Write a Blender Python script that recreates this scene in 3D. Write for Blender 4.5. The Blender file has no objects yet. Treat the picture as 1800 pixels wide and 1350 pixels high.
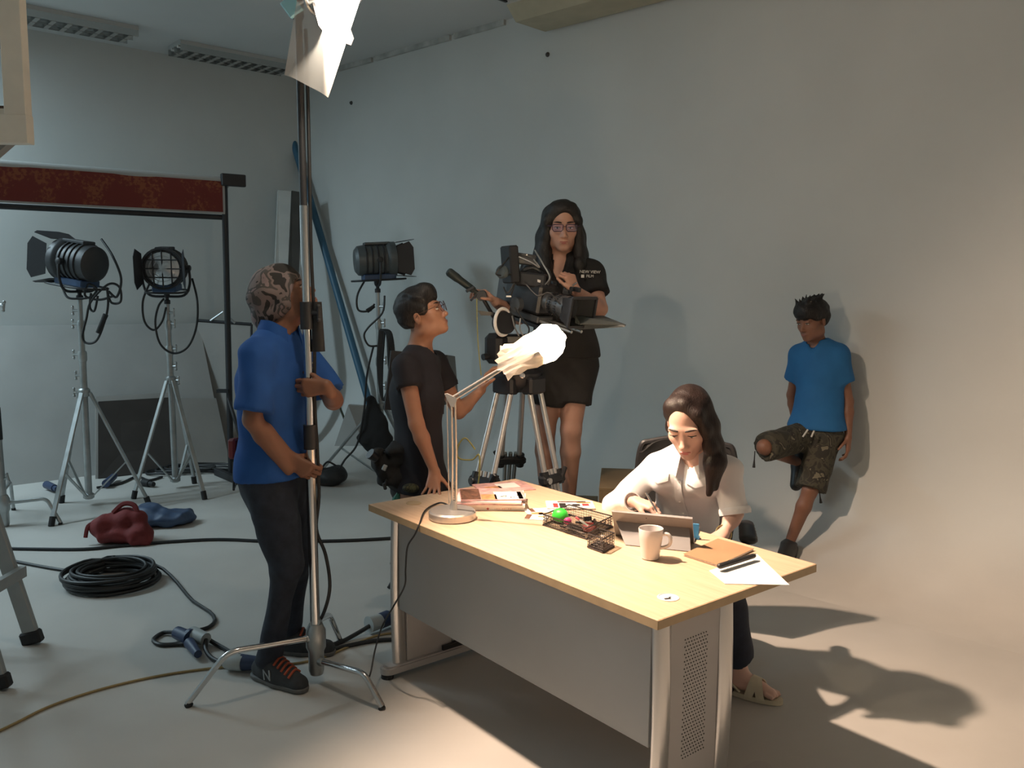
import bpy, bmesh, math, random
import numpy as np
from mathutils import Vector, Matrix

random.seed(7)
SC = bpy.context.scene
COL = SC.collection

# ------------------------------------------------------------------ camera
cam_data = bpy.data.cameras.new('camera')
cam_data.sensor_width = 36.0
cam_data.lens = 36.0 * 1508.0 / 1800.0
cam = bpy.data.objects.new('camera', cam_data)
COL.objects.link(cam)
cam.location = (0, 0, 1.676)
PITCH, ROLL = 0.11533, 0.00906
_f = Vector((0, math.cos(PITCH), -math.sin(PITCH)))
_r = Vector((1, 0, 0))
_u = _r.cross(_f)
_r2 = _r * math.cos(ROLL) + _u * math.sin(ROLL)
_u2 = _u * math.cos(ROLL) - _r * math.sin(ROLL)
cam.rotation_euler = Matrix((_r2, _u2, -_f)).transposed().to_euler()
SC.camera = cam

# ------------------------------------------------------------------ world and exposure
world = bpy.data.worlds.new('studio_daylight')
SC.world = world
world.use_nodes = True
_bg = world.node_tree.nodes['Background']
_bg.inputs[0].default_value = (0.60, 0.76, 0.80, 1)
_bg.inputs[1].default_value = 0.30
SC.view_settings.view_transform = 'Standard'
SC.view_settings.look = 'None'
SC.view_settings.gamma = 1
SC.view_settings.use_curve_mapping = False
SC.view_settings.exposure = 0.0

KEY_POWER = 740.0      # tungsten head on the chrome stand
DESK_LAMP_POWER = 66.0
FILL_TUBE_POWER = 78.0         # each added fill fixture outside the picture

# ------------------------------------------------------------------ materials
MATS = {}
def V(*a):
    return Vector(a[0] if len(a) == 1 else a)

def mat(name, col, rough=0.6, metal=0.0, var=0.0, scale=8.0, bump=0.0, bscale=60.0, col2=None, sheen=0.0, coat=0.0, spec=0.5, detail=4.0):
    if name in MATS:
        return MATS[name]
    m = bpy.data.materials.new(name)
    m.use_nodes = True
    nt = m.node_tree
    b = nt.nodes['Principled BSDF']
    b.inputs['Base Color'].default_value = (*col, 1)
    b.inputs['Roughness'].default_value = rough
    b.inputs['Metallic'].default_value = metal
    b.inputs['Specular IOR Level'].default_value = spec
    if sheen:
        b.inputs['Sheen Weight'].default_value = sheen
    if coat:
        b.inputs['Coat Weight'].default_value = coat
    tc = nt.nodes.new('ShaderNodeTexCoord')
    if var or col2:
        n = nt.nodes.new('ShaderNodeTexNoise')
        n.inputs['Scale'].default_value = scale
        n.inputs['Detail'].default_value = detail
        nt.links.new(tc.outputs['Object'], n.inputs['Vector'])
        r = nt.nodes.new('ShaderNodeValToRGB')
        r.color_ramp.elements[0].position = 0.35
        r.color_ramp.elements[1].position = 0.68
        c2 = col2 if col2 else tuple(min(1, c * (1 + var)) for c in col)
        c1 = col if col2 else tuple(c * (1 - var) for c in col)
        r.color_ramp.elements[0].color = (*c1, 1)
        r.color_ramp.elements[1].color = (*c2, 1)
        nt.links.new(n.outputs['Fac'], r.inputs[0])
        nt.links.new(r.outputs[0], b.inputs['Base Color'])
    if bump:
        n2 = nt.nodes.new('ShaderNodeTexNoise')
        n2.inputs['Scale'].default_value = bscale
        n2.inputs['Detail'].default_value = 5
        nt.links.new(tc.outputs['Object'], n2.inputs['Vector'])
        bp = nt.nodes.new('ShaderNodeBump')
        bp.inputs['Strength'].default_value = bump
        bp.inputs['Distance'].default_value = 0.01
        nt.links.new(n2.outputs['Fac'], bp.inputs['Height'])
        nt.links.new(bp.outputs[0], b.inputs['Normal'])
    MATS[name] = m
    return m

def camo(name, cols, scale=14.0, rough=0.85):
    m = bpy.data.materials.new(name)
    m.use_nodes = True
    nt = m.node_tree
    b = nt.nodes['Principled BSDF']
    b.inputs['Roughness'].default_value = rough
    tc = nt.nodes.new('ShaderNodeTexCoord')
    n = nt.nodes.new('ShaderNodeTexNoise')
    n.inputs['Scale'].default_value = scale
    n.inputs['Detail'].default_value = 2.5
    n.inputs['Distortion'].default_value = 0.8
    nt.links.new(tc.outputs['Object'], n.inputs['Vector'])
    r = nt.nodes.new('ShaderNodeValToRGB')
    r.color_ramp.interpolation = 'CONSTANT'
    el = r.color_ramp.elements
    k = len(cols)
    el[0].position = 0.0
    el[0].color = (*cols[0], 1)
    el[1].position = 0.42
    el[1].color = (*cols[1], 1)
    for i in range(2, k):
        e = el.new(0.42 + 0.2 * (i - 1) / (k - 2))
        e.color = (*cols[i], 1)
    nt.links.new(n.outputs['Fac'], r.inputs[0])
    nt.links.new(r.outputs[0], b.inputs['Base Color'])
    MATS[name] = m
    return m

def sheet_mat(name, col, transp, transl):
    """diffusion paper: part clear, part translucent, part diffuse"""
    m = bpy.data.materials.new(name)
    m.use_nodes = True
    nt = m.node_tree
    nt.nodes.remove(nt.nodes['Principled BSDF'])
    out = nt.nodes['Material Output']
    t = nt.nodes.new('ShaderNodeBsdfTransparent')
    t.inputs[0].default_value = (1, 1, 1, 1)
    l = nt.nodes.new('ShaderNodeBsdfTranslucent')
    l.inputs[0].default_value = (*col, 1)
    d = nt.nodes.new('ShaderNodeBsdfDiffuse')
    d.inputs[0].default_value = (*col, 1)
    a = nt.nodes.new('ShaderNodeMixShader')
    a.inputs[0].default_value = transl
    nt.links.new(d.outputs[0], a.inputs[1])
    nt.links.new(l.outputs[0], a.inputs[2])
    c = nt.nodes.new('ShaderNodeMixShader')
    c.inputs[0].default_value = transp
    nt.links.new(a.outputs[0], c.inputs[1])
    nt.links.new(t.outputs[0], c.inputs[2])
    nt.links.new(c.outputs[0], out.inputs[0])
    MATS[name] = m
    return m

def emit(name, col, s):
    m = bpy.data.materials.new(name)
    m.use_nodes = True
    b = m.node_tree.nodes['Principled BSDF']
    b.inputs['Emission Color'].default_value = (*col, 1)
    b.inputs['Emission Strength'].default_value = s
    MATS[name] = m
    return m

# ------------------------------------------------------------------ objects
def tag(o, label=None, cat=None, group=None, kind=None):
    if label: o['label'] = label
    if cat: o['category'] = cat
    if group: o['group'] = group
    if kind: o['kind'] = kind
    return o

def thing(name, label, cat, loc, group=None):
    o = bpy.data.objects.new(name, None)
    o.empty_display_size = 0.05
    COL.objects.link(o)
    o.location = loc
    return tag(o, label, cat, group)

def origin_of(o):
    v = Vector((0, 0, 0))
    while o is not None:
        v += o.location
        o = o.parent
    return v

def link_mesh(name, verts, faces, m, parent=None, smooth=True, base=None, mats=None, fmat=None):
    """verts are world coordinates; the object origin sits at its parent's origin or at base"""
    me = bpy.data.meshes.new(name)
    verts = np.asarray(verts, dtype=float).reshape(-1, 3)
    if parent is not None:
        off = np.array(origin_of(parent))
    elif base is not None:
        off = np.array(base, dtype=float)
    else:
        off = np.array([(verts[:, 0].min() + verts[:, 0].max()) / 2, (verts[:, 1].min() + verts[:, 1].max()) / 2, verts[:, 2].min()])
    me.from_pydata((verts - off).tolist(), [], faces)
    for q in (mats if mats else [m]):
        me.materials.append(q)
    if fmat is not None:
        me.polygons.foreach_set('material_index', np.asarray(fmat, dtype=np.int32))
    if smooth:
        me.polygons.foreach_set('use_smooth', np.ones(len(me.polygons), dtype=bool))
    me.update()
    o = bpy.data.objects.new(name, me)
    COL.objects.link(o)
    if parent is not None:
        o.parent = parent
    else:
        o.location = off
    return o

def frame(d, hint=(0, 0, 1)):
    z = V(d).normalized()
    h = V(hint)
    if abs(z.dot(h.normalized())) > 0.97:
        h = V(1, 0, 0)
    x = h.cross(z).normalized()
    y = z.cross(x)
    return x, y, z

class MB:
    """collects shapes for ONE mesh object, in world coordinates"""
    def __init__(s):
        s.v = []; s.f = []; s.m = []; s.mi = 0
    def add(s, vs, fs):
        n = len(s.v)
        s.v += [tuple(q) for q in vs]
        s.f += [tuple(i + n for i in q) for q in fs]
        s.m += [s.mi] * len(fs)
        return s
    def mat(s, i):
        s.mi = i
        return s
    def box(s, c, size, ax=None, bev=0.0):
        c = V(c)
        X, Y, Z_ = ax if ax else (V(1, 0, 0), V(0, 1, 0), V(0, 0, 1))
        X, Y, Z_ = V(X), V(Y), V(Z_)
        a, b, d = size[0] / 2, size[1] / 2, size[2] / 2
        if bev <= 0:
            vs = [c + X * (a * i) + Y * (b * j) + Z_ * (d * k) for k in (-1, 1) for j in (-1, 1) for i in (-1, 1)]
            return s.add(vs, [(0, 2, 3, 1), (4, 5, 7, 6), (0, 1, 5, 4), (2, 6, 7, 3), (0, 4, 6, 2), (1, 3, 7, 5)])
        e = min(bev, a * .95, b * .95, d * .95)
        idx = {}
        vs = []
        for i in (-1, 1):
            for j in (-1, 1):
                for k in (-1, 1):
                    for q in range(3):
                        p = [i * (a - e), j * (b - e), k * (d - e)]
                        p[q] = [i * a, j * b, k * d][q]
                        idx[(i, j, k, q)] = len(vs)
                        vs.append(c + X * p[0] + Y * p[1] + Z_ * p[2])
        fs = []
        for q in range(3):
            o = [w for w in range(3) if w != q]
            for sg in (-1, 1):
                ring = []
                for (aa, bb) in ((-1, -1), (1, -1), (1, 1), (-1, 1)):
                    t = [0, 0, 0]; t[q] = sg; t[o[0]] = aa; t[o[1]] = bb
                    ring.append(idx[(t[0], t[1], t[2], q)])
                fs.append(ring if (sg > 0) == (q != 1) else ring[::-1])
        for q in range(3):
            o = [w for w in range(3) if w != q]
            for aa in (-1, 1):
                for bb in (-1, 1):
                    t0 = [0, 0, 0]; t0[q] = -1; t0[o[0]] = aa; t0[o[1]] = bb
                    t1 = list(t0); t1[q] = 1
                    r = [idx[(*t0, o[0])], idx[(*t1, o[0])], idx[(*t1, o[1])], idx[(*t0, o[1])]]
                    fs.append(r if aa * bb * (-1 if q == 1 else 1) > 0 else r[::-1])
        for i in (-1, 1):
            for j in (-1, 1):
                for k in (-1, 1):
                    r = [idx[(i, j, k, 0)], idx[(i, j, k, 1)], idx[(i, j, k, 2)]]
                    fs.append(r if i * j * k > 0 else r[::-1])
        return s.add(vs, fs)
    def cyl(s, a, b, r0, r1=None, n=14, caps=True, sq=None):
        r1 = r0 if r1 is None else r1
        a, b = V(a), V(b)
        x, y, z = frame(b - a)
        vs = []
        for (c, r) in ((a, r0), (b, r1)):
            for i in range(n):
                t = 2 * math.pi * i / n
                vs.append(c + x * (r * math.cos(t)) + y * (r * math.sin(t) * (sq or 1)))
        fs = [(i, (i + 1) % n, n + (i + 1) % n, n + i) for i in range(n)]
        if caps:
            fs += [tuple(range(n))[::-1], tuple(range(n, 2 * n))]
        return s.add(vs, fs)
    def lathe(s, o, axis, prof, n=20, hint=(0, 0, 1)):
        """prof: list of (r, h) along axis from o"""
        x, y, z = frame(axis, hint)
        o = V(o)
        vs = []
        for r, h in prof:
            for i in range(n):
                t = 2 * math.pi * i / n
                vs.append(o + z * h + x * (r * math.cos(t)) + y * (r * math.sin(t)))
        fs = []
        for k in range(len(prof) - 1):
            for i in range(n):
                fs.append((k * n + i, k * n + (i + 1) % n, (k + 1) * n + (i + 1) % n, (k + 1) * n + i))
        if prof[0][0] > 1e-6: fs.append(tuple(range(n))[::-1])
        if prof[-1][0] > 1e-6: fs.append(tuple(range((len(prof) - 1) * n, len(prof) * n)))
        return s.add(vs, fs)
    def tube(s, pts, r, n=8, closed=False, taper=None):
        pts = [V(p) for p in pts]
        m = len(pts)
        vs = []
        px = None
        for i, p in enumerate(pts):
            if closed:
                d = pts[(i + 1) % m] - pts[i - 1]
            else:
                d = pts[min(i + 1, m - 1)] - pts[max(i - 1, 0)]
            d = d.normalized() if d.length > 1e-9 else V(0, 0, 1)
            if px is None:
                x, y, _ = frame(d)
            else:
                x = (px - d * px.dot(d)).normalized()
                y = d.cross(x)
            px = x
            rr = r[i] if isinstance(r, (list, tuple)) else r
            for k in range(n):
                t = 2 * math.pi * k / n
                vs.append(p + x * (rr * math.cos(t)) + y * (rr * math.sin(t)))
        fs = []
        for i in range(m if closed else m - 1):
            j = (i + 1) % m
            for k in range(n):
                fs.append((i * n + k, i * n + (k + 1) % n, j * n + (k + 1) % n, j * n + k))
        if not closed:
            fs += [tuple(range(n))[::-1], tuple(range((m - 1) * n, m * n))]
        return s.add(vs, fs)
    def ball(s, c, r, n=12, k=8, ax=None):
        c = V(c)
        R3 = r if isinstance(r, (tuple, list)) else (r, r, r)
        X, Y, Z_ = ax if ax else (V(1, 0, 0), V(0, 1, 0), V(0, 0, 1))
        X, Y, Z_ = V(X), V(Y), V(Z_)
        vs = [c - Z_ * R3[2]]
        for j in range(1, k):
            a = -math.pi / 2 + math.pi * j / k
            for i in range(n):
                t = 2 * math.pi * i / n
                vs.append(c + X * (R3[0] * math.cos(a) * math.cos(t)) + Y * (R3[1] * math.cos(a) * math.sin(t)) + Z_ * (R3[2] * math.sin(a)))
        vs.append(c + Z_ * R3[2])
        fs = [(0, 1 + (i + 1) % n, 1 + i) for i in range(n)]
        for j in range(k - 2):
            for i in range(n):
                a0 = 1 + j * n
                fs.append((a0 + i, a0 + (i + 1) % n, a0 + n + (i + 1) % n, a0 + n + i))
        l = len(vs) - 1
        a0 = 1 + (k - 2) * n
        fs += [(a0 + i, a0 + (i + 1) % n, l) for i in range(n)]
        return s.add(vs, fs)
    def prism(s, poly, o, X, Y, h):
        """poly 2-D outline in plane (X, Y) at o, extruded by vector h"""
        o, X, Y, h = V(o), V(X), V(Y), V(h)
        n = len(poly)
        vs = [o + X * p[0] + Y * p[1] for p in poly]
        vs += [q + h for q in vs]
        fs = [tuple(range(n))[::-1], tuple(range(n, 2 * n))]
        fs += [(i, (i + 1) % n, n + (i + 1) % n, n + i) for i in range(n)]
        return s.add(vs, fs)
    def plate(s, corners, th):
        """thick quad from four corners"""
        c = [V(q) for q in corners]
        nrm = (c[1] - c[0]).cross(c[3] - c[0]).normalized() * th
        return s.add(c + [q + nrm for q in c], [(3, 2, 1, 0), (4, 5, 6, 7), (0, 1, 5, 4), (1, 2, 6, 5), (2, 3, 7, 6), (3, 0, 4, 7)])
    def surf(s, fn, nu, nv, th=0.0):
        g = [[V(fn(i / nu, j / nv)) for j in range(nv + 1)] for i in range(nu + 1)]
        vs = [g[i][j] for i in range(nu + 1) for j in range(nv + 1)]
        w = nv + 1
        fs = [(i * w + j, (i + 1) * w + j, (i + 1) * w + j + 1, i * w + j + 1) for i in range(nu) for j in range(nv)]
        if th:
            n0 = len(vs)
            nr = []
            for i in range(nu + 1):
                for j in range(nv + 1):
                    a = g[min(i + 1, nu)][j] - g[max(i - 1, 0)][j]
                    b = g[i][min(j + 1, nv)] - g[i][max(j - 1, 0)]
                    q = a.cross(b)
                    nr.append(q.normalized() * th if q.length > 1e-12 else V(0, 0, th))
            vs = vs + [p - q for p, q in zip(vs, nr)]
            fs = fs + [tuple(n0 + k for k in f[::-1]) for f in fs]
            for i in range(nu):
                a, b = i * w, (i + 1) * w
                fs.append((b, a, n0 + a, n0 + b))
                a, b = i * w + nv, (i + 1) * w + nv
                fs.append((a, b, n0 + b, n0 + a))
            for j in range(nv):
                fs.append((j, j + 1, n0 + j + 1, n0 + j))
                a, b = nu * w + j, nu * w + j + 1
                fs.append((b, a, n0 + a, n0 + b))
        return s.add(vs, fs)
    def build(s, name, m, parent=None, smooth=True, base=None):
        ms = m if isinstance(m, (list, tuple)) else [m]
        o = link_mesh(name, s.v, s.f, ms[0], parent, smooth, base, ms, s.m if len(ms) > 1 else None)
        if smooth:
            try:
                o.data.set_sharp_from_angle(angle=math.radians(38))
            except Exception:
                pass
        return o

def spline(pts, n=8, closed=False):
    """Catmull-Rom through points"""
    p = [V(q) for q in pts]
    m = len(p)
    out = []
    rng = range(m) if closed else range(m - 1)
    for i in rng:
        if closed:
            a, b, c, d = p[i - 1], p[i], p[(i + 1) % m], p[(i + 2) % m]
        else:
            a, b, c, d = p[max(i - 1, 0)], p[i], p[i + 1], p[min(i + 2, m - 1)]
        for k in range(n):
            t = k / n
            out.append(0.5 * ((2 * b) + (c - a) * t + (2 * a - 5 * b + 4 * c - d) * t * t + (3 * b - a - 3 * c + d) * t ** 3))
    if not closed:
        out.append(p[-1])
    return out

def text_mesh(name, body, size, o, X, Y, m, parent, ext=0.0004):
    """flat lettering: text curve turned into a mesh, standing in plane (X, Y) at o"""
    cu = bpy.data.curves.new(name, 'FONT')
    cu.body = body
    cu.size = size
    cu.extrude = ext
    cu.align_x = 'CENTER'
    cu.align_y = 'CENTER'
    cu.resolution_u = 2
    t = bpy.data.objects.new(name, cu)
    COL.objects.link(t)
    dg = bpy.context.evaluated_depsgraph_get()
    me = bpy.data.meshes.new_from_object(t.evaluated_get(dg))
    vs = [tuple(v.co) for v in me.vertices]
    fs = [tuple(p.vertices) for p in me.polygons]
    bpy.data.objects.remove(t)
    bpy.data.curves.remove(cu)
    bpy.data.meshes.remove(me)
    X, Y, o = V(X).normalized(), V(Y).normalized(), V(o)
    N = X.cross(Y)
    return link_mesh(name, [o + X * a + Y * b + N * c for a, b, c in vs], fs, m, parent, smooth=False)

# ------------------------------------------------------------------ soft solids: distance fields turned into one smooth mesh
def A3(q):
    return np.array(q, dtype=np.float32)

class Soft:
    """list of blended shapes that becomes ONE continuous mesh"""
    def __init__(s):
        s.ops = []
        s.fine = []
        s.lo = np.array([1e9] * 3)
        s.hi = np.array([-1e9] * 3)
    def _ext(s, lo, hi):
        s.lo = np.minimum(s.lo, lo)
        s.hi = np.maximum(s.hi, hi)
    def cone(s, a, b, ra, rb=None, k=0.02, flat=None, cap=False, neg=False, cap0=False):
        rb = ra if rb is None else rb
        a, b = A3(a), A3(b)
        R = max(ra, rb)
        lo, hi = np.minimum(a, b) - R, np.maximum(a, b) + R
        s.ops.append(('c', lo, hi, k, neg, (a, b, ra, rb, flat, cap, cap0)))
        if not neg: s._ext(lo, hi)
        return s
    def chain(s, pts, rs, k=0.02, flat=None):
        for i in range(len(pts) - 1):
            s.cone(pts[i], pts[i + 1], rs[i], rs[i + 1], k, flat)
        return s
    def ell(s, c, r, ax=None, k=0.02, neg=False):
        c = A3(c)
        M = np.eye(3, dtype=np.float32) if ax is None else np.array([list(V(q).normalized()) for q in ax], dtype=np.float32)
        r = A3(r)
        e = np.sqrt(((M * r[:, None]) ** 2).sum(0))
        lo, hi = c - e, c + e
        s.ops.append(('e', lo, hi, k, neg, (c, r, M)))
        if not neg: s._ext(lo, hi)
        return s
    def cut(s, p, n, c=None, r=None, k=0.004):
        """removes everything on the n side of the plane (within radius r of c)"""
        p, n = A3(p), A3(V(n).normalized())
        if c is None:
            lo, hi = A3((-1e3,) * 3), A3((1e3,) * 3)
        else:
            lo, hi = A3(c) - r, A3(c) + r
        s.ops.append(('p', lo, hi, k, True, (p, n, None if c is None else A3(c), r)))
        return s
    def ripple(s, amp, freq, seed=0, direction=None):
        s.ops.append(('n', None, None, 0, False, (amp, freq, seed, direction)))
        return s
    def focus(s, c, r, h):
        s.fine.append((A3(c) - r, A3(c) + r, h))
        return s
    def _axis(s, i, h):
        lo, hi = s.lo[i] - 3 * h, s.hi[i] + 3 * h
        xs = [lo]
        while xs[-1] < hi:
            x = xs[-1]
            st = h
            for (a, b, q) in s.fine:
                if a[i] - h < x < b[i]:
                    st = min(st, q)
            xs.append(x + st)
        return np.array(xs, dtype=np.float32)
    def mesh(s, h=0.009):
        X, Y, Z_ = s._axis(0, h), s._axis(1, h), s._axis(2, h)
        f = np.full((len(X), len(Y), len(Z_)), 0.5, dtype=np.float32)
        for (t, lo, hi, k, neg, a) in s.ops:
            if t == 'n':
                amp, fr, seed, dr = a
                rs = np.random.RandomState(seed)
                m = np.abs(f) < 0.05
                I = np.nonzero(m)
                P3 = np.stack([X[I[0]], Y[I[1]], Z_[I[2]]], 1)
                if dr is not None:
                    d = A3(V(dr).normalized())
                    P3 = P3 - 0.8 * (P3 @ d)[:, None] * d
                v = np.zeros(len(P3), dtype=np.float32)
                for q in range(5):
                    w = rs.normal(size=3)
                    w *= fr * (0.6 + 0.35 * q) / np.linalg.norm(w)
                    w2 = rs.normal(size=3) * fr * 0.35
                    v += np.sin(P3 @ w + 1.4 * np.sin(P3 @ w2 + q) + rs.rand() * 6) / (1 + 0.5 * q)
                f[I] += amp * 0.5 * v
                continue
            mg = k + 2.5 * h
            i0, i1 = np.searchsorted(X, lo[0] - mg), np.searchsorted(X, hi[0] + mg)
            j0, j1 = np.searchsorted(Y, lo[1] - mg), np.searchsorted(Y, hi[1] + mg)
            k0, k1 = np.searchsorted(Z_, lo[2] - mg), np.searchsorted(Z_, hi[2] + mg)
            if i1 <= i0 or j1 <= j0 or k1 <= k0:
                continue
            x = X[i0:i1, None, None]; y = Y[None, j0:j1, None]; z = Z_[None, None, k0:k1]
            if t == 'c':
                p, b, ra, rb, flat, cap, cap0 = a
                ab = b - p
                L = float(np.linalg.norm(ab)) + 1e-9
                u = ab / L
                dx, dy, dz = x - p[0], y - p[1], z - p[2]
                tt = (dx * u[0] + dy * u[1] + dz * u[2]) / L
                tc = np.clip(tt, 0, 1)
                dx, dy, dz = dx - ab[0] * tc, dy - ab[1] * tc, dz - ab[2] * tc
                if flat is not None:
                    fd, fs_ = A3(V(flat[0]).normalized()), flat[1]
                    q = (dx * fd[0] + dy * fd[1] + dz * fd[2]) * (1.0 / fs_ - 1.0)
                    dx, dy, dz = dx + q * fd[0], dy + q * fd[1], dz + q * fd[2]
                d = np.sqrt(dx * dx + dy * dy + dz * dz) - (ra + (rb - ra) * tc)
                if cap: d = np.maximum(d, (tt - 1) * L)
                if cap0: d = np.maximum(d, -tt * L)
            elif t == 'e':
                c, r, M = a
                dx, dy, dz = x - c[0], y - c[1], z - c[2]
                q = [(dx * M[w, 0] + dy * M[w, 1] + dz * M[w, 2]) / r[w] for w in range(3)]
                g0 = np.sqrt(q[0] ** 2 + q[1] ** 2 + q[2] ** 2) + 1e-6
                g1 = np.sqrt((q[0] / r[0]) ** 2 + (q[1] / r[1]) ** 2 + (q[2] / r[2]) ** 2) + 1e-6
                d = g0 * (g0 - 1) / g1
            else:
                p, n, cc, rr = a
                d = -((x - p[0]) * n[0] + (y - p[1]) * n[1] + (z - p[2]) * n[2])
                if cc is not None:
                    d = np.maximum(d, np.sqrt((x - cc[0]) ** 2 + (y - cc[1]) ** 2 + (z - cc[2]) ** 2) - rr)
            g = f[i0:i1, j0:j1, k0:k1]
            if neg:
                d = -d
                if k > 0:
                    e = np.clip(0.5 - 0.5 * (d - g) / k, 0, 1) if False else np.maximum(k - np.abs(g - d), 0) / k
                    g[...] = np.maximum(g, d) + e * e * k * 0.25
                else:
                    g[...] = np.maximum(g, d)
            else:
                if k > 0:
                    e = np.maximum(k - np.abs(g - d), 0) / k
                    g[...] = np.minimum(g, d) - e * e * k * 0.25
                else:
                    g[...] = np.minimum(g, d)
        return nets(f, X, Y, Z_)
    def build(s, name, m, parent=None, h=0.009, smooth=1, base=None):
        v, q = s.mesh(h)
        if smooth:
            v = relax(v, q, smooth)
        return link_mesh(name, v, q.tolist(), m, parent, True, base)

def nets(f, X, Y, Z_):
    """surface nets on a rectilinear grid"""
    s = f < 0
    n = f.shape
    c = np.zeros((n[0] - 1, n[1] - 1, n[2] - 1), dtype=np.int8)
    for i in (0, 1):
        for j in (0, 1):
            for k in (0, 1):
                c += s[i:n[0] - 1 + i, j:n[1] - 1 + j, k:n[2] - 1 + k]
    act = (c > 0) & (c < 8)
    I, J, K_ = np.nonzero(act)
    idx = np.full(act.shape, -1, dtype=np.int64)
    idx[I, J, K_] = np.arange(len(I))
    acc = np.zeros((len(I), 3)); cnt = np.zeros(len(I))
    corners = [(i, j, k) for i in (0, 1) for j in (0, 1) for k in (0, 1)]
    val = {q: f[I + q[0], J + q[1], K_ + q[2]] for q in corners}
    pos = {q: np.stack([X[I + q[0]], Y[J + q[1]], Z_[K_ + q[2]]], 1) for q in corners}
    for a in corners:
        for ax in range(3):
            if a[ax] == 0:
                b = list(a); b[ax] = 1; b = tuple(b)
                va, vb = val[a], val[b]
                m = (va < 0) != (vb < 0)
                t = np.where(m, va / np.where(m, va - vb, 1), 0)
                acc += np.where(m[:, None], pos[a] + (pos[b] - pos[a]) * t[:, None], 0)
                cnt += m
    v = acc / np.maximum(cnt, 1)[:, None]
    faces = []
    for ax in range(3):
        o = [w for w in range(3) if w != ax]
        sl0 = [slice(None)] * 3; sl1 = [slice(None)] * 3
        sl0[ax] = slice(0, n[ax] - 1); sl1[ax] = slice(1, n[ax])
        e0, e1 = s[tuple(sl0)], s[tuple(sl1)]
        ch = e0 != e1
        G = np.nonzero(ch)
        ok = (G[o[0]] > 0) & (G[o[1]] > 0) & (G[o[0]] < n[o[0]] - 1) & (G[o[1]] < n[o[1]] - 1)
        G = [g[ok] for g in G]
        sg = e0[tuple(G)]
        def at_(da, db):
            H_ = [g.copy() for g in G]
            H_[o[0]] -= da
            H_[o[1]] -= db
            return idx[tuple(H_)]
        q = np.stack([at_(1, 1), at_(0, 1), at_(0, 0), at_(1, 0)], 1)
        flip = ~sg if ax != 1 else sg
        q[flip] = q[flip][:, ::-1]
        faces.append(q)
    q = np.concatenate(faces)
    q = q[(q >= 0).all(1)]
    return v, q

def relax(v, q, it=1, lam=0.5):
    for _ in range(it):
        acc = np.zeros_like(v); cnt = np.zeros(len(v))
        for a, b in ((0, 1), (1, 2), (2, 3), (3, 0)):
            np.add.at(acc, q[:, a], v[q[:, b]]); np.add.at(cnt, q[:, a], 1)
            np.add.at(acc, q[:, b], v[q[:, a]]); np.add.at(cnt, q[:, b], 1)
        v = v + lam * (acc / np.maximum(cnt, 1)[:, None] - v)
    return v

# ------------------------------------------------------------------ the room
M_WALL = mat('painted_wall', (0.56, 0.58, 0.565), 0.85, var=0.035, scale=1.3, bump=0.06, bscale=25)
FLOOR_COL = (0.50, 0.49, 0.46)
M_FLOOR = mat('painted_concrete', FLOOR_COL, 0.55, var=0.07, scale=1.6, bump=0.05, bscale=9, detail=9)
M_CEIL = mat('painted_ceiling', (0.55, 0.565, 0.56), 0.9, var=0.03, scale=1.0)
CORNER = V(-2.25, 9.29, 0)
RDIR = V(0.725, -0.689, 0)
RN = V(-0.689, -0.725, 0)
LDIR = V(-0.747, -0.665, 0)
LN = V(0.665, -0.747, 0)
CEIL = 3.8

# right wall: a studio cove, the wall runs down into the floor in one curve
COVE = 0.8
def cove_prof():
    pr = [(1.6, 0.0), (COVE + 0.05, -0.004)]
    for i in range(29):
        a = math.pi / 2 * i / 28
        pr.append((COVE - COVE * math.sin(a), COVE - COVE * math.cos(a)))
    pr += [(0, 1.5), (0, 2.6), (0, CEIL)]
    return pr
mb = MB()
pr = cove_prof()[1:]
LEN = 10.5
def cove_fn(u, v):
    k = v * (len(pr) - 1)
    i = min(int(k + 1e-6), len(pr) - 1)
    d, z = pr[i]
    return CORNER + RDIR * (u * LEN - 0.3) + RN * d + V(0, 0, z)
mb.surf(cove_fn, 24, len(pr) - 1, th=0.0)
def cove_mat():
    # wall paint above, the trodden floor paint on the foot of the curve
    m = M_WALL.copy(); m.name = 'cove_paint'
    nt = m.node_tree
    b = nt.nodes['Principled BSDF']
    src = b.inputs['Base Color'].links[0].from_socket
    fr = M_FLOOR.node_tree.nodes
    tc = [n for n in nt.nodes if n.type == 'TEX_COORD'][0]
    n = nt.nodes.new('ShaderNodeTexNoise'); n.inputs['Scale'].default_value = 1.6; n.inputs['Detail'].default_value = 9
    nt.links.new(tc.outputs['Object'], n.inputs['Vector'])
    r = nt.nodes.new('ShaderNodeValToRGB')
    r.color_ramp.elements[0].position = 0.35; r.color_ramp.elements[1].position = 0.68
    r.color_ramp.elements[0].color = (*[c * 0.93 for c in FLOOR_COL], 1); r.color_ramp.elements[1].color = (*[c * 1.07 for c in FLOOR_COL], 1)
    nt.links.new(n.outputs['Fac'], r.inputs[0])
    sp = nt.nodes.new('ShaderNodeSeparateXYZ'); nt.links.new(tc.outputs['Object'], sp.inputs[0])
    mr = nt.nodes.new('ShaderNodeMapRange'); mr.interpolation_type = 'SMOOTHSTEP'
    mr.inputs[1].default_value = 0.0; mr.inputs[2].default_value = 0.45
    nt.links.new(sp.outputs[2], mr.inputs[0])
    mx = nt.nodes.new('ShaderNodeMix'); mx.data_type = 'RGBA'
    nt.links.new(mr.outputs[0], mx.inputs[0]); nt.links.new(r.outputs[0], mx.inputs[6]); nt.links.new(src, mx.inputs[7])
    nt.links.new(mx.outputs[2], b.inputs['Base Color'])
    return m
w = mb.build('wall_right', cove_mat(), base=CORNER)
tag(w, 'tall smooth grey studio wall curving into the floor', None, kind='structure')
w['category'] = 'wall'

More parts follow.
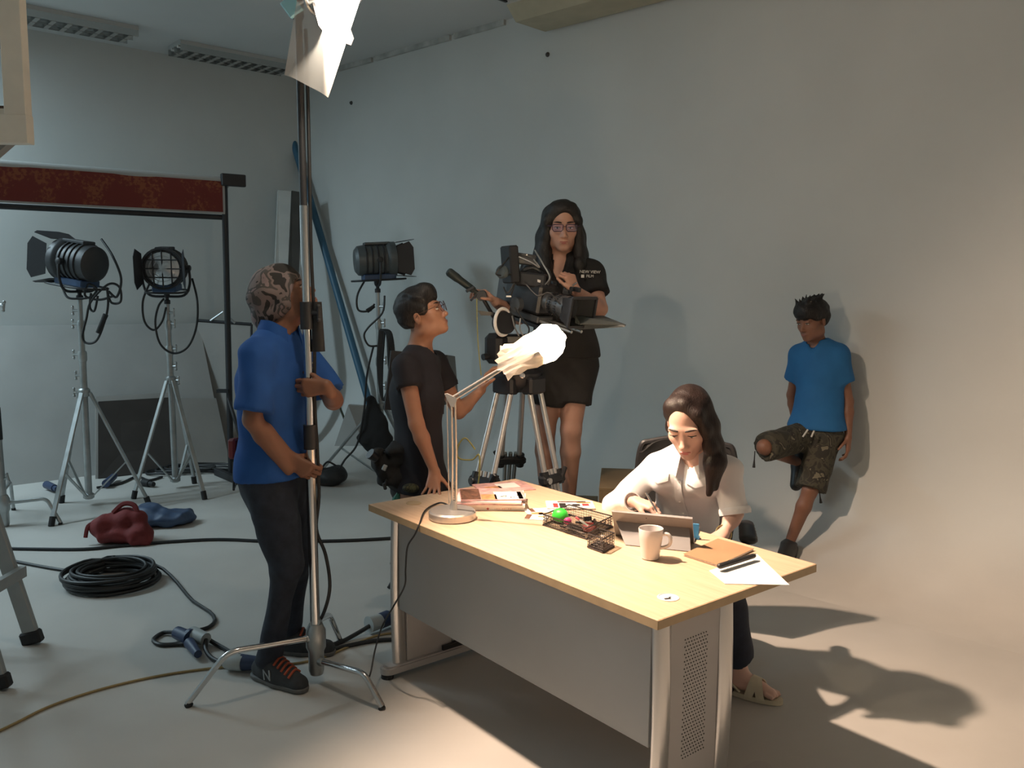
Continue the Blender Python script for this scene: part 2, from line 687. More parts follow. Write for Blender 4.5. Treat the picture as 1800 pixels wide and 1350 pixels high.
mb = MB()
mb.plate([CORNER + LDIR * 9 , CORNER - LDIR * 0.3, CORNER - LDIR * 0.3 + V(0, 0, CEIL), CORNER + LDIR * 9 + V(0, 0, CEIL)], -0.12)
w = mb.build('wall_left', M_WALL, base=CORNER, smooth=False)
tag(w, 'grey studio wall behind the backdrop stand and light stands', 'wall', kind='structure')

A0 = CORNER + LDIR * 9
B0 = CORNER + RDIR * 10.2
def slab(name, z0, z1, m, label, cat):
    pts = [A0 + LN * -0.12, CORNER + V(0, 0.2, 0), B0 + RN * -0.02, V(B0.x, -2.2, 0), V(A0.x, -2.2, 0)]
    mb = MB()
    mb.prism([(q.x, q.y) for q in pts], (0, 0, z0), (1, 0, 0), (0, 1, 0), (0, 0, z1 - z0))
    o = mb.build(name, m, smooth=False)
    return tag(o, label, cat, kind='structure')
slab('floor', -0.1, 0.0, M_FLOOR, 'pale painted concrete studio floor with scuffs', 'floor')
slab('ceiling', CEIL, CEIL + 0.1, M_CEIL, 'plain grey painted studio ceiling', 'ceiling')
# walls beside and behind the photographer; daylight enters through the wide gate on the left
mb = MB()
mb.box((B0.x, (B0.y - 2.2) / 2, CEIL / 2), (0.12, B0.y + 2.2, CEIL))
tag(mb.build('wall_side', M_WALL, smooth=False), 'grey side wall of the studio', 'wall', kind='structure')
mb = MB()
mb.box(((A0.x + B0.x) / 2 + 1.2, -2.2, CEIL / 2), (B0.x - A0.x - 2.4, 0.12, CEIL))
tag(mb.build('wall_back', M_WALL, smooth=False), 'grey studio wall behind the photographer', 'wall', kind='structure')
M_TRIM = mat('ceiling_trim', (0.40, 0.41, 0.39), 0.9, var=0.25, scale=6)
mb = MB()
for (a, b) in ((0.2, 1.25), (1.3, 2.35), (2.4, 3.0)):
    mb.box(CORNER + RDIR * ((a + b) / 2) + RN * 0.012 + V(0, 0, CEIL - 0.02), (b - a, 0.03, 0.045), (RDIR, RN, V(0, 0, 1)))
tag(mb.build('trim_1', M_TRIM, smooth=False, base=CORNER + RDIR * 1.5 + V(0, 0, CEIL - 0.05)), 'narrow worn strip along the ceiling edge of the cove wall', 'trim', kind='structure')

# wall marks: two small anchor plugs left in the cove wall
M_DARK = mat('dark_plug', (0.06, 0.06, 0.06), 0.7)
for i, (p, lab) in enumerate((((0.255,6.909,3.452), 'small dark wall plug high on the cove wall below the air conditioner'), ((-1.598,8.670,3.431), 'small dark wall plug high on the cove wall beside the blue pipe'))):
    mb = MB()
    mb.lathe(V(p) - RN * 0.01, RN, [(0.0, 0), (0.020, 0.0), (0.018, 0.018), (0.008, 0.03), (0, 0.03)], 10)
    tag(mb.build('wall_plug', M_DARK), lab, 'wall plug')

# ------------------------------------------------------------------ lighting stands and heads
UPV = V(0, 0, 1)
M_CHROME = mat('chrome', (0.66, 0.66, 0.66), 0.18, metal=1.0)
M_STEEL = mat('dull_steel', (0.42, 0.44, 0.44), 0.38, metal=0.85, var=0.12, scale=14)
M_ALU = mat('brushed_aluminium', (0.55, 0.56, 0.56), 0.42, metal=0.8, var=0.08, scale=20)
M_BLACK = mat('black_metal', (0.02, 0.021, 0.024), 0.5)
M_RUBBER = mat('black_rubber', (0.012, 0.012, 0.013), 0.65)
M_CABLE = mat('black_cable', (0.014, 0.015, 0.016), 0.5)
M_BLUEHEAD = mat('blue_enamel', (0.035, 0.075, 0.16), 0.42, var=0.1)
M_GREYHEAD = mat('grey_enamel', (0.10, 0.115, 0.12), 0.45, metal=0.3)
M_LENS = mat('lamp_lens', (0.55, 0.58, 0.60), 0.12, metal=0.7)
M_GLASSW = mat('reflector_white', (0.8, 0.8, 0.78), 0.3)
M_BLUEPLUG = mat('blue_plug', (0.03, 0.05, 0.11), 0.45)
M_WHITEPLUG = mat('pale_plug', (0.42, 0.46, 0.46), 0.4)

def lerp(a, b, t):
    return V(a) + (V(b) - V(a)) * t

def knob(p, d, parent, m=None, s=1.0, name='knob'):
    """T-handle clamp screw"""
    p, d = V(p), V(d).normalized()
    mb = MB()
    mb.cyl(p - d * 0.012, p + d * 0.036 * s, 0.0095 * s, n=8)
    x, y, z = frame(d)
    q = p + d * 0.036 * s
    mb.cyl(q - y * 0.026 * s, q + y * 0.026 * s, 0.008 * s, 0.008 * s, n=8)
    mb.ball(q - y * 0.026 * s, 0.0105 * s, 8, 6)
    mb.ball(q + y * 0.026 * s, 0.0105 * s, 8, 6)
    return mb.build(name, m or M_STEEL, parent)

def light_stand(label, base, top, collar_z, feet, knob_dir, group, m=M_STEEL):
    base, top = V(base), V(top)
    s = thing('light_stand', label, 'light stand', base, group)
    H_ = top.z
    def on(z):
        return lerp(base, top, z / H_)
    cz = collar_z
    zs = [0.07, cz + (H_ - cz) * 0.40, cz + (H_ - cz) * 0.72, H_]
    rs = [0.025, 0.021, 0.017]
    for i, nm in enumerate(('lower_tube', 'middle_tube', 'upper_tube')):
        MB().cyl(on(zs[i] - (0.05 if i else 0)), on(zs[i + 1]), rs[i], n=14).build(nm, m, s)
    for i, z in enumerate((zs[1], zs[2])):
        mb = MB()
        mb.lathe(on(z - 0.05), top - base, [(0, 0), (rs[i] + 0.004, 0), (rs[i] + 0.007, 0.012), (rs[i] + 0.007, 0.06), (rs[i] + 0.003, 0.075), (0, 0.075)], 14)
        c = mb.build('collar', m, s)
        knob(on(z) + V(knob_dir) * rs[i], knob_dir, c, m)
    # extra studs along the column
    for z in (cz + (H_ - cz) * 0.18, cz + (H_ - cz) * 0.86):
        knob(on(z) + V(knob_dir) * 0.017, knob_dir, s, m)
    mb = MB()
    mb.lathe(on(cz - 0.03), top - base, [(0, 0), (0.034, 0), (0.042, 0.012), (0.042, 0.05), (0.03, 0.062), (0, 0.062)], 14)
    hubs = mb.build('leg_collar', m, s)
    knob(on(cz) + V(knob_dir) * 0.035, knob_dir, hubs, m)
    mb = MB()
    mb.lathe(on(0.05), top - base, [(0, 0), (0.026, 0), (0.040, 0.01), (0.040, 0.035), (0.026, 0.045), (0, 0.045)], 14)
    mb.build('brace_collar', m, s)
    for ft in feet:
        ft = V(ft)
        d = V(ft.x - base.x, ft.y - base.y, 0).normalized()
        a = on(cz) + d * 0.04
        b = ft + UPV * 0.018
        x, y, z = frame(b - a)
        mb = MB()
        mb.box((a + b) / 2, (0.034, 0.018, (b - a).length), (d.cross(UPV), d.cross(UPV).cross(z).normalized(), z), 0.004)
        lg = mb.build('leg', m, s)
        mb = MB()
        mb.cyl(ft + UPV * 0.0, lerp(b, a, 0.05), 0.021, n=10)
        mb.build('foot_cap', M_RUBBER, lg)
        j = lerp(a, b, 0.62)
        k = on(0.075) + d * 0.035
        mb = MB()
        zz = (k - j).normalized()
        mb.box((j + k) / 2, (0.022, 0.008, (k - j).length), (d.cross(UPV), d.cross(UPV).cross(zz).normalized(), zz))
        mb.build('brace', m, s)
    # spigot
    mb = MB()
    mb.lathe(on(H_ - 0.02), top - base, [(0, 0), (0.024, 0), (0.024, 0.03), (0.014, 0.035), (0.014, 0.06), (0, 0.06)], 12)
    sp = mb.build('spigot', M_BLACK, s)
    return s

def fresnel(label, stand_top, axis, R, L, cable_pts=None, body=M_GREYHEAD, front_open=True, doors=(0.5, 0.5, 0.5, 0.5), group='fresnel spotlights on the background stands', lens=True):
    """theatre spotlight: drum, rear cap, ring with lens, yoke, barn doors"""
    st = V(stand_top)
    axis = V(axis).normalized()
    side = axis.cross(UPV).normalized()
    up = side.cross(axis)
    c = st + UPV * (R + 0.10)
    t = thing('fresnel_spotlight', label, 'spotlight', st, group)
    mb = MB()
    prof = [(0, -L * 0.55), (R * 0.62, -L * 0.55), (R * 0.82, -L * 0.48), (R * 0.88, -L * 0.30), (R * 0.86, L * 0.20), (R * 0.98, L * 0.26), (R, L * 0.30), (R, L * 0.42), (R * 0.9, L * 0.42), (R * 0.88, L * 0.36), (0, L * 0.36)]
    mb.lathe(c, axis, prof, 28)
    hb = mb.build('housing', body, t)
    # cooling ribs
    mb = MB()
    for k in range(4):
        h0 = -L * 0.32 + k * L * 0.14
        mb.lathe(c + axis * h0, axis, [(R * 0.86, 0), (R * 0.93, 0.004), (R * 0.93, 0.014), (R * 0.86, 0.018)], 28)
    mb.build('cooling_rib', M_BLACK, hb)
    # top handle/vent and bottom lamp tray
    mb = MB()
    mb.box(c + up * (R * 0.92), (L * 0.62, R * 0.7, R * 0.16), (axis, side, up), 0.006)
    mb.build('top_vent', body, t)
    mb = MB()
    mb.box(c - up * (R * 0.95), (L * 0.78, R * 1.1, R * 0.34), (axis, side, up), 0.008)
    mb.build('lamp_tray', M_BLUEHEAD, t)
    mb = MB()
    pts = [c - up * (R * 1.12) + axis * (L * 0.4 * i) + side * (R * 0.75 * j) for (i, j) in ((-1.3, -1), (1.3, -1), (1.3, 1), (-1.3, 1))]
    mb.tube(spline(pts, 6, True), 0.008, 8, True)
    mb.build('guard_rail', M_BLACK, t)
    # lens, grid
    if lens:
        mb = MB()
        mb.lathe(c + axis * (L * 0.37), axis, [(R * 0.80, 0), (R * 0.78, 0.006), (R * 0.62, 0.012), (R * 0.60, 0.006), (R * 0.42, 0.014), (R * 0.40, 0.008), (R * 0.2, 0.016), (0, 0.018)], 28)
        mb.build('lens', M_LENS, t)
    mb = MB()
    g = c + axis * (L * 0.415)
    for k in (-0.42, 0.0, 0.42):
        w = R * math.sqrt(max(0, 0.86 ** 2 - k * k))
        mb.cyl(g + up * (k * R) - side * w, g + up * (k * R) + side * w, 0.0055, n=6)
        mb.cyl(g + side * (k * R) - up * w, g + side * (k * R) + up * w, 0.0055, n=6)
    mb.build('wire_guard', M_BLACK, t)
    # barn doors: four leaves, each its own part
    for i, (dv, wd) in enumerate(((up, side), (-up, side), (side, up), (-side, up))):
        op = doors[i]
        if op is None:
            continue
        out = (axis * math.cos(op) + dv * math.sin(op)).normalized()
        b0 = c + axis * (L * 0.43) + dv * (R * 0.92)
        ln = R * (1.05 if i < 2 else 0.9)
        mb = MB()
        nrm = wd.cross(out).normalized()
        mb.prism([(-R * 0.7, 0), (R * 0.7, 0), (R * 0.95, ln * 0.75), (R * 0.6, ln), (-R * 0.6, ln), (-R * 0.95, ln * 0.75)], b0, wd, out, nrm * 0.004)
        mb.build('barn_door', M_BLACK, t, smooth=False)
    # yoke
    y0 = st + UPV * 0.03
    pts = [c + side * (R * 1.06), c + side * (R * 1.08) - UPV * (R * 0.75), c + side * (R * 0.8) - UPV * (R + 0.05), y0 + side * 0.0 + UPV * 0.01,
           c - side * (R * 0.8) - UPV * (R + 0.05), c - side * (R * 1.08) - UPV * (R * 0.75), c - side * (R * 1.06)]
    mb = MB()
    mb.tube(spline(pts, 5), 0.010, 8)
    mb.build('yoke', M_BLACK, t)
    for sg in (-1, 1):
        mb = MB()
        mb.lathe(c + side * (sg * R * 0.9), side * sg, [(0, 0), (0.024, 0), (0.024, R * 0.22), (0.014, R * 0.26), (0, R * 0.26)], 12)
        mb.build('tilt_knob', M_BLACK, t)
    mb = MB()
    mb.lathe(st + UPV * 0.035, UPV, [(0, 0), (0.022, 0), (0.022, 0.05), (0, 0.05)], 12)
    mb.build('socket', M_BLACK, t)
    if cable_pts:
        for cp in cable_pts:
            MB().tube(spline(cp, 7), 0.0085, 8).build('cable', M_CABLE, t)
    return t, c, axis, side, up

# ---- background stand 1 (left), head turned away to the wall
G_ST = 'steel stands of the background spotlights'
B1 = (-3.170,6.300,0.000)
T1 = (-3.151,6.270,1.558)
light_stand('steel light stand carrying the spotlight with a tangle of hanging cable', B1, T1, (-3.144,6.270,0.858)[2], [(-3.154,5.735,0.000), (-2.734,6.332,0.000), (-3.410,6.359,0.000)], V(-1, -0.1, 0), G_ST)
f1 = fresnel('blue and black spotlight facing the grey wall, cable bundle hanging behind it', T1, (-0.90, 0.35, 0.12), 0.155, 0.34,
        [[(-2.989,6.300,1.978), (-2.889,6.250,1.855), (-2.812,6.200,1.693), (-2.850,6.200,1.562), (-2.910,6.200,1.602), (-2.889,6.200,1.521), (-2.823,6.200,1.530), (-2.827,6.200,1.632), (-2.907,6.200,1.651), (-3.036,6.200,1.528), (-3.075,6.200,1.405), (-3.109,6.200,1.281), (-3.083,6.200,1.228), (-3.008,6.200,1.249), (-2.944,6.200,1.386), (-2.914,6.200,1.509), (-2.917,6.200,1.631)],
         [(-3.262,6.250,1.627), (-3.206,6.200,1.559), (-3.137,6.200,1.547), (-3.034,6.200,1.561), (-2.991,6.200,1.618), (-3.050,6.200,1.650), (-3.075,6.200,1.568), (-2.974,6.200,1.541), (-2.870,6.200,1.570)],
         [(-3.033,6.200,1.589), (-3.046,6.200,1.487), (-3.014,6.200,1.463), (-2.985,6.200,1.569)]], body=mat('charcoal_enamel', (0.035, 0.038, 0.042), 0.45), doors=(0.25, 0.3, 0.25, 0.3))
mb = MB()
mb.cyl((-2.934,6.200,1.435), (-2.997,6.200,1.303), 0.019, 0.016)
mb.build('inline_plug', M_RUBBER, f1[0])

# ---- background stand 2, head facing into the room
B2 = (-2.739,6.861,0.000)
T2 = (-2.752,6.860,1.518)
light_stand('steel light stand in front of the dark leaning panel', B2, T2, (-2.734,6.860,0.889)[2], [(-2.924,6.498,0.000), (-2.373,6.501,0.000), (-2.646,7.026,0.000)], V(0.98, -0.2, 0), G_ST)
fresnel('black spotlight with wire guard facing into the room, two cable loops below', T2, (0.12, -0.98, -0.08), 0.165, 0.26,
        [[(-2.866,6.800,1.652), (-2.899,6.750,1.518), (-2.892,6.750,1.363), (-2.823,6.750,1.296), (-2.754,6.750,1.364), (-2.718,6.750,1.476)],
         [(-2.524,6.800,1.699), (-2.453,6.700,1.523), (-2.468,6.700,1.324), (-2.540,6.700,1.168), (-2.653,6.700,1.118), (-2.753,6.700,1.188), (-2.787,6.700,1.344), (-2.760,6.700,1.477), (-2.733,6.750,1.542)]], body=M_BLACK, doors=(None, None, 0.12, 0.35))

# ---- background stand 3, behind the man with glasses
B3 = V(-1.085, 7.1, 0)
T3 = (-1.112,7.100,1.621)
light_stand('steel light stand behind the man with round glasses', B3, T3, (-1.101,7.100,0.662)[2], [(-1.686,7.412,0.000), (-0.45, 6.75, 0), (-0.85, 7.55, 0)], V(0.9, -0.4, 0), G_ST)
f3 = fresnel('grey spotlight with folded barn doors facing the cove wall', T3, (0.93, 0.30, 0.06), 0.145, 0.34,
        [[(-1.206,7.000,1.689), (-1.254,6.950,1.575), (-1.246,6.950,1.461), (-1.154,6.950,1.457), (-1.125,7.000,1.507)],
         [(-1.041,7.000,1.576), (-1.053,6.950,1.440), (-1.165,6.950,1.324), (-1.202,6.950,1.254), (-1.166,6.950,1.176), (-1.095,6.970,1.171)],
         [(-1.137,7.000,1.159), (-1.191,7.000,0.925), (-1.217,7.000,0.642), (-1.277,7.000,0.355), (-1.387,7.000,0.211), (-1.460,7.000,0.075)]], doors=(0.12, 0.12, 0.12, 0.12))
mb = MB()
mb.cyl((-1.177,6.950,1.452), (-1.120,6.970,1.494), 0.018, 0.014)
mb.build('inline_plug', M_RUBBER, f3[0])
# black cable bundle hanging from the third stand
t = thing('cable_bundle', 'black cable bundle hanging from the stand behind the man', 'cable', (-1.033,6.930,1.294))
for k in range(4):
    o = 0.012 * (k - 1.5)
    MB().tube(spline([V((-1.054,6.950,1.302)) + V(o, 0, 0), V((-0.996,6.930,1.257)) + V(o, 0, 0.01), V((-0.980,6.930,1.027)) + V(o, o, 0), V((-1.000,6.930,0.794)) + V(-o, 0, 0), V((-1.056,6.930,0.747)), V((-1.075,6.950,1.024)) + V(o, 0, 0), V((-1.054,6.950,1.302)) + V(o, 0, 0)], 6), 0.011, 7).build('cable', M_CABLE, t)
# black flag cloth on the stand
s = Soft()
s.chain([(-1.165,7.030,0.709), (-1.130,7.030,0.519), (-1.107,7.030,0.361)], [0.04, 0.11, 0.12], 0.03, flat=((0.2, 1, 0), 0.35))
s.ell((-1.140,7.030,0.399), (0.16, 0.05, 0.07), k=0.05)
s.ripple(0.012, 34, 3)
tag(s.build('black_cloth', mat('black_fabric', (0.012, 0.012, 0.013), 0.9, sheen=0.1), h=0.012), 'black cloth bag hung from the legs of the stand behind the man', 'cloth bag')

# ---- stand cut by the left edge of the picture
def c_stand(label, hub, pole_top, legs, r, m, group=None, segs=None):
    hub = V(hub)
    s = thing('chrome_stand', label, 'light stand', V(hub.x, hub.y, 0), group)
    top = V(pole_top)
    bot = V(hub.x, hub.y, 0.05)
    H_ = top.z
    def on(z):
        return lerp(bot, top, (z - bot.z) / (top.z - bot.z))
    mb = MB()
    mb.lathe(on(legs[0][0].z - 0.16), UPV, [(0, 0), (r * 1.25, 0), (r * 1.5, 0.02), (r * 1.5, 0.10), (r * 1.9, 0.12), (r * 1.9, 0.19), (r * 1.3, 0.22), (0, 0.22)], 16)
    mb.build('leg_hub', M_STEEL, s)
    for pts in legs:
        pts = [V(q) for q in pts]
        d = (pts[-1] - pts[-2]).normalized()
        # straight, bend, straight
        b = pts[1]
        p = [pts[0], lerp(pts[0], b, 0.86)] + [lerp(lerp(pts[0], b, 0.86), b, t) * (1 - t) + lerp(b, lerp(b, pts[2], 0.22), t) * t for t in (0.25, 0.5, 0.75)] + [lerp(b, pts[2], 0.22), pts[2] + UPV * 0.012]
        lg = MB().tube(p, 0.0125, 12).build('leg', m, s)
        MB().cyl(pts[2] + UPV * 0.001, lerp(pts[2], b, 0.06) + UPV * 0.002, 0.0155, 0.0145, n=12).build('foot_cap', M_RUBBER, lg)
        mb = MB()
        mb.lathe(pts[0] - (b - pts[0]).normalized() * 0.015, b - pts[0], [(0, 0), (0.02, 0), (0.02, 0.05), (0.016, 0.06), (0, 0.06)], 12)
        mb.build('leg_socket', M_STEEL, lg)
    for (z0, z1, rr, mm, nm) in segs:
        MB().cyl(on(z0), on(z1), rr, n=18).build(nm, mm, s)
    return s, on

hubL = V((-3.469,5.724,0.000))
sL, onL = c_stand('steel stand with bent legs cut off beside the ladder', (hubL.x, hubL.y, 0.0), (hubL.x - 0.06, hubL.y + 0.02, 2.1),
        [[V(hubL.x, hubL.y, 0.16), (-3.211,5.800,0.179), V((-3.111,5.778,0.000))], [V(hubL.x, hubL.y, 0.2), hubL + V(-0.3, -0.15, 0.2), hubL + V(-0.42, -0.22, 0)], [V(hubL.x, hubL.y, 0.24), hubL + V(-0.12, 0.3, 0.24), hubL + V(-0.18, 0.42, 0)]], 0.022, M_STEEL,
        segs=[(0.05, 0.62, 0.028, M_STEEL, 'lower_tube'), (0.60, 0.82, 0.034, M_BLACK, 'tube_collar'), (0.8, 2.1, 0.018, M_BLACK, 'upper_tube')])
knob(onL(0.33) + V(0.02, 0, 0), V(1, -0.2, 0.3), sL)
# wing knob of an arm reaching in at the left edge
tk = (-3.439,5.800,1.509)
mb = MB()
mb.cyl(V(tk) + V(-0.25, 0.03, 0), V(tk), 0.011, n=10)
mb.build('grip_arm', M_STEEL, sL)
knob(V(tk) + V(-0.02, 0, 0), V(0.85, -0.3, -0.2), sL, M_STEEL, 1.1, 'wing_knob')

# ---- chrome stand held by the man
HUB = V(-0.815, 3.46, 0)
PT = V((-0.838,3.460,2.506))
PTOP = HUB + (PT - HUB) * ((2.74) / PT.z)
sC, onC = c_stand('tall chrome stand gripped by the man in the patterned cap', HUB, PTOP,
        [[V(-0.815, 3.46, (-0.840,3.460,0.196)[2]), (-1.114,3.230,0.230), (-1.276,3.235,0.000)],
         [V(-0.815, 3.46, (-0.834,3.460,0.096)[2]), (-0.578,3.270,0.128), (-0.502,3.227,0.000)],
         [V(-0.815, 3.46, (-0.812,3.460,0.261)[2]), (-0.824,3.780,0.168), (-0.795,3.856,0.000)]], 0.022, M_CHROME,
        segs=[(0.12, 1.04, 0.0205, M_CHROME, 'lower_tube'), (1.0, 1.10, 0.026, M_BLACK, 'lower_clamp'), (1.06, 1.50, 0.0175, M_CHROME, 'middle_tube'),
              (1.49, 1.60, 0.026, M_BLACK, 'middle_clamp'), (1.58, 1.98, 0.0165, M_CHROME, 'upper_tube'), (1.97, 2.74, 0.0145, M_BLACK, 'top_tube')])
knob(onC(1.555) + V(0.02, -0.005, 0), V(0.9, -0.35, 0), sC, M_BLACK)
knob(onC(1.05) + V(-0.01, 0.02, 0), V(-0.2, 0.95, 0), sC, M_BLACK)
# power cable running down the chrome stand
pts = [onC(2.66) + V(0.02, 0.03, 0)] + [onC(z) + V(0.024 + 0.004 * math.sin(z * 9), 0.012, 0) for z in (2.4, 2.1, 1.8, 1.5, 1.2, 1.0, 0.8)] + [(-0.807,3.470,0.660), (-0.771,3.470,0.551), (-0.755,3.470,0.416), (-0.785,3.490,0.296), (-0.834,3.520,0.208)]
t = thing('power_cable', 'black power cable running down the chrome stand', 'cable', HUB + V(0.03, 0.02, 0.2))
MB().tube(spline(pts, 6), 0.0075, 8).build('cord', M_CABLE, t)
mb = MB()
mb.cyl(onC(1.40) + V(0.042, 0.01, 0), onC(1.60) + V(0.04, 0.01, 0), 0.027, 0.020, n=12)
mb.build('inline_dimmer', M_RUBBER, t)

# ---- key light on the chrome stand
LAMP_AX = V(0.61, -0.37, -0.67).normalized()
lc = V(-0.66, 3.17, 2.80)
YB = lc + V(-0.03, 0.02, -0.17)          # foot of the yoke on the offset arm
t = thing('studio_lamp', 'lit tungsten studio lamp on top of the chrome stand', 'studio lamp', PTOP)
side = LAMP_AX.cross(UPV).normalized()
lup = side.cross(LAMP_AX)
RK = 0.12
mb = MB()
mb.lathe(lc, LAMP_AX, [(0, -0.17), (RK * 0.7, -0.17), (RK * 0.9, -0.14), (RK * 0.94, 0.05), (RK * 1.05, 0.07), (RK * 1.05, 0.11), (RK * 0.95, 0.11), (RK * 0.93, 0.06), (RK * 0.8, -0.10), (0, -0.12)], 28)
mb.build('housing', M_BLACK, t)
mb = MB()
mb.tube(spline([lc + side * 0.135, lc + side * 0.135 - UPV * 0.09, YB + side * 0.06 + UPV * 0.0, YB - side * 0.06, lc - side * 0.135 - UPV * 0.09, lc - side * 0.135], 6), 0.009, 8)
mb.build('yoke', M_STEEL, t)
mb = MB()
mb.cyl(PTOP - UPV * 0.05, PTOP + UPV * 0.20, 0.022)
mb.build('socket', M_BLACK, t)
mb = MB(); mb.tube([PTOP + UPV * 0.17, lerp(PTOP + UPV * 0.17, lc, 0.5) + V(-0.05, 0.08, 0.10), lc - LAMP_AX * 0.16 + V(0, 0, 0.02)], 0.012, 10); mb.build('offset_arm', M_BLACK, t)
for dv, wd, op in ((-lup, side, 0.45), (side, lup, 1.2)):
    out = (LAMP_AX * math.cos(op) + dv * math.sin(op)).normalized()
    mb = MB()
    mb.prism([(-0.085, 0), (0.085, 0), (0.09, 0.09), (0.06, 0.125), (-0.06, 0.125), (-0.09, 0.09)], lc + LAMP_AX * 0.11 + dv * (RK * 0.98), wd, out, wd.cross(out).normalized() * 0.003)
    mb.build('barn_door', M_BLACK, t, smooth=False)
# added door, shaped to keep the key light off the film crew
dd = V(math.cos(math.radians(50)), math.sin(math.radians(50)), 0)
mb = MB()
mb.prism([(0.0, -0.10), (0.09, -0.10), (0.12, -0.06), (0.12, 0.12), (0.0, 0.12)], lc + dd * 0.03 + V(-math.sin(math.radians(50)), math.cos(math.radians(50)), 0) * 0.035, dd, UPV, V(-math.sin(math.radians(50)), math.cos(math.radians(50)), 0) * 0.003)
mb.build('added_shade_door', M_BLACK, t, smooth=False)
mb = MB()
mb.ball(lc - LAMP_AX * 0.02, 0.022, 12, 8)
mb.build('bulb', emit('tungsten_filament', (1.0, 0.78, 0.5), 60), t)
mb = MB()
mb.box((-0.859,3.440,2.729), (0.06, 0.02, 0.07), (V(0.8, 0, 0.6), V(0, 1, 0), V(-0.6, 0, 0.8)), 0.004)
mb.build('gel_tab', mat('pale_blue_gel', (0.35, 0.72, 0.85), 0.4), t)
ld = bpy.data.lights.new('tungsten_key', 'SPOT')
ld.energy = KEY_POWER
ld.color = (1.0, 0.72, 0.53)
ld.spot_size = math.radians(145)
ld.spot_blend = 1.0
ld.shadow_soft_size = 0.035
lo = bpy.data.objects.new('tungsten_key', ld)
COL.objects.link(lo)
lo.parent = t
lo.location = lc + LAMP_AX * 0.03 - PTOP
lo.rotation_euler = (-LAMP_AX).to_track_quat('Z', 'Y').to_euler()
ld = bpy.data.lights.new('sheet_fill', 'POINT')  # added point light just past the doors, brightens the diffusion sheet
ld.energy = 22.0
ld.color = (1.0, 0.86, 0.70)
ld.shadow_soft_size = 0.03
lo = bpy.data.objects.new('sheet_fill', ld)
COL.objects.link(lo)
lo.parent = t
lo.location = lc + LAMP_AX * 0.25 - PTOP
# hanging diffusion sheet clipped to the lamp
M_DIFF = sheet_mat('diffusion_gel', (0.86, 0.84, 0.80), 0.58, 0.75)
q00, q01, q11, q10 = V((-0.836,3.220,2.424)), V((-0.649,3.080,2.316)), V((-0.460,2.980,2.774)), V((-0.728,3.120,2.823))
def sheet(u, v):
    p = lerp(lerp(q00, q01, u), lerp(q10, q11, u), v)
    return p + V(0.25, -0.9, 0) * (0.03 * math.sin(math.pi * u) * (1 - 0.4 * v) + 0.008 * math.sin(9 * u + 2 * v))
mb = MB()
mb.surf(sheet, 16, 20)
tag(mb.build('diffusion_sheet', M_DIFF), 'glowing white diffusion sheet hanging from the studio lamp', 'diffusion sheet')

# ------------------------------------------------------------------ backdrop stand with the red roll
R1 = V((-2.435,7.300,2.504)); 
RL = V(-1.42, -0.96, 0).normalized()
t = thing('backdrop_stand', 'black metal backdrop stand with crossbars by the grey wall', 'backdrop stand', (R1.x, R1.y, 0))
mb = MB()
mb.cyl(R1 + V(0.02, 0, 0.02), (-2.410,7.250,0.338), 0.026, n=12)
mb.cyl((-2.410,7.250,0.338), (-2.411,7.250,-0.030), 0.026, n=12)
mb.build('upright', M_BLACK, t)
mb = MB()
b0 = V((-2.368,7.121,0.000))
mb.box(b0 + V(0, 0, 0.03), (0.62, 0.05, 0.06), (V(0.665, -0.747, 0), V(0.747, 0.665, 0), UPV), 0.006)
mb.build('foot', M_BLACK, t)
mb = MB()
mb.cyl((-2.419,7.250,0.692), (-2.270,7.100,0.366), 0.016)
mb.cyl((-2.270,7.100,0.366), (-2.278,7.050,-0.002), 0.016)
mb.build('brace', M_BLACK, t)
mb = MB()
mb.cyl((-2.434,7.300,2.214), V((-2.434,7.300,2.214)) + RL * 3.0, 0.022)
mb.build('lower_bar', M_BLACK, t)
mb = MB()
mb.box((-2.340,7.300,2.519), (0.20, 0.05, 0.10), (-RL, RL.cross(UPV), UPV), 0.006)
mb.build('bracket', M_BLACK, t)
mb = MB()
mb.box((-2.458,7.240,0.756), (0.10, 0.04, 0.03))
mb.build('clamp', M_BLACK, t)
mb = MB()
eL = R1 + RL * 2.95
mb.cyl(V(eL.x, eL.y, 0), eL + V(0, 0, 0.03), 0.026)
mb.build('upright', M_BLACK, t)
t2 = thing('backdrop_roll', 'rolled paper backdrop with red floral cloth hanging from the stand', 'backdrop roll', R1)
mb = MB()
mb.cyl(R1 + RL * -0.05, R1 + RL * 2.9, 0.045, n=20)
mb.build('paper_core', mat('pale_paper', (0.42, 0.43, 0.42), 0.8), t2)
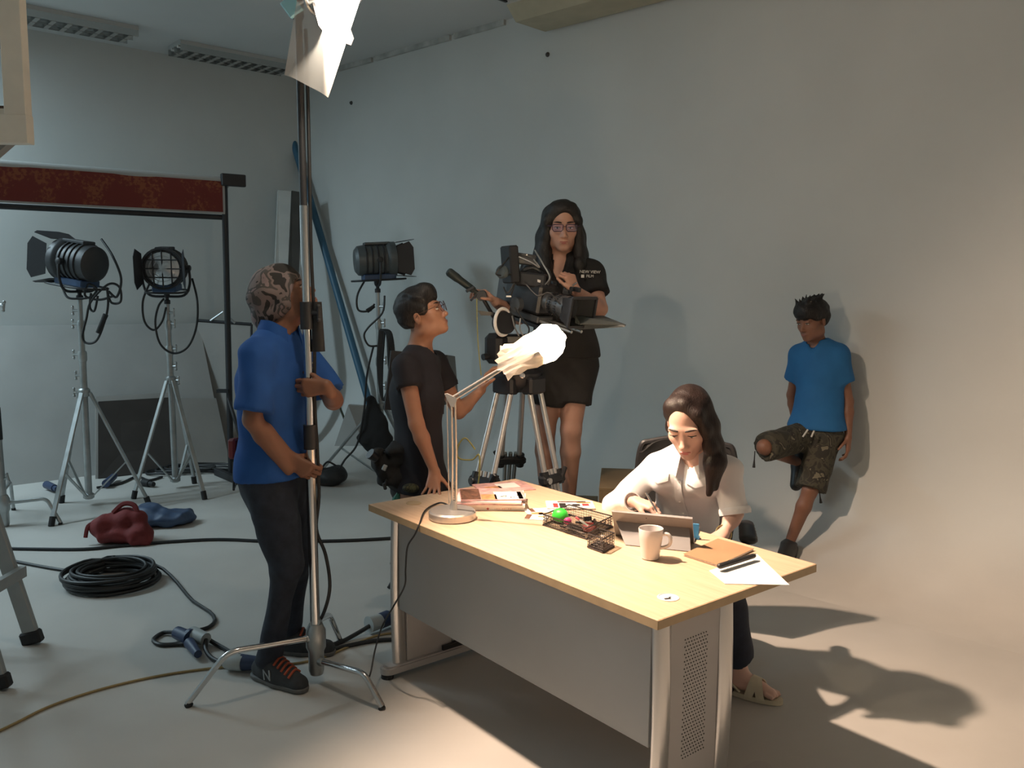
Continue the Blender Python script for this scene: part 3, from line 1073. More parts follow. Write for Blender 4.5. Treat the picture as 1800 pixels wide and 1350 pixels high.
def red_mat():
    m = bpy.data.materials.new('red_brocade')
    m.use_nodes = True
    nt = m.node_tree
    b = nt.nodes['Principled BSDF']
    b.inputs['Roughness'].default_value = 0.7
    tc = nt.nodes.new('ShaderNodeTexCoord')
    n = nt.nodes.new('ShaderNodeTexNoise'); n.inputs['Scale'].default_value = 5.5; n.inputs['Detail'].default_value = 2
    n2 = nt.nodes.new('ShaderNodeTexNoise'); n2.inputs['Scale'].default_value = 42; n2.inputs['Detail'].default_value = 3
    nt.links.new(tc.outputs['Object'], n.inputs['Vector']); nt.links.new(tc.outputs['Object'], n2.inputs['Vector'])
    a = nt.nodes.new('ShaderNodeMath'); a.operation = 'MULTIPLY'
    nt.links.new(n.outputs['Fac'], a.inputs[0]); nt.links.new(n2.outputs['Fac'], a.inputs[1])
    r = nt.nodes.new('ShaderNodeValToRGB')
    r.color_ramp.elements[0].position = 0.27; r.color_ramp.elements[0].color = (0.17, 0.022, 0.016, 1)
    r.color_ramp.elements[1].position = 0.36; r.color_ramp.elements[1].color = (0.26, 0.075, 0.03, 1)
    nt.links.new(a.outputs[0], r.inputs[0])
    nt.links.new(r.outputs[0], b.inputs['Base Color'])
    return m
dn = V(0, 0, -1)
off = RL.cross(UPV) * 0.046
if off.y > 0: off = -off
mb = MB()
mb.surf(lambda u, v: R1 + RL * (0.01 + 2.85 * u) + off + dn * (0.0 + 0.250 * v) + off * (0.05 * math.sin(20 * u)), 40, 6, th=0.002)
mb.build('red_cloth', red_mat(), t2)
mb = MB()
mb.surf(lambda u, v: R1 + RL * (-0.01 + 2.87 * u) + off * 0.9 + dn * (0.0 + 0.266 * v), 30, 4, th=0.002)
mb.build('cloth_backing', MATS['pale_paper'], t2)

# ------------------------------------------------------------------ boards leaning at the left wall
M_BOARD = mat('white_foam_board', (0.38, 0.38, 0.365), 0.75, var=0.06, scale=2.2)
M_BOARD2 = mat('greyed_board', (0.30, 0.29, 0.27), 0.8, var=0.06, scale=3)
M_BROWN = mat('dark_brown_panel', (0.038, 0.032, 0.028), 0.6, var=0.15, scale=5)
mb = MB()
mb.plate([(-4.342,6.684,0.000), (-2.724,8.062,0.000), (-3.073,8.420,1.273), (-4.563,7.164,1.292)], -0.04)
tag(mb.build('foam_board', M_BOARD, smooth=False), 'large white board leaning on the wall behind the spotlights', 'board')
t = thing('panel', 'dark brown panel with pale edge leaning against the white board', 'panel', (-3.281,7.346,0.000))
mb = MB()
c = [V((-3.538,7.159,0.000)), V((-3.030,7.542,0.000)), V((-3.162,7.870,0.656)), V((-3.647,7.450,0.669))]
mb.plate(c, -0.02)
mb.build('pale_back', M_BOARD2, t, smooth=False)
mb = MB()
nn = (c[1] - c[0]).cross(c[3] - c[0]).normalized() * -0.0
e = (c[1] - c[0]).cross(c[3] - c[0]).normalized()
if e.y > 0: e = -e
mb.plate([lerp(c[0], c[1], 0.03) + e * 0.004, lerp(c[0], c[1], 0.985) + e * 0.004, lerp(lerp(c[0], c[1], 0.985), lerp(c[3], c[2], 0.985), 0.93) + e * 0.004, lerp(lerp(c[0], c[1], 0.03), lerp(c[3], c[2], 0.03), 0.93) + e * 0.004], 0.012)
mb.build('dark_face', M_BROWN, t, smooth=False)
mb = MB()
mb.plate([(-3.024,7.566,0.000), (-2.640,7.907,0.000), (-2.817,8.100,0.576), (-3.131,7.840,0.607)], -0.03)
tag(mb.build('board', M_BOARD2, smooth=False), 'low grey board beside the dark brown panel', 'board')
t = thing('framed_screen', 'grey framed screen with triangular wire handle behind the backdrop post', 'screen', (-2.713,8.062,0.000))
c = [V((-3.035,8.200,0.003)), V((-2.552,8.250,-0.003)), V((-2.569,8.450,1.265)), V((-3.087,8.400,1.302))]
c[0].z = max(c[0].z, 0.0); c[1].z = max(c[1].z, 0.0); c[0].z = c[1].z = 0.0
mb = MB(); mb.plate(c, -0.012); mb.build('face', M_BOARD2, t, smooth=False)
mb = MB(); mb.cyl(c[3], c[2], 0.015); mb.cyl(c[2], c[1], 0.012); mb.build('frame', M_BLACK, t)
mb = MB(); mb.tube([(-2.953,8.400,1.298), (-2.828,8.400,1.387), (-2.724,8.430,1.276)], 0.012, 8); mb.build('wire_handle', M_STEEL, t)

# narrow planks in the corner
mb = MB()
mb.plate([(-2.322,8.026,0.000), (-2.218,8.085,0.000), (-2.227,8.750,2.585), (-2.350,8.720,2.592)], -0.03)
tag(mb.build('plank', mat('white_plank', (0.48, 0.49, 0.47), 0.7, var=0.05), smooth=False), 'narrow white plank standing in the room corner', 'plank')
mb = MB()
mb.plate([(-2.208,8.085,0.000), (-2.119,8.144,0.000), (-2.121,8.760,2.576), (-2.218,8.740,2.590)], -0.03)
tag(mb.build('plank', mat('dark_plank', (0.05, 0.047, 0.042), 0.6, var=0.15), smooth=False), 'narrow dark brown plank standing in the room corner', 'plank')
# blue pipe
mb = MB()
pb, pt = V((-1.222,8.129,0.000)) + V(0, 0, 0.03), V((-2.424,9.372,3.426))
mb.cyl(pb, pt, 0.036, n=16)
tag(mb.build('pipe', mat('blue_pvc', (0.035, 0.115, 0.19), 0.45, var=0.06)), 'long blue plastic pipe leaning diagonally into the corner', 'pipe')
# pale foam sheet and thin rod between the stands
mb = MB()
mb.plate([V((-1.761,8.271,0.000)) + V(0, 0, 0.01), V((-1.345,8.016,0.000)) + V(0, 0, 0.01), (-1.394,8.050,0.519), (-1.537,7.980,0.539)], -0.025)
tag(mb.build('foam_sheet', M_BOARD, smooth=False), 'small pale foam sheet leaning at the foot of the blue pipe', 'foam sheet')
mb = MB()
mb.cyl(V((-1.479,8.284,0.000)) + V(0, -0.1, 0.01), (-1.720,7.980,0.795), 0.011)
mb.cyl((-1.653,7.980,0.677), (-1.673,7.900,0.655), 0.014)
tag(mb.build('rod', mat('olive_metal', (0.09, 0.10, 0.07), 0.5)), 'thin olive rod leaning near the foam sheet', 'rod')
# black bags by the wall
M_BAG = mat('black_nylon', (0.014, 0.014, 0.015), 0.6)
s = Soft()
p = V((-1.506,7.030,0.000))
s.ell(p + V(0.0, 0, 0.075), (0.13, 0.12, 0.075), k=0.03).ell(p + V(-0.09, 0.03, 0.07), (0.10, 0.10, 0.07), k=0.04).ell(p + V(0.04, 0.02, 0.11), (0.08, 0.08, 0.05), k=0.03)
s.ripple(0.012, 40, 5).cut(p, (0, 0, -1))
bag = s.build('equipment_bag', M_BAG, h=0.012)
tag(bag, 'lumpy black equipment bag on the floor under the stand leg', 'bag')
mb = MB()
mb.tube(spline([p + V(-0.08, 0, 0.13), p + V(-0.03, 0.02, 0.19), p + V(0.05, 0.02, 0.15)], 6), 0.008, 6)
mb.build('strap', M_RUBBER, bag)
t = thing('cable_heap', 'heap of black cable and connectors lying by the leaning boards', 'cable', (-2.967,7.270,0.000))
for k in range(5):
    r0 = 0.10 + 0.018 * k
    cc = lerp((-3.027,7.357,0.000), (-2.658,7.558,0.000), k / 4) + V(0, 0, 0.02 + 0.012 * (k % 3))
    MB().tube([cc + V(r0 * 1.6 * math.cos(a), r0 * 0.8 * math.sin(a), 0.006 * math.sin(3 * a)) for a in [2 * math.pi * i / 24 for i in range(24)]], 0.011, 7, True).build('cable_loop', M_CABLE, t)
MB().tube(spline([(-3.358,6.807,0.012), (-3.240,6.952,0.012), (-3.210,7.207,0.012), (-3.051,7.084,0.012), (-2.994,7.216,0.012)], 6), 0.010, 7).build('cable', M_CABLE, t)
for (a, b, mm) in (((-3.744,6.773,0.040), (-3.620,6.661,0.040), M_BLUEPLUG), ((-3.284,6.810,0.045), (-3.334,7.056,0.045), M_BLUEPLUG), ((-3.030,6.924,0.030), (-2.962,6.886,0.030), M_RUBBER)):
    mb = MB()
    mb.cyl(a, b, 0.032, 0.028, n=12)
    mb.lathe(b, V(b) - V(a), [(0, 0), (0.022, 0), (0.02, 0.05), (0, 0.05)], 10)
    mb.build('connector', mm, t)

# sand bags
M_RED = mat('red_canvas', (0.17, 0.022, 0.022), 0.8, var=0.12, scale=12, bump=0.2, bscale=120)
M_NAVY = mat('blue_nylon', (0.035, 0.065, 0.13), 0.5, var=0.15, scale=9)
def bag_thing(name, label, p, fn, m):
    s = Soft(); fn(s, V(p)); s.ripple(0.014, 38, 11); s.cut(p, (0, 0, -1))
    return tag(s.build(name, m, h=0.011, base=p), label, 'bag')
def redb(s, p):
    s.ell(p + V(0.02, 0, 0.06), (0.19, 0.13, 0.07), k=0.03)
    s.ell(p + V(-0.07, -0.02, 0.12), (0.10, 0.09, 0.07), k=0.05)
    s.ell(p + V(0.06, 0.03, 0.15), (0.10, 0.08, 0.06), k=0.05)
    s.ell(p + V(0.14, -0.04, 0.03), (0.08, 0.07, 0.035), k=0.04)
rb = bag_thing('canvas_bag', 'crumpled red canvas bag with handle loop on the floor', (-2.526,5.399,0.000), redb, M_RED)
pr = V((-2.526,5.399,0.000))
MB().tube(spline([pr + V(-0.13, -0.05, 0.14), pr + V(-0.17, -0.07, 0.12), pr + V(-0.185, -0.08, 0.05)], 5), [0.014] * 11, 6).build('strap', M_RED, rb)
MB().tube(spline([pr + V(-0.04, 0.0, 0.19), pr + V(0.02, 0.02, 0.245), pr + V(0.09, 0.02, 0.235), pr + V(0.12, 0.0, 0.17)], 5), 0.016, 6).build('handle_loop', M_RED, rb)
def blueb(s, p):
    s.ell(p + V(0, 0, 0.05), (0.20, 0.13, 0.055), (V(0.95, 0.3, 0), V(-0.3, 0.95, 0), UPV), k=0.03)
    s.ell(p + V(0.10, 0.02, 0.045), (0.13, 0.11, 0.04), k=0.04)
    s.ell(p + V(-0.10, 0.03, 0.08), (0.12, 0.09, 0.05), k=0.05)
bag_thing('nylon_bag', 'flat dark blue nylon bag beside the red canvas bag', (-2.420,5.801,0.000), blueb, M_NAVY)

# ------------------------------------------------------------------ cables on the floor
def floor_cable(name, label, px, r, m, group=None, n=8):
    pts = spline([V(q) + V(0, 0, r) for q in px], n)
    mb = MB(); mb.tube(pts, r, 8)
    return tag(mb.build(name, m), label, 'cable', group)
floor_cable('floor_cable', 'long black cable running straight across the floor behind the stand', [(-3.265,5.209,0.000), (-2.937,5.196,0.000), (-2.657,5.204,0.000), (-2.461,5.280,0.000), (-2.191,5.373,0.000), (-1.899,5.431,0.000), (-1.576,5.403,0.000), (-1.247,5.413,0.000), (-0.922,5.461,0.000), (-0.596,5.547,0.000)], 0.0105, M_CABLE)
coil_c = V((-2.228,4.638,0.000))
pts = [V((-3.124,5.034,0.000)) + V(0, 0, .009), V((-2.806,4.895,0.000)) + V(0, 0, .009), V((-2.557,4.801,0.000)) + V(0, 0, .009)]
rnd = random.Random(4)
NT = 13
for k in range(NT * 18):
    a = math.pi * 0.75 + 2 * math.pi * k / 18
    lay = k // 18
    r0 = 0.195 + 0.035 * math.sin(lay * 2.1) 
    cx, cy = 0.014 * math.sin(lay * 1.7), 0.012 * math.cos(lay * 2.3)
    pts.append(coil_c + V(cx + r0 * 1.08 * math.cos(a), cy + r0 * math.sin(a), 0.010 + 0.0065 * lay + 0.005 * math.sin(a * 2 + lay)))
tail = [(-2.067,4.795,0.000), (-1.918,4.683,0.000), (-1.779,4.506,0.000), (-1.663,4.341,0.000), (-1.530,4.203,0.000), (-1.463,4.093,0.000), (-1.462,4.008,0.000), (-1.493,3.973,0.000)]
pts += [V(q) + V(0, 0, 0.009 + 0.05 * max(0, 1 - i * 0.6)) for i, q in enumerate(tail)]
mb = MB(); mb.tube(spline(pts, 2), 0.0095, 7)
tag(mb.build('coiled_cable', M_CABLE), 'coil of black cable lying on the floor near the ladder', 'cable')
# blue connector with loop
t = thing('power_connector', 'blue and grey mains connector pair with looped cable', 'power connector', (-1.479,3.809,0.000), 'blue mains connectors on the floor')
mb = MB(); mb.cyl((-1.564,3.874,0.035), (-1.476,3.799,0.040), 0.030, 0.033, n=14); mb.cyl((-1.486,3.825,0.040), (-1.471,3.812,0.040), 0.038, n=14)
mb.build('blue_socket', M_BLUEPLUG, t)
mb = MB(); mb.cyl((-1.483,3.839,0.045), (-1.399,3.788,0.040), 0.036, 0.030, n=14); mb.build('grey_plug', M_WHITEPLUG, t)
mb = MB(); mb.cyl((-1.469,3.772,0.030), (-1.386,3.652,0.030), 0.026, 0.018, n=12); mb.build('hinged_cap', M_BLUEPLUG, t)
MB().tube(spline([(-1.568,3.886,0.030), (-1.650,3.927,0.012), (-1.667,3.850,0.011), (-1.612,3.794,0.011), (-1.528,3.802,0.011), (-1.466,3.785,0.030)], 7), 0.010, 8).build('cable_loop', M_CABLE, t)
MB().tube(spline([(-1.399,3.788,0.040), (-1.383,3.740,0.012), (-1.320,3.648,0.011), (-1.229,3.573,0.020)], 7), 0.010, 8).build('cable', M_CABLE, t)
MB().tube(spline([(-1.418,3.825,0.035), (-1.358,3.803,0.012), (-1.265,3.721,0.011), (-1.171,3.643,0.020)], 7), 0.010, 8).build('cable', M_CABLE, t)
t = thing('power_connector', 'grey and blue mains connector beside the heel of the sneaker', 'power connector', (-1.199,3.634,0.000), 'blue mains connectors on the floor')
mb = MB(); mb.lathe(V((-1.235,3.563,0.040)), V((-1.161,3.548,0.040)) - V((-1.235,3.563,0.040)), [(0, 0), (0.028, 0), (0.035, 0.02), (0.036, 0.07), (0.033, 0.085), (0, 0.085)], 14); mb.build('grey_plug', M_WHITEPLUG, t)
mb = MB(); mb.cyl((-1.163,3.553,0.040), (-1.091,3.544,0.040), 0.036, 0.030, n=14); mb.build('blue_socket', M_BLUEPLUG, t)
t = thing('power_connector', 'grey and blue mains connector propped beside the desk leg', 'power connector', (-0.623,4.027,0.000), 'blue mains connectors on the floor')
mb = MB(); mb.cyl((-0.677,3.953,0.050), (-0.620,4.011,0.050), 0.040, 0.036, n=14); mb.build('grey_plug', M_WHITEPLUG, t)
mb = MB(); mb.cyl((-0.629,3.997,0.050), (-0.597,4.040,0.050), 0.038, n=14); mb.build('blue_ring', M_BLUEPLUG, t)
mb = MB(); mb.cyl((-0.597,4.040,0.050), (-0.543,4.100,0.050), 0.034, 0.026, n=14); mb.build('grey_socket', M_STEEL, t)
MB().tube(spline([(-0.671,3.952,0.045), (-0.732,3.909,0.020), (-0.787,3.844,0.011), (-0.845,3.804,0.011), (-0.903,3.841,0.011)], 7), 0.0105, 8).build('cable', M_CABLE, t)
floor_cable('floor_cable', 'black cable curving along the floor from the stand to the desk leg', [(-0.991,3.727,0.000), (-0.868,3.730,0.000), (-0.764,3.793,0.000), (-0.643,3.859,0.000), (-0.513,3.882,0.000), (-0.365,3.878,0.000)], 0.010, M_CABLE)
floor_cable('floor_cable', 'thin yellow cord arcing across the pale floor', [(-1.930,2.975,0.000), (-1.880,3.070,0.000), (-1.811,3.221,0.000), (-1.678,3.367,0.000), (-1.493,3.490,0.000), (-1.301,3.564,0.000), (-1.137,3.596,0.000), (-0.944,3.622,0.000), (-0.823,3.701,0.000), (-0.751,3.794,0.000), (-0.640,3.925,0.000), (-0.525,3.974,0.000)], 0.0055, mat('yellow_cord', (0.34, 0.25, 0.11), 0.6))

# ------------------------------------------------------------------ step ladder at the left edge
M_LADDER = mat('ladder_aluminium', (0.36, 0.37, 0.36), 0.5, metal=0.55, var=0.08)
F1, F2 = V((-2.206,3.812,0.000)), V((-2.093,3.364,0.000))
AP1, AP2 = V(F1.x - 0.44, F1.y - 0.04, 1.75), V(F2.x - 0.42, F2.y + 0.04, 1.75)
t = thing('step_ladder', 'aluminium step ladder with black rubber feet at the edge of the set', 'ladder', V(F1.x - 0.4, (F1.y + F2.y) / 2, 0))
G1, G2 = F1 + V(-0.95, 0, 0), F2 + V(-0.95, 0.0, 0)
for a, b in ((F1, AP1), (F2, AP2), (G1, AP1), (G2, AP2)):
    z = (b - a).normalized()
    mb = MB()
    mb.box((a + b) / 2 + V(0, 0, 0.01), (0.07, 0.028, (b - a).length - 0.02), (V(0, 1, 0).cross(z).normalized(), z.cross(V(0, 1, 0).cross(z)).normalized(), z), 0.004)
    rl = mb.build('rail', M_LADDER, t)
    mb = MB()
    mb.box(a + z * 0.035, (0.095, 0.045, 0.06), (V(0, 1, 0).cross(z).normalized(), z.cross(V(0, 1, 0).cross(z)).normalized(), z), 0.008)
    mb.build('rubber_foot', M_RUBBER, rl)
for k in range(1, 6):
    q = 0.3 * k / 1.75
    a, b = lerp(G1, AP1, q), lerp(G2, AP2, q)
    mb = MB(); mb.box((a + b) / 2, (0.08, (a - b).length, 0.025)); mb.build('step', M_LADDER, t, smooth=False)
mb = MB(); a, b = lerp(F1, AP1, 0.2), lerp(F2, AP2, 0.2); mb.box((a + b) / 2, (0.03, (a - b).length, 0.05)); mb.build('cross_bar', M_LADDER, t, smooth=False)
mb = MB(); a, b = lerp(F1, AP1, 0.17), lerp(G1, AP1, 0.17); z = (b - a).normalized(); mb.cyl(a, b - V(0, 0, 0.12), 0.012); mb.build('spreader', M_LADDER, t)
mb = MB(); mb.box((AP1 + AP2) / 2, (0.22, (AP1 - AP2).length + 0.06, 0.04), None, 0.006); mb.build('top_cap', M_LADDER, t, smooth=False)

# ------------------------------------------------------------------ set window frame at the upper left
M_CREAM = mat('cream_paint', (0.86, 0.81, 0.70), 0.6, var=0.06, scale=6)
M_RAWWOOD = mat('raw_wood_edge', (0.14, 0.08, 0.05), 0.8)
wf = V((-2.025,3.700,2.248))
t = thing('set_window_frame', 'cream painted wooden window frame of a set on wooden props', 'window frame', V(wf.x - 0.6, wf.y, 0))
TW = V(0.12, 0, 0) 
X0, Y0, Zb = wf.x, wf.y, wf.z
mb = MB(); mb.box((X0 - 0.055, Y0, Zb + 0.70), (0.092, 0.05, 1.38), None, 0.003); mb.build('stile', M_CREAM, t, smooth=False)
mb = MB(); mb.box((X0 - 0.6, Y0 - 0.002, Zb + 0.055), (1.19, 0.054, 0.118), None, 0.003); mb.build('bottom_rail', M_CREAM, t, smooth=False)
mb = MB(); mb.box((X0 - 0.6, Y0 + 0.006, Zb + 0.125), (1.0, 0.04, 0.028)); mb.build('sill_strip', M_CREAM, t, smooth=False)
mb = MB(); mb.box((X0 - 0.6, Y0 + 0.02, Zb + 0.146), (1.0, 0.03, 0.016)); mb.build('raw_edge', M_RAWWOOD, t, smooth=False)
mb = MB(); mb.box((X0 - 0.11, Y0 + 0.02, Zb + 0.72), (0.014, 0.03, 1.16)); mb.build('raw_edge', M_RAWWOOD, t, smooth=False)
mb = MB(); mb.box((X0 - 0.6, Y0 + 0.01, (-2.087,3.700,2.735)[2]), (1.05, 0.035, 0.035)); mb.build('glazing_bar', M_CREAM, t, smooth=False)
mb = MB(); a, b = V((-2.091,3.740,2.742)), V((-2.314,3.740,2.537)); mb.box((a + b) / 2, ((b - a).length, 0.03, 0.035), ((b - a).normalized(), V(0, 1, 0), (b - a).normalized().cross(V(0, 1, 0)))); mb.build('diagonal_batten', M_RAWWOOD, t, smooth=False)
mb = MB(); mb.box((X0 - 1.14, Y0, Zb + 0.70), (0.092, 0.05, 1.38), None, 0.003); mb.build('stile', M_CREAM, t, smooth=False)
for (a, b) in (((X0 - 0.12, Y0 + 0.05, Zb + 0.02), (X0 - 0.75, Y0 + 0.12, Zb - 0.45)), ((X0 - 0.75, Y0 + 0.1, Zb + 0.4), (X0 - 0.75, Y0 + 0.1, 0)), ((X0 - 1.12, Y0 + 0.05, Zb + 0.4), (X0 - 1.12, Y0 + 0.05, 0))):
    a, b = V(a), V(b); z = (b - a).normalized(); x, y, z = frame(z)
    mb = MB(); mb.box((a + b) / 2, (0.045, 0.03, (b - a).length), (x, y, z)); mb.build('prop', M_BOARD2, t, smooth=False)

# ------------------------------------------------------------------ ceiling fixtures
M_LOUVRE = mat('louvre_metal', (0.52, 0.53, 0.52), 0.25, metal=0.85)
M_FIXT = mat('fixture_white', (0.45, 0.46, 0.45), 0.5)
M_TUBE = emit('fill_fluorescent_tube', (0.8, 0.95, 1.0), 6)
def louvre_light(label, a, b, n, lit=False):
    a, b = V(a), V(b)
    d = (b - a).normalized()
    sd = d.cross(UPV)
    c = (a + b) / 2
    L = (b - a).length
    t = thing('ceiling_light', label, 'ceiling light', V(c.x, c.y, CEIL), 'louvred ceiling lights')
    mb = MB(); mb.box(V(c.x, c.y, CEIL - 0.018), (L, 0.30, 0.034), (d, sd, UPV)); mb.build('tray', M_FIXT, t, smooth=False)
    for sg in (-1, 0, 1):
        mb = MB(); mb.box(V(c.x, c.y, CEIL - 0.06) + sd * (0.145 * sg), (L, 0.008, 0.055), (d, sd, UPV)); mb.build('side_reflector', M_LOUVRE, t, smooth=False)
    for k in range(n):
        p = a + d * (L * (k + 0.5) / n)
        for sg in (-1, 1):
            mb = MB()
            q = V(p.x, p.y, CEIL - 0.09) + sd * (0.0725 * sg)
            mb.prism([(-0.018, 0), (0.018, 0), (0.003, 0.055), (-0.003, 0.055)], q - sd * 0.066, d, UPV, sd * 0.132)
            mb.build('louvre_blade', M_LOUVRE, t, smooth=False)
    for sg in (-1, 1):
        mb = MB(); mb.cyl(V(a.x, a.y, CEIL - 0.045) + sd * (0.0725 * sg), V(b.x, b.y, CEIL - 0.045) + sd * (0.0725 * sg), 0.0125, n=10); mb.build('fluorescent_tube', M_TUBE if lit else M_GLASSW, t)
    if lit:  # only the added fill fixtures carry an area light
        ld = bpy.data.lights.new('added_fluorescent_fill', 'AREA'); ld.shape = 'RECTANGLE'; ld.size = L; ld.size_y = 0.26; ld.energy = FILL_TUBE_POWER; ld.color = (0.68, 0.89, 1.0)
        lo = bpy.data.objects.new('added_fluorescent_fill', ld); COL.objects.link(lo); lo.parent = t; lo.location = (0, 0, -0.10); lo.rotation_euler = (0, 0, math.atan2(d.y, d.x))
ca, cb = V((-3.065,7.991,3.740)), V((-2.311,8.796,3.740))
cdir = -LDIR
louvre_light('unlit louvred ceiling light closest to the room corner', ca + LN * 0.02, ca + LN * 0.02 + cdir * (cb - ca).length, 11)
ca2 = V((-3.268,7.605,3.740))
louvre_light('unlit louvred ceiling light above the set window frame', ca2 + LN * 0.02 - cdir * 1.75, ca2 + LN * 0.02, 15)

# added unseen fixtures of the same type, cool fill for the left side
for (x, y, lab) in ((-5.2, 5.75, 'lit louvred ceiling light near the left wall'), (-6.2, 4.7, 'lit louvred ceiling light at the far end of the left wall')):
    a = V(x, y, CEIL)
    louvre_light(lab, a - cdir * 0.62, a + cdir * 0.62, 11, True)
# air conditioner under the ceiling
M_AC = mat('ac_white', (0.50, 0.51, 0.50), 0.5)
M_ACB = mat('ac_beige', (0.40, 0.37, 0.27), 0.6, var=0.06)
e = V((0.229,6.865,3.609))
s0 = (e - CORNER).dot(RDIR)
t = thing('air_conditioner', 'ceiling mounted air conditioner above the cove wall', 'air conditioner', CORNER + RDIR * (s0 + 0.9) + RN * 0.45 + UPV * CEIL)
zb = e.z
def acp(a, b, z):
    return CORNER + RDIR * (s0 + a) + RN * b + UPV * z
mb = MB(); mb.box(acp(0.95, 0.45, (zb + CEIL) / 2 + 0.05), (1.9, 0.88, CEIL - zb - 0.1), (RDIR, RN, UPV), 0.02); mb.build('casing', M_AC, t, smooth=False)
mb = MB(); mb.add([acp(0.0, 0.05, zb), acp(1.9, 0.05, zb), acp(1.9, 0.38, zb + 0.0), acp(0.0, 0.38, zb), acp(0.0, 0.02, zb + 0.14), acp(1.9, 0.02, zb + 0.14), acp(1.9, 0.48, zb + 0.10), acp(0, 0.48, zb + 0.10)], [(3, 2, 1, 0), (4, 5, 6, 7), (0, 1, 5, 4), (1, 2, 6, 5), (2, 3, 7, 6), (3, 0, 4, 7)]); mb.build('lower_panel', M_ACB, t, smooth=False)
mb = MB(); mb.box(acp(0.12, 0.75, zb + 0.095), (0.10, 0.26, 0.012), (RDIR, RN, UPV)); mb.build('vent_slot', M_BLACK, t, smooth=False)
mb = MB(); mb.box(acp(0.06, 0.60, zb + 0.095), (0.02, 0.12, 0.012), (RDIR, RN, UPV)); mb.build('vent_slot', M_BLACK, t, smooth=False)

# ------------------------------------------------------------------ wooden step boxes behind the desk
M_CRATE = mat('brown_plywood', (0.16, 0.115, 0.06), 0.7, var=0.12, scale=6)
BX = V(0.7071, -0.7071, 0); BY = V(0.7071, 0.7071, 0)
def plybox(label, c, sx, sy, h, ax):
    t = thing('wooden_box', label, 'wooden box', V(c), 'plywood step boxes')
    c = V(c)
    X, Y = V(ax[0]), V(ax[1])
    mb = MB(); mb.box(c + UPV * (h - 0.009), (sx, sy, 0.018), (X, Y, UPV), 0.002); mb.build('lid', M_CRATE, t, smooth=False)
    for sg in (-1, 1):
        mb = MB(); mb.box(c + X * (sg * (sx / 2 - 0.009)) + UPV * ((h - 0.018) / 2), (0.018, sy, h - 0.018), (X, Y, UPV), 0.001); mb.build('side', M_CRATE, t, smooth=False)
        mb = MB(); mb.box(c + Y * (sg * (sy / 2 - 0.009)) + UPV * ((h - 0.018) / 2), (sx - 0.036, 0.018, h - 0.018), (X, Y, UPV), 0.001); mb.build('side', M_CRATE, t, smooth=False)
    return t
AXB = (V(0.992, -0.126, 0), V(0.126, 0.992, 0), UPV)
plybox('low brown plywood box that the standing woman stands on', (0.265, 4.76, 0), 0.44, 0.62, 0.42, AXB)
plybox('taller brown plywood box against the side of the low one', (0.715, 4.66, 0), 0.44, 0.50, 0.615, AXB)

# ------------------------------------------------------------------ the desk
DA = V(-0.600, 3.537, 0)          # left front corner on the floor
DU = V(0.6328, -0.7743, 0)        # along the length
DW = V(0.7743, 0.6328, 0)         # towards the sitter
UP = V(0, 0, 1)
DL, DD, DH = 1.6, 0.8, 0.75
def desk_pt(u, w, z=DH):
    return DA + DU * u + DW * w + UP * z
def wood_mat():
    m = bpy.data.materials.new('beech_laminate')
    m.use_nodes = True
    nt = m.node_tree
    b = nt.nodes['Principled BSDF']
    b.inputs['Roughness'].default_value = 0.42
    tc = nt.nodes.new('ShaderNodeTexCoord')
    mp = nt.nodes.new('ShaderNodeMapping')
    mp.inputs['Rotation'].default_value = (0, 0, math.atan2(DU.y, DU.x) * -1)
    mp.inputs['Scale'].default_value = (1.2, 16, 1)
    n = nt.nodes.new('ShaderNodeTexNoise')
    n.inputs['Scale'].default_value = 4
    n.inputs['Detail'].default_value = 6
    r = nt.nodes.new('ShaderNodeValToRGB')
    r.color_ramp.elements[0].position = 0.3
    r.color_ramp.elements[1].position = 0.7
    r.color_ramp.elements[0].color = (0.58, 0.405, 0.265, 1)
    r.color_ramp.elements[1].color = (0.68, 0.505, 0.355, 1)
    vr = nt.nodes.new('ShaderNodeVectorRotate')
    vr.rotation_type = 'Z_AXIS'
    vr.inputs['Angle'].default_value = -math.atan2(DU.y, DU.x)
    nt.links.new(tc.outputs['Object'], vr.inputs['Vector'])
    mp.inputs['Rotation'].default_value = (0, 0, 0)
    nt.links.new(vr.outputs[0], mp.inputs['Vector'])
    nt.links.new(mp.outputs[0], n.inputs['Vector'])
    nt.links.new(n.outputs['Fac'], r.inputs[0])
    nt.links.new(r.outputs[0], b.inputs['Base Color'])
    return m
M_WOOD = wood_mat()
M_EDGE = mat('edge_band', (0.50, 0.36, 0.21), 0.5, var=0.06, scale=20)
M_PANEL = mat('grey_laminate', (0.35, 0.35, 0.34), 0.55, var=0.03, scale=3)
M_LEG = mat('silver_metal', (0.62, 0.61, 0.60), 0.28, metal=0.9)
M_SHEETMETAL = mat('grey_sheet_metal', (0.46, 0.44, 0.43), 0.5, var=0.03)
M_BLACKP = mat('black_plastic', (0.018, 0.018, 0.02), 0.45)
M_WHITEP = mat('white_plastic', (0.78, 0.77, 0.74), 0.4)
DAX = (DU, DW, UP)
desk = thing('office_desk', 'beech topped office desk with grey modesty panel and silver legs', 'desk', DA + DU * 0.8 + DW * 0.4)
mb = MB()
mb.box(desk_pt(DL / 2, DD / 2, DH - 0.014), (DL - 0.002, DD - 0.002, 0.028), DAX, 0.0015)
top = mb.build('desktop', M_WOOD, desk, smooth=False)
mb = MB()
for (u, w, a, b) in ((DL / 2, 0.0, DL, 0.002), (DL / 2, DD, DL, 0.002)):
    mb.box(desk_pt(u, w, DH - 0.0145), (a, b, 0.027), DAX)
for (u, w, a, b) in ((0, DD / 2, 0.002, DD), (DL, DD / 2, 0.002, DD)):
    mb.box(desk_pt(u, w, DH - 0.0145), (a, b, 0.027), DAX)
eb = mb.build('edge_band', M_EDGE, top, smooth=False)
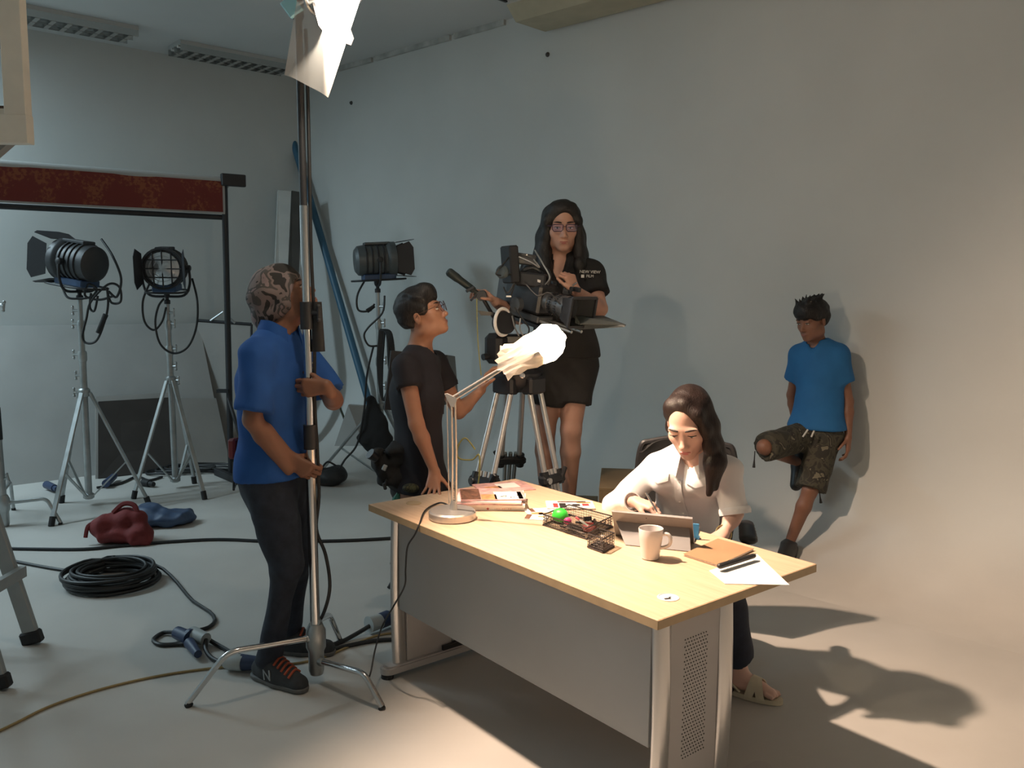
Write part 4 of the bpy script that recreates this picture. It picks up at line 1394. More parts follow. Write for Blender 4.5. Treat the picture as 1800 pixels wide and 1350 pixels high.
# cable grommets
for (u, w) in ((1.50, 0.16), (0.10, 0.16)):
    mb = MB()
    mb.lathe(desk_pt(u, w, DH - 0.003), UP, [(0.0, 0.0), (0.033, 0.0), (0.033, 0.0045), (0.028, 0.006), (0.027, 0.0045), (0, 0.0045)], 26)
    g = mb.build('cable_grommet', M_WHITEP if u > 1 else M_EDGE, top)
    if u > 1:
        mb = MB()
        mb.box(desk_pt(u + 0.008, w - 0.012, DH + 0.0018), (0.020, 0.010, 0.001), (V(0.96, 0.28, 0), V(-0.28, 0.96, 0), UP))
        mb.box(desk_pt(u + 0.004, w + 0.003, DH + 0.0018), (0.008, 0.005, 0.001), (V(0.9, 0.4, 0), V(-0.4, 0.9, 0), UP))
        mb.build('cable_slot', M_BLACKP, g, smooth=False)
# modesty panel
mb = MB()
mb.box(desk_pt(0.80, 0.095, 0.511), (1.405, 0.018, 0.422), DAX, 0.0015)
mb.build('modesty_panel', M_PANEL, desk, smooth=False)
for ui in (0.075, DL - 0.075):
    sgn = -1 if ui < 0.5 else 1
    for wi in (0.10, 0.40):
        mb = MB()
        # oval upright, slightly bowed towards the outside
        pts = [desk_pt(ui + sgn * 0.012 * math.sin(math.pi * t), wi, 0.05 + (DH - 0.078) * t) for t in [k / 8 for k in range(9)]]
        vs, fs = [], []
        n = 14
        for p in pts:
            for k in range(n):
                a = 2 * math.pi * k / n
                vs.append(p + DU * (0.021 * math.cos(a)) + DW * (0.034 * math.sin(a)))
        for i in range(len(pts) - 1):
            for k in range(n):
                fs.append((i * n + k, i * n + (k + 1) % n, (i + 1) * n + (k + 1) % n, (i + 1) * n + k))
        fs += [tuple(range(n))[::-1], tuple(range((len(pts) - 1) * n, len(pts) * n))]
        mb.add(vs, fs)
        mb.build('leg', M_LEG, desk)
    # sheet metal cover between the uprights with a perforated field
    mb = MB()
    mb.box(desk_pt(ui, 0.25, 0.38), (0.024, 0.235, 0.66), DAX, 0.003)
    cv = mb.build('leg_cover', M_SHEETMETAL, desk, smooth=False)
    mb = MB()
    for r in range(34):
        for c in range(9):
            p = desk_pt(ui + sgn * 0.0126, 0.20 + c * 0.0125 + (0.006 if r % 2 else 0), 0.62 - r * 0.0115)
            mb.cyl(p - DU * (sgn * 0.001), p + DU * (sgn * 0.0006), 0.0024, n=6)
    h = mb.build('perforation', M_BLACKP, cv, smooth=False)
    h['kind'] = 'stuff'
    # foot
    mb = MB()
    prof = []
    for k in range(13):
        a = math.pi * k / 12
        prof.append((0.035 * math.cos(a), 0.30 + 0.035 * math.sin(a)))
    prof += [(-x, -y) for x, y in prof]
    mb.prism(prof, desk_pt(ui, 0.345, 0.022), DU, DW, UP * 0.026)
    mb.prism([(x * 0.8, y * 0.96) for x, y in prof], desk_pt(ui, 0.345, 0.046), DU, DW, UP * 0.009)
    ft = mb.build('foot', M_SHEETMETAL, desk)
    for wi in (0.04, 0.65):
        mb = MB()
        mb.lathe(desk_pt(ui, wi, 0.0), UP, [(0, 0), (0.027, 0), (0.027, 0.016), (0.012, 0.018), (0.012, 0.024), (0, 0.024)], 14)
        mb.build('levelling_glide', M_BLACKP, ft)
    mb = MB()
    mb.box(desk_pt(ui + 0.03, 0.36, 0.07), (0.014, 0.11, 0.02), DAX)
    mb.build('cable_slot', M_BLACKP, cv, smooth=False)
mb = MB()
mb.cyl(desk_pt(0.05, 0.10, DH - 0.034), desk_pt(0.05, 0.10, DH - 0.027), 0.008)
mb.build('fixing_screw', M_BLACKP, desk)

# ------------------------------------------------------------------ things on the desk
M_SATIN = mat('satin_silver', (0.58, 0.56, 0.53), 0.35, metal=0.7)
M_PAPER = mat('white_paper', (0.80, 0.79, 0.76), 0.7)
M_INKRED = mat('ink_red', (0.45, 0.05, 0.05), 0.5)
M_INKBLACK = mat('ink_black', (0.03, 0.025, 0.025), 0.5)
M_INKBROWN = mat('ink_brown', (0.16, 0.075, 0.045), 0.5, var=0.5, scale=60)
M_INKPINK = mat('ink_pink', (0.62, 0.36, 0.34), 0.5, var=0.25, scale=30)
M_INKORANGE = mat('ink_orange', (0.62, 0.30, 0.13), 0.5, var=0.3, scale=40)
M_MESH = mat('black_wire', (0.03, 0.022, 0.02), 0.45)
lb = V((-0.233,3.331,0.750))
JT = V((-0.229,3.270,1.236))
EL = V((-0.020,3.190,1.375))
BULB = V((0.135,3.110,1.460))
t = thing('desk_lamp', 'silver articulated desk lamp with round base at the end of the desk', 'desk lamp', lb)
mb = MB(); mb.lathe(lb, UP, [(0, 0), (0.090, 0), (0.094, 0.004), (0.094, 0.028), (0.088, 0.034), (0.03, 0.036), (0, 0.036)], 36); mb.build('base', M_SATIN, t)
mb = MB(); mb.lathe(lb + V(0.005, 0, 0.034), UP, [(0, 0), (0.016, 0), (0.013, 0.03), (0.010, 0.04), (0, 0.04)], 14); mb.build('swivel', M_SATIN, t)
b0 = lb + V(0.005, 0, 0.06)
sd = V(1, -0.15, 0).normalized()
mb = MB(); mb.tube([b0 + sd * 0.010, lerp(b0, JT, 0.5) + sd * 0.013, JT + sd * 0.010], 0.0048, 8); mb.build('lower_rod', M_SATIN, t)
mb = MB(); mb.tube([b0 - sd * 0.006, lerp(b0, JT, 0.5) - sd * 0.002, JT - sd * 0.004], 0.0048, 8); mb.build('lower_rod', M_SATIN, t)
mb = MB(); mb.tube([b0 - sd * 0.018, JT - sd * 0.022 + V(0, 0, 0.012)], 0.0022, 6); mb.build('tension_rod', M_SATIN, t)
pts = []
for k in range(50):
    pts.append(lerp(b0, JT, 0.05 + 0.17 * k / 49) + sd * (0.002 + 0.0052 * math.cos(k * 1.3)) + V(0, 1, 0) * (0.0052 * math.sin(k * 1.3)))
mb = MB(); mb.tube(pts, 0.0011, 4); mb.build('spring', M_STEEL, t)
mb = MB(); mb.prism([(-0.03, 0.02), (-0.02, 0.022), (0.012, 0.008), (0.018, -0.004), (0.006, -0.03), (-0.008, -0.024)], JT - V(0, 0.008, 0), sd, UP, V(0, 0.016, 0)); mb.build('elbow_joint', M_SATIN, t)
ad = (EL - JT).normalized()
an = ad.cross(V(0, 1, 0)).normalized()
for o in (-0.005, 0.007):
    mb = MB(); mb.cyl(JT + an * o, EL + an * o * 0.6, 0.0042, n=8); mb.build('upper_rod', M_SATIN, t)
LAX = (BULB - EL).normalized()
mb = MB(); mb.lathe(EL + LAX * 0.0, LAX, [(0.010, 0.0), (0.014, 0.01), (0.018, 0.06), (0.030, 0.11), (0.044, 0.165), (0.042, 0.165), (0.028, 0.11), (0.014, 0.065), (0.0, 0.06)], 22); mb.build('lamp_shade', M_SATIN, t)
mb = MB(); mb.lathe(EL + LAX * 0.115, LAX, [(0, 0), (0.012, 0), (0.013, 0.02), (0.026, 0.045), (0.028, 0.058), (0.020, 0.075), (0, 0.082)], 18); mb.build('bulb', emit('warm_bulb', (1.0, 0.78, 0.50), 45), t)
ld = bpy.data.lights.new('desk_lamp_bulb', 'POINT')
ld.energy = DESK_LAMP_POWER; ld.color = (1.0, 0.79, 0.52); ld.shadow_soft_size = 0.03
lo = bpy.data.objects.new('desk_lamp_bulb', ld); COL.objects.link(lo); lo.parent = t
lo.location = EL + LAX * 0.192 - lb
# crumpled diffusion paper wrapped round the lamp head
M_WRAP = sheet_mat('wrapping_paper', (0.84, 0.80, 0.72), 0.30, 0.72)
x_, y_, z_ = frame(LAX)
rw = random.Random(12)
rings = [(-0.004, 0.052), (0.03, 0.050), (0.07, 0.046), (0.11, 0.052), (0.15, 0.055), (0.19, 0.056), (0.225, 0.050), (0.248, 0.036), (0.255, 0.012)]
NS = 22
jit = [[1 + 0.16 * rw.uniform(-1, 1) for _ in range(NS)] for _ in rings]
jit[0] = [1 + 0.30 * rw.uniform(-1, 1) for _ in range(NS)]
def wrap(u, v):
    i = min(int(round(u * (len(rings) - 1))), len(rings) - 1)
    k = int(round(v * NS)) % NS
    h, r = rings[i]
    a = 2 * math.pi * k / NS
    j = jit[i][k] if i < 6 else 1 + (jit[i][k] - 1) * 0.3
    sq = 1.0 + 0.16 * math.cos(4 * a)
    lean = 0.012 if i == 0 else 0
    return EL + LAX * (h + (jit[i][(k + 5) % NS] - 1) * (0.05 if i == 0 else 0.02)) + x_ * (r * j * sq * math.cos(a)) + y_ * (r * j * sq * math.sin(a) + 0.012)
mb = MB(); mb.surf(wrap, len(rings) - 1, NS)
o = mb.build('wrapping_paper', M_WRAP, smooth=False)
tag(o, 'crumpled white paper wrapped round the glowing desk lamp head', 'paper')
# lamp cord over the desk edge
pts = [lb + V(-0.02, 0.085, 0.03), (-0.303,3.543,0.757), (-0.349,3.422,0.757), (-0.354,3.236,0.750), (-0.373,3.247,0.706), (-0.406,3.281,0.645), (-0.415,3.291,0.554), (-0.420,3.295,0.482), (-0.472,3.355,0.376), (-0.538,3.480,0.240), (-0.552,3.380,0.184), (-0.556,3.290,0.128), (-0.567,3.270,0.094)]
mb = MB(); mb.tube(spline(pts, 7), 0.0036, 7)
tag(mb.build('lamp_cord', M_CABLE), 'thin black lamp cord hanging over the desk edge', 'cord')

# stack of magazines: cover, pages, spine print
def mag(label, c, rot, sx, sy, th, z, cover, prints, group='magazines stacked beside the lamp'):
    X = V(math.cos(rot), math.sin(rot), 0); Y = V(-math.sin(rot), math.cos(rot), 0)
    c = V(c[0], c[1], z)
    t = thing('magazine', label, 'magazine', c, group)
    mb = MB(); mb.box(c + UP * (th / 2), (sx - 0.004, sy - 0.004, th - 0.0014), (X, Y, UP)); mb.build('pages', M_PAPER, t, smooth=False)
    mb = MB()
    mb.box(c + UP * (th - 0.0004), (sx, sy, 0.0008), (X, Y, UP)); mb.box(c + UP * 0.0004, (sx, sy, 0.0008), (X, Y, UP))
    mb.box(c - Y * (sy / 2 - 0.0004) + UP * (th / 2), (sx, 0.0008, th), (X, Y, UP))
    cv = mb.build('cover', cover, t, smooth=False)
    for (px_, py_, w, h, m) in prints:
        mb = MB(); mb.box(c + X * (px_ * sx / 2) + Y * (py_ * sy / 2) + UP * (th + 0.0002), (w * sx, h * sy, 0.0004), (X, Y, UP)); mb.build('printed_block', m, cv, smooth=False)
    return t, c, X, Y
mc = V((-0.087,3.457,0.750)) + V(0, 0.09, 0)
z = DH
specs = [('thick white magazine with a red star on its spine', 0.28, 0.21, 0.016, 0.02, M_PAPER, []),
         ('white magazine resting on the star spined one', 0.285, 0.21, 0.010, -0.03, M_PAPER, []),
         ('pink covered magazine in the middle of the stack', 0.27, 0.205, 0.006, 0.05, M_INKPINK, []),
         ('pale magazine with picture cover near the top of the stack', 0.275, 0.21, 0.007, -0.06, M_PAPER, [(-0.3, 0.2, 0.5, 0.6, M_INKPINK)]),
         ('topmost magazine with dark photo and red stripe on its cover', 0.27, 0.205, 0.005, 0.10, M_INKPINK, [(-0.68, 0.0, 0.30, 0.9, M_INKBROWN), (-0.12, -0.5, 0.24, 0.42, M_INKORANGE), (0.5, -0.3, 0.44, 0.62, M_PAPER), (0.86, -0.3, 0.07, 0.6, M_INKRED)])]
for i, (lab, sx, sy, th, rot, cv, pr_) in enumerate(specs):
    tt, c_, X_, Y_ = mag(lab, (mc.x + 0.006 * math.sin(i * 2.0), mc.y + 0.008 * math.cos(i * 1.4)), rot, sx, sy, th, z, cv, pr_)
    if i == 0:
        star = []
        for k in range(10):
            a = math.pi / 2 + math.pi * k / 5
            r = 0.0075 if k % 2 == 0 else 0.003
            star.append((r * math.cos(a), r * math.sin(a)))
        mb = MB(); mb.prism(star, c_ - Y_ * (sy / 2 + 0.0006) + X_ * -0.01 + UP * 0.008, X_, UP, Y_ * 0.0008); mb.build('red_star', M_INKRED, tt, smooth=False)
        mb = MB()
        for k in range(9):
            mb.box(c_ - Y_ * (sy / 2 + 0.0002) + X_ * (0.02 + 0.008 * k) + UP * 0.008, (0.004, 0.0006, 0.005 if k % 3 else 0.002), (X_, Y_, UP))
        mb.build('spine_print', M_INKPINK, tt, smooth=False)
    if i == 4:
        p0 = c_ + X_ * (0.27 * 0.16) - Y_ * (0.205 * 0.22) + UP * (th + 0.0007)
        mb = MB()
        tri = [(-0.014, -0.010), (0.012, -0.012), (0.014, 0.012)]
        for k in range(3):
            a, b = tri[k], tri[(k + 1) % 3]
            mb.cyl(p0 + X_ * a[0] + Y_ * a[1], p0 + X_ * b[0] + Y_ * b[1], 0.0013, n=5)
        mb.build('triangle_mark', M_INKBLACK, tt)
        mb = MB()
        for (a, b, w, h) in ((0.032, -0.02, 0.006, 0.012), (0.045, -0.022, 0.007, 0.004), (0.045, -0.012, 0.007, 0.003), (0.062, 0.012, 0.004, 0.016), (0.072, -0.01, 0.005, 0.005)):
            mb.box(p0 + X_ * a + Y_ * b, (w, h, 0.0005), (X_, Y_, UP))
        mb.build('small_print', M_INKBLACK, tt, smooth=False)
    z += th + 0.0004
# flat magazine lying behind the stack
mag('loose pink magazine lying flat behind the stack', V((-0.035,3.859,0.750)), 0.35, 0.25, 0.18, 0.004, DH, M_INKPINK, [(0.2, 0.2, 0.4, 0.5, M_PAPER), (-0.4, -0.2, 0.3, 0.4, M_INKORANGE)])
# loose brochures in front
bro = [('glossy brochure with orange and white pictures lying by the stack', (958, 900), 0.25, 0.16, 0.11, [(-0.5, -0.5, 0.3, 0.35, M_INKORANGE), (-0.1, -0.6, 0.35, 0.25, M_INKORANGE), (0.4, 0.4, 0.4, 0.4, M_PAPER), (-0.6, 0.5, 0.12, 0.5, M_INKBROWN)]),
       ('open brochure with black and red blocks beside the wire tray', (1002, 890), 0.02, 0.20, 0.12, [(-0.62, -0.3, 0.10, 0.55, M_INKRED), (-0.32, -0.3, 0.14, 0.62, M_INKBLACK), (0.25, -0.2, 0.16, 0.28, M_INKBLACK), (0.1, 0.7, 0.6, 0.16, M_INKBROWN), (0.65, -0.1, 0.14, 0.3, M_INKRED), (0.6, 0.5, 0.3, 0.2, M_INKORANGE)]),
       ('small brochure with brown photo corner at the tip of the pile', (943, 911), -0.2, 0.09, 0.075, [(-0.75, 0.0, 0.24, 0.9, M_INKBROWN), (0.4, 0.3, 0.3, 0.2, M_INKORANGE)])]
for i, (lab, p, rot, sx, sy, pr_) in enumerate(bro):
    q = [V((0.140,3.438,0.750)), V((0.249,3.533,0.750)), V((0.103,3.342,0.750))][i]
    mag(lab, q, rot, sx, sy, 0.003 + 0.001 * i, DH + 0.0045 * (i == 1), M_PAPER, pr_, 'loose brochures on the desk')

# ------------------------------------------------------------------ wire tray
def wire_box(t, cs, h, nm, step):
    """mesh walls between floor corners cs, every wall its own part"""
    n = len(cs)
    for i in range(n):
        a, b = V(cs[i]), V(cs[(i + 1) % n])
        mb = MB()
        L = (b - a).length
        k = max(2, int(L / step))
        for j in range(k + 1):
            p = lerp(a, b, j / k)
            mb.cyl(p, p + UP * h, 0.0010, n=4, caps=False)
        r = max(2, int(h / step))
        for j in range(1, r):
            mb.cyl(a + UP * (h * j / r), b + UP * (h * j / r), 0.0010, n=4, caps=False)
        w = mb.build(nm, M_MESH, t, smooth=False)
        mb = MB(); mb.cyl(a + UP * h, b + UP * h, 0.0026, n=6); mb.build('rim', M_MESH, w)
        mb = MB(); mb.cyl(a + UP * 0.002, b + UP * 0.002, 0.0036, n=6); mb.build('lower_rim', M_MESH, w)
cs = [V((0.126,3.238,0.752)), V((0.278,3.056,0.752)), V((0.391,3.223,0.752)), V((0.235,3.390,0.752))]
cen = sum(cs, V(0, 0, 0)) / 4
tray = thing('wire_tray', 'black wire mesh desk tray holding stationery', 'desk tray', cen)
wire_box(tray, cs, 0.042, 'mesh_wall', 0.0085)
mb = MB()
for k in range(25):
    mb.cyl(lerp(cs[0], cs[1], k / 24), lerp(cs[3], cs[2], k / 24), 0.0006, n=4, caps=False)
for k in range(19):
    mb.cyl(lerp(cs[0], cs[3], k / 18), lerp(cs[1], cs[2], k / 18), 0.0006, n=4, caps=False)
mb.build('tray_floor', M_MESH, tray, smooth=False)
for c in cs:
    mb = MB(); mb.ball(c + V(0, 0, 0.0), 0.004, 8, 6); mb.build('foot', M_MESH, tray)
def in_tray(a, b, h):
    return lerp(lerp(cs[0], cs[1], a), lerp(cs[3], cs[2], a), b) + UP * h
M_GREEN = mat('bright_green', (0.04, 0.55, 0.05), 0.4)
s = Soft(); pg = in_tray(0.14, 0.42, 0.025); s.ell(pg, (0.033, 0.030, 0.024), k=0.01).ell(pg + UP * 0.012, (0.027, 0.026, 0.02), k=0.01)
tag(s.build('green_ball', M_GREEN, h=0.004), 'bright green rounded ball in the corner of the wire tray', 'ball')
mb = MB(); pb_ = in_tray(0.36, 0.35, 0.02); mb.ball(pb_, (0.016, 0.014, 0.014)); 
tag(mb.build('pink_ball', mat('magenta_rubber', (0.55, 0.05, 0.22), 0.4)), 'small magenta rubber ball next to the green ball', 'ball')
def pen(label, a, b, m, tipm):
    a, b = V(a), V(b)
    t = thing('pen', label, 'pen', (a + b) / 2, 'pens in the wire tray')
    d = (b - a).normalized()
    mb = MB(); mb.cyl(a, b, 0.0042, n=10); mb.build('barrel', m, t)
    mb = MB(); mb.lathe(b, d, [(0.0042, 0), (0.001, 0.012), (0, 0.013)], 10); mb.build('tip', tipm, t)
    mb = MB(); mb.cyl(a - d * 0.001, a + d * 0.035, 0.0048, n=10); mb.build('cap', tipm, t)
pen('white pen with pink cap lying across the tray', in_tray(0.40, 0.62, 0.024), in_tray(0.80, 0.42, 0.018), M_PAPER, mat('pink_plastic', (0.6, 0.12, 0.14), 0.4))
pen('grey pen along the long side of the tray', in_tray(0.34, 0.12, 0.010), in_tray(0.86, 0.10, 0.010), mat('grey_plastic', (0.25, 0.22, 0.20), 0.4), M_BLACKP)
pen('red pen lying in the middle of the tray', in_tray(0.46, 0.5, 0.014), in_tray(0.74, 0.72, 0.012), M_INKRED, M_BLACKP)
def clip(label, p, rot, s=1.0):
    t = thing('binder_clip', label, 'binder clip', V(p), 'binder clips in the wire tray')
    X = V(math.cos(rot), math.sin(rot), 0); Y = V(-math.sin(rot), math.cos(rot), 0)
    mb = MB(); mb.prism([(-0.006 * s, 0), (0.006 * s, 0), (0.0015 * s, 0.012 * s), (-0.0015 * s, 0.012 * s)], V(p) - X * 0.012 * s, Y, UP, X * 0.024 * s); mb.build('spring_body', M_BLACKP, t, smooth=False)
    for sg in (-1, 1):
        mb = MB(); q = V(p) + Y * (sg * 0.005 * s); mb.tube([q - X * 0.006 * s, q - X * 0.004 * s + Y * (sg * 0.016 * s), q + X * 0.004 * s + Y * (sg * 0.016 * s), q + X * 0.006 * s], 0.0011 * s, 5); mb.build('wire_handle', M_STEEL, t)
clip('black binder clip at the far side of the tray', in_tray(0.52, 0.86, 0.008), 0.4, 1.3)
clip('black binder clip near the middle of the tray', in_tray(0.70, 0.80, 0.008), 1.2, 1.3)
mb = MB(); mb.box(in_tray(0.80, 0.40, 0.012), (0.05, 0.05, 0.012), (V(0.9, -0.43, 0), V(0.43, 0.9, 0), UP), 0.001)
tag(mb.build('sticky_notes', mat('pink_notes', (0.62, 0.16, 0.16), 0.7), smooth=False), 'pad of pink sticky notes in the wire tray', 'sticky notes')
mb = MB(); mb.box(in_tray(0.62, 0.20, 0.010), (0.075, 0.022, 0.016), ((cs[1] - cs[0]).normalized(), UP.cross((cs[1] - cs[0]).normalized()), UP), 0.003); mb.box(in_tray(0.62, 0.20, 0.020), (0.06, 0.018, 0.006), ((cs[1] - cs[0]).normalized(), UP.cross((cs[1] - cs[0]).normalized()), UP), 0.002)
tag(mb.build('stapler', M_BLACKP), 'small black stapler lying in the wire tray', 'stapler')
c2 = [V((0.274,2.960,0.752)), V((0.322,2.896,0.752)), V((0.368,2.969,0.752)), V((0.319,3.029,0.752))]
cen2 = sum(c2, V(0, 0, 0)) / 4
cup = thing('wire_cup', 'small black wire mesh cube filled with paper clips', 'wire cup', cen2)
wire_box(cup, c2, 0.050, 'mesh_wall', 0.0088)
mb = MB(); mb.plate(c2, 0.0012); mb.build('cup_floor', M_MESH, cup, smooth=False)
rc = random.Random(3)
for k in range(22):
    p = lerp(lerp(c2[0], c2[1], rc.uniform(.2, .8)), lerp(c2[3], c2[2], rc.uniform(.2, .8)), rc.random()) + UP * (0.006 + 0.026 * rc.random())
    a = rc.uniform(0, 6.28); e_ = rc.uniform(-0.9, 0.9)
    X = V(math.cos(a) * math.cos(e_), math.sin(a) * math.cos(e_), math.sin(e_)); Y = X.cross(UP).normalized()
    mb = MB(); mb.tube([p - X * 0.009 + Y * 0.003, p + X * 0.009 + Y * 0.003, p + X * 0.009 - Y * 0.003, p - X * 0.006 - Y * 0.003, p - X * 0.006 + Y * 0.001, p + X * 0.005 + Y * 0.001], 0.0007, 4)
    tag(mb.build('paper_clip', M_CHROME), 'silver paper clip inside the small wire cube', 'paper clip', 'paper clips in the wire cube')

# ------------------------------------------------------------------ tablet, mug, notebook, papers
kf0, kf1 = V((0.412,2.994,0.751)), V((0.632,2.921,0.751))
TD = (kf1 - kf0).normalized()
TB = UP.cross(TD).normalized()                # towards the sitter
t = thing('tablet', 'grey tablet computer propped on its kickstand in front of the writing woman', 'tablet', (kf0 + kf1) / 2)
tl = V((0.367,3.040,0.868)); tr = tl + TD * 0.288
bl = V(tl.x, tl.y, 0) + UP * (DH + 0.002) + TB * 0.085 + TD * 0.0
bl = bl + TD * 0.0
br = bl + TD * 0.288
M_TAB = mat('tablet_grey', (0.27, 0.26, 0.26), 0.45, metal=0.3)
mb = MB(); mb.plate([bl, br, tr, tl], 0.009); mb.build('body', M_TAB, t, smooth=False)
nn = (br - bl).cross(tl - bl).normalized()
mb = MB(); mb.plate([lerp(bl, tl, .04) + TD * 0.008 - nn * 0.0012, lerp(br, tr, .04) - TD * 0.008 - nn * 0.0012, lerp(br, tr, .96) - TD * 0.008 - nn * 0.0012, lerp(bl, tl, .96) + TD * 0.008 - nn * 0.0012], 0.001)
mb.build('screen', mat('screen_glass', (0.02, 0.05, 0.09), 0.1), t, smooth=False)
ml, mr_ = lerp(bl, tl, 0.62) + nn * 0.0095 + TD * 0.012, lerp(br, tr, 0.62) + nn * 0.0095 - TD * 0.012
mb = MB(); mb.plate([kf0, kf1, mr_, ml], 0.003); mb.build('kickstand', M_TAB, t, smooth=False)
mb = MB(); mb.ball(lerp(tl, tr, 0.44) + nn * 0.0098 - UP * 0.012, 0.0022, 8, 6); mb.build('camera_lens', M_INKBLACK, t)
kb0 = bl + TB * 0.004
mb = MB(); mb.plate([kb0, kb0 + TD * 0.288, kb0 + TD * 0.288 + TB * 0.19, kb0 + TB * 0.19], 0.005); mb.build('keyboard_cover', mat('keyboard_grey', (0.08, 0.08, 0.09), 0.7), t, smooth=False)
mb = MB(); q = V((0.681,3.071,0.751)); mb.box(q + UP * 0.030, (0.022, 0.006, 0.058), (TD, TB, UP), 0.001); mb.box(q + UP * 0.004 + TB * 0.012, (0.026, 0.03, 0.008), (TD, TB, UP), 0.001)
tag(mb.build('card_holder', mat('blue_card', (0.06, 0.26, 0.50), 0.5), smooth=False), 'small blue card stand peeking out beside the tablet', 'card holder')
mug_c = V((0.478,2.847,0.751))
t = thing('mug', 'plain white ceramic mug standing in front of the tablet', 'mug', mug_c)
M_CER = mat('white_ceramic', (0.68, 0.64, 0.62), 0.25, coat=0.3)
mb = MB(); mb.lathe(mug_c, UP, [(0, 0.0), (0.028, 0.0), (0.031, 0.003), (0.034, 0.03), (0.0395, 0.07), (0.0425, 0.104), (0.0415, 0.106), (0.0395, 0.104), (0.036, 0.07), (0.031, 0.03), (0.027, 0.008), (0, 0.006)], 32); mb.build('cup', M_CER, t)
hd = V(0.93, -0.36, 0).normalized()
mb = MB(); mb.tube(spline([mug_c + hd * 0.036 + UP * 0.088, mug_c + hd * 0.058 + UP * 0.090, mug_c + hd * 0.068 + UP * 0.074, mug_c + hd * 0.062 + UP * 0.052, mug_c + hd * 0.035 + UP * 0.040], 6), 0.0062, 10); mb.build('handle', M_CER, t)
# notebook with pale book below
nb = [V((0.597,2.875,0.751)), V((0.689,2.758,0.751)), V((0.859,2.941,0.751)), V((0.760,3.060,0.751))]
t = thing('notebook', 'kraft brown notebook lying beside the tablet', 'notebook', sum(nb, V(0, 0, 0)) / 4)
mb = MB(); mb.plate([lerp(q, sum(nb, V(0, 0, 0)) / 4, 0.02) + UP * 0.001 for q in nb], 0.006); mb.build('pages', M_PAPER, t, smooth=False)
M_KRAFT = mat('kraft_cover', (0.38, 0.22, 0.12), 0.6, var=0.05)
mb = MB(); mb.plate([q for q in nb], 0.001); mb.plate([q + UP * 0.0065 for q in nb], 0.0012); mb.build('cover', M_KRAFT, t, smooth=False)
pa = [V((0.650,2.720,0.750)), V((0.672,2.597,0.750)), V((0.873,2.592,0.750)), V((0.859,2.899,0.750))]
mb = MB()
mb.surf(lambda u, v: lerp(lerp(pa[0], pa[1], v), lerp(pa[3], pa[2], v), u) + UP * (0.0012 + 0.004 * u * v * 0), 10, 6, th=0.0006)
o = mb.build('paper_sheet', M_PAPER, smooth=False)
tag(o, 'white sheet of paper hanging over the end edge of the desk', 'paper')
mb = MB(); q = V((0.691,2.662,0.751))
for (a, b, w, h) in ((0, 0, 0.006, 0.004), (0.012, -0.008, 0.008, 0.004), (0.012, 0.004, 0.004, 0.003)):
    mb.box(q + DU * a + DW * b, (w, h, 0.0004), (DU, DW, UP))
mb.build('small_print', M_INKPINK, o, smooth=False)
t = thing('pencil_case', 'slim black zipped pencil case lying across the notebook', 'pencil case', V((0.762,2.804,0.760)))
a, b = V((0.685,2.716,0.769)), V((0.824,2.826,0.769))
s = Soft(); s.cone(a, b, 0.0115, 0.0105, flat=((0, 0, 1), 0.8)); s.build('case', M_BLACKP, t, h=0.004)
mb = MB(); mb.tube([b + UP * 0.002, b + (b - a).normalized() * 0.014 + UP * 0.004], 0.002, 6); mb.build('zip_pull', M_STEEL, t)

# ------------------------------------------------------------------ film tripod and camera
M_TRIPOD = mat('tripod_tube', (0.56, 0.55, 0.54), 0.38, metal=0.75)
M_CAMB = mat('camera_black', (0.014, 0.015, 0.018), 0.42)
M_CAMG = mat('camera_grey', (0.045, 0.05, 0.056), 0.4)
M_GLINT = mat('bright_metal_detail', (0.6, 0.62, 0.64), 0.2, metal=0.9)
TC = V(0.03, 4.42, 0)
t = thing('camera_tripod', 'heavy film tripod with twin silver tube legs and black fluid head', 'tripod', TC)
bowl = V((0.012,4.400,1.187))
mb = MB(); mb.lathe(V(TC.x, TC.y, bowl.z - 0.06), UP, [(0, 0), (0.06, 0), (0.105, 0.02), (0.125, 0.05), (0.13, 0.10), (0.10, 0.125), (0.07, 0.13), (0, 0.13)], 24); mb.build('bowl', M_CAMB, t)
for px_ in ((-0.009,4.280,1.235), (0.051,4.280,1.224)):
    mb = MB(); mb.lathe(px_, (0.05, -1, 0), [(0, 0), (0.014, 0), (0.014, 0.012), (0.008, 0.014), (0.008, 0.020), (0, 0.020)], 12); mb.build('bolt', M_GLINT, t)
legs = [(V((-0.148,4.180,0.640)), 0.0), (V((0.222,4.260,0.624)), 0.0), (V((-0.017,4.800,0.488)), 0.0)]
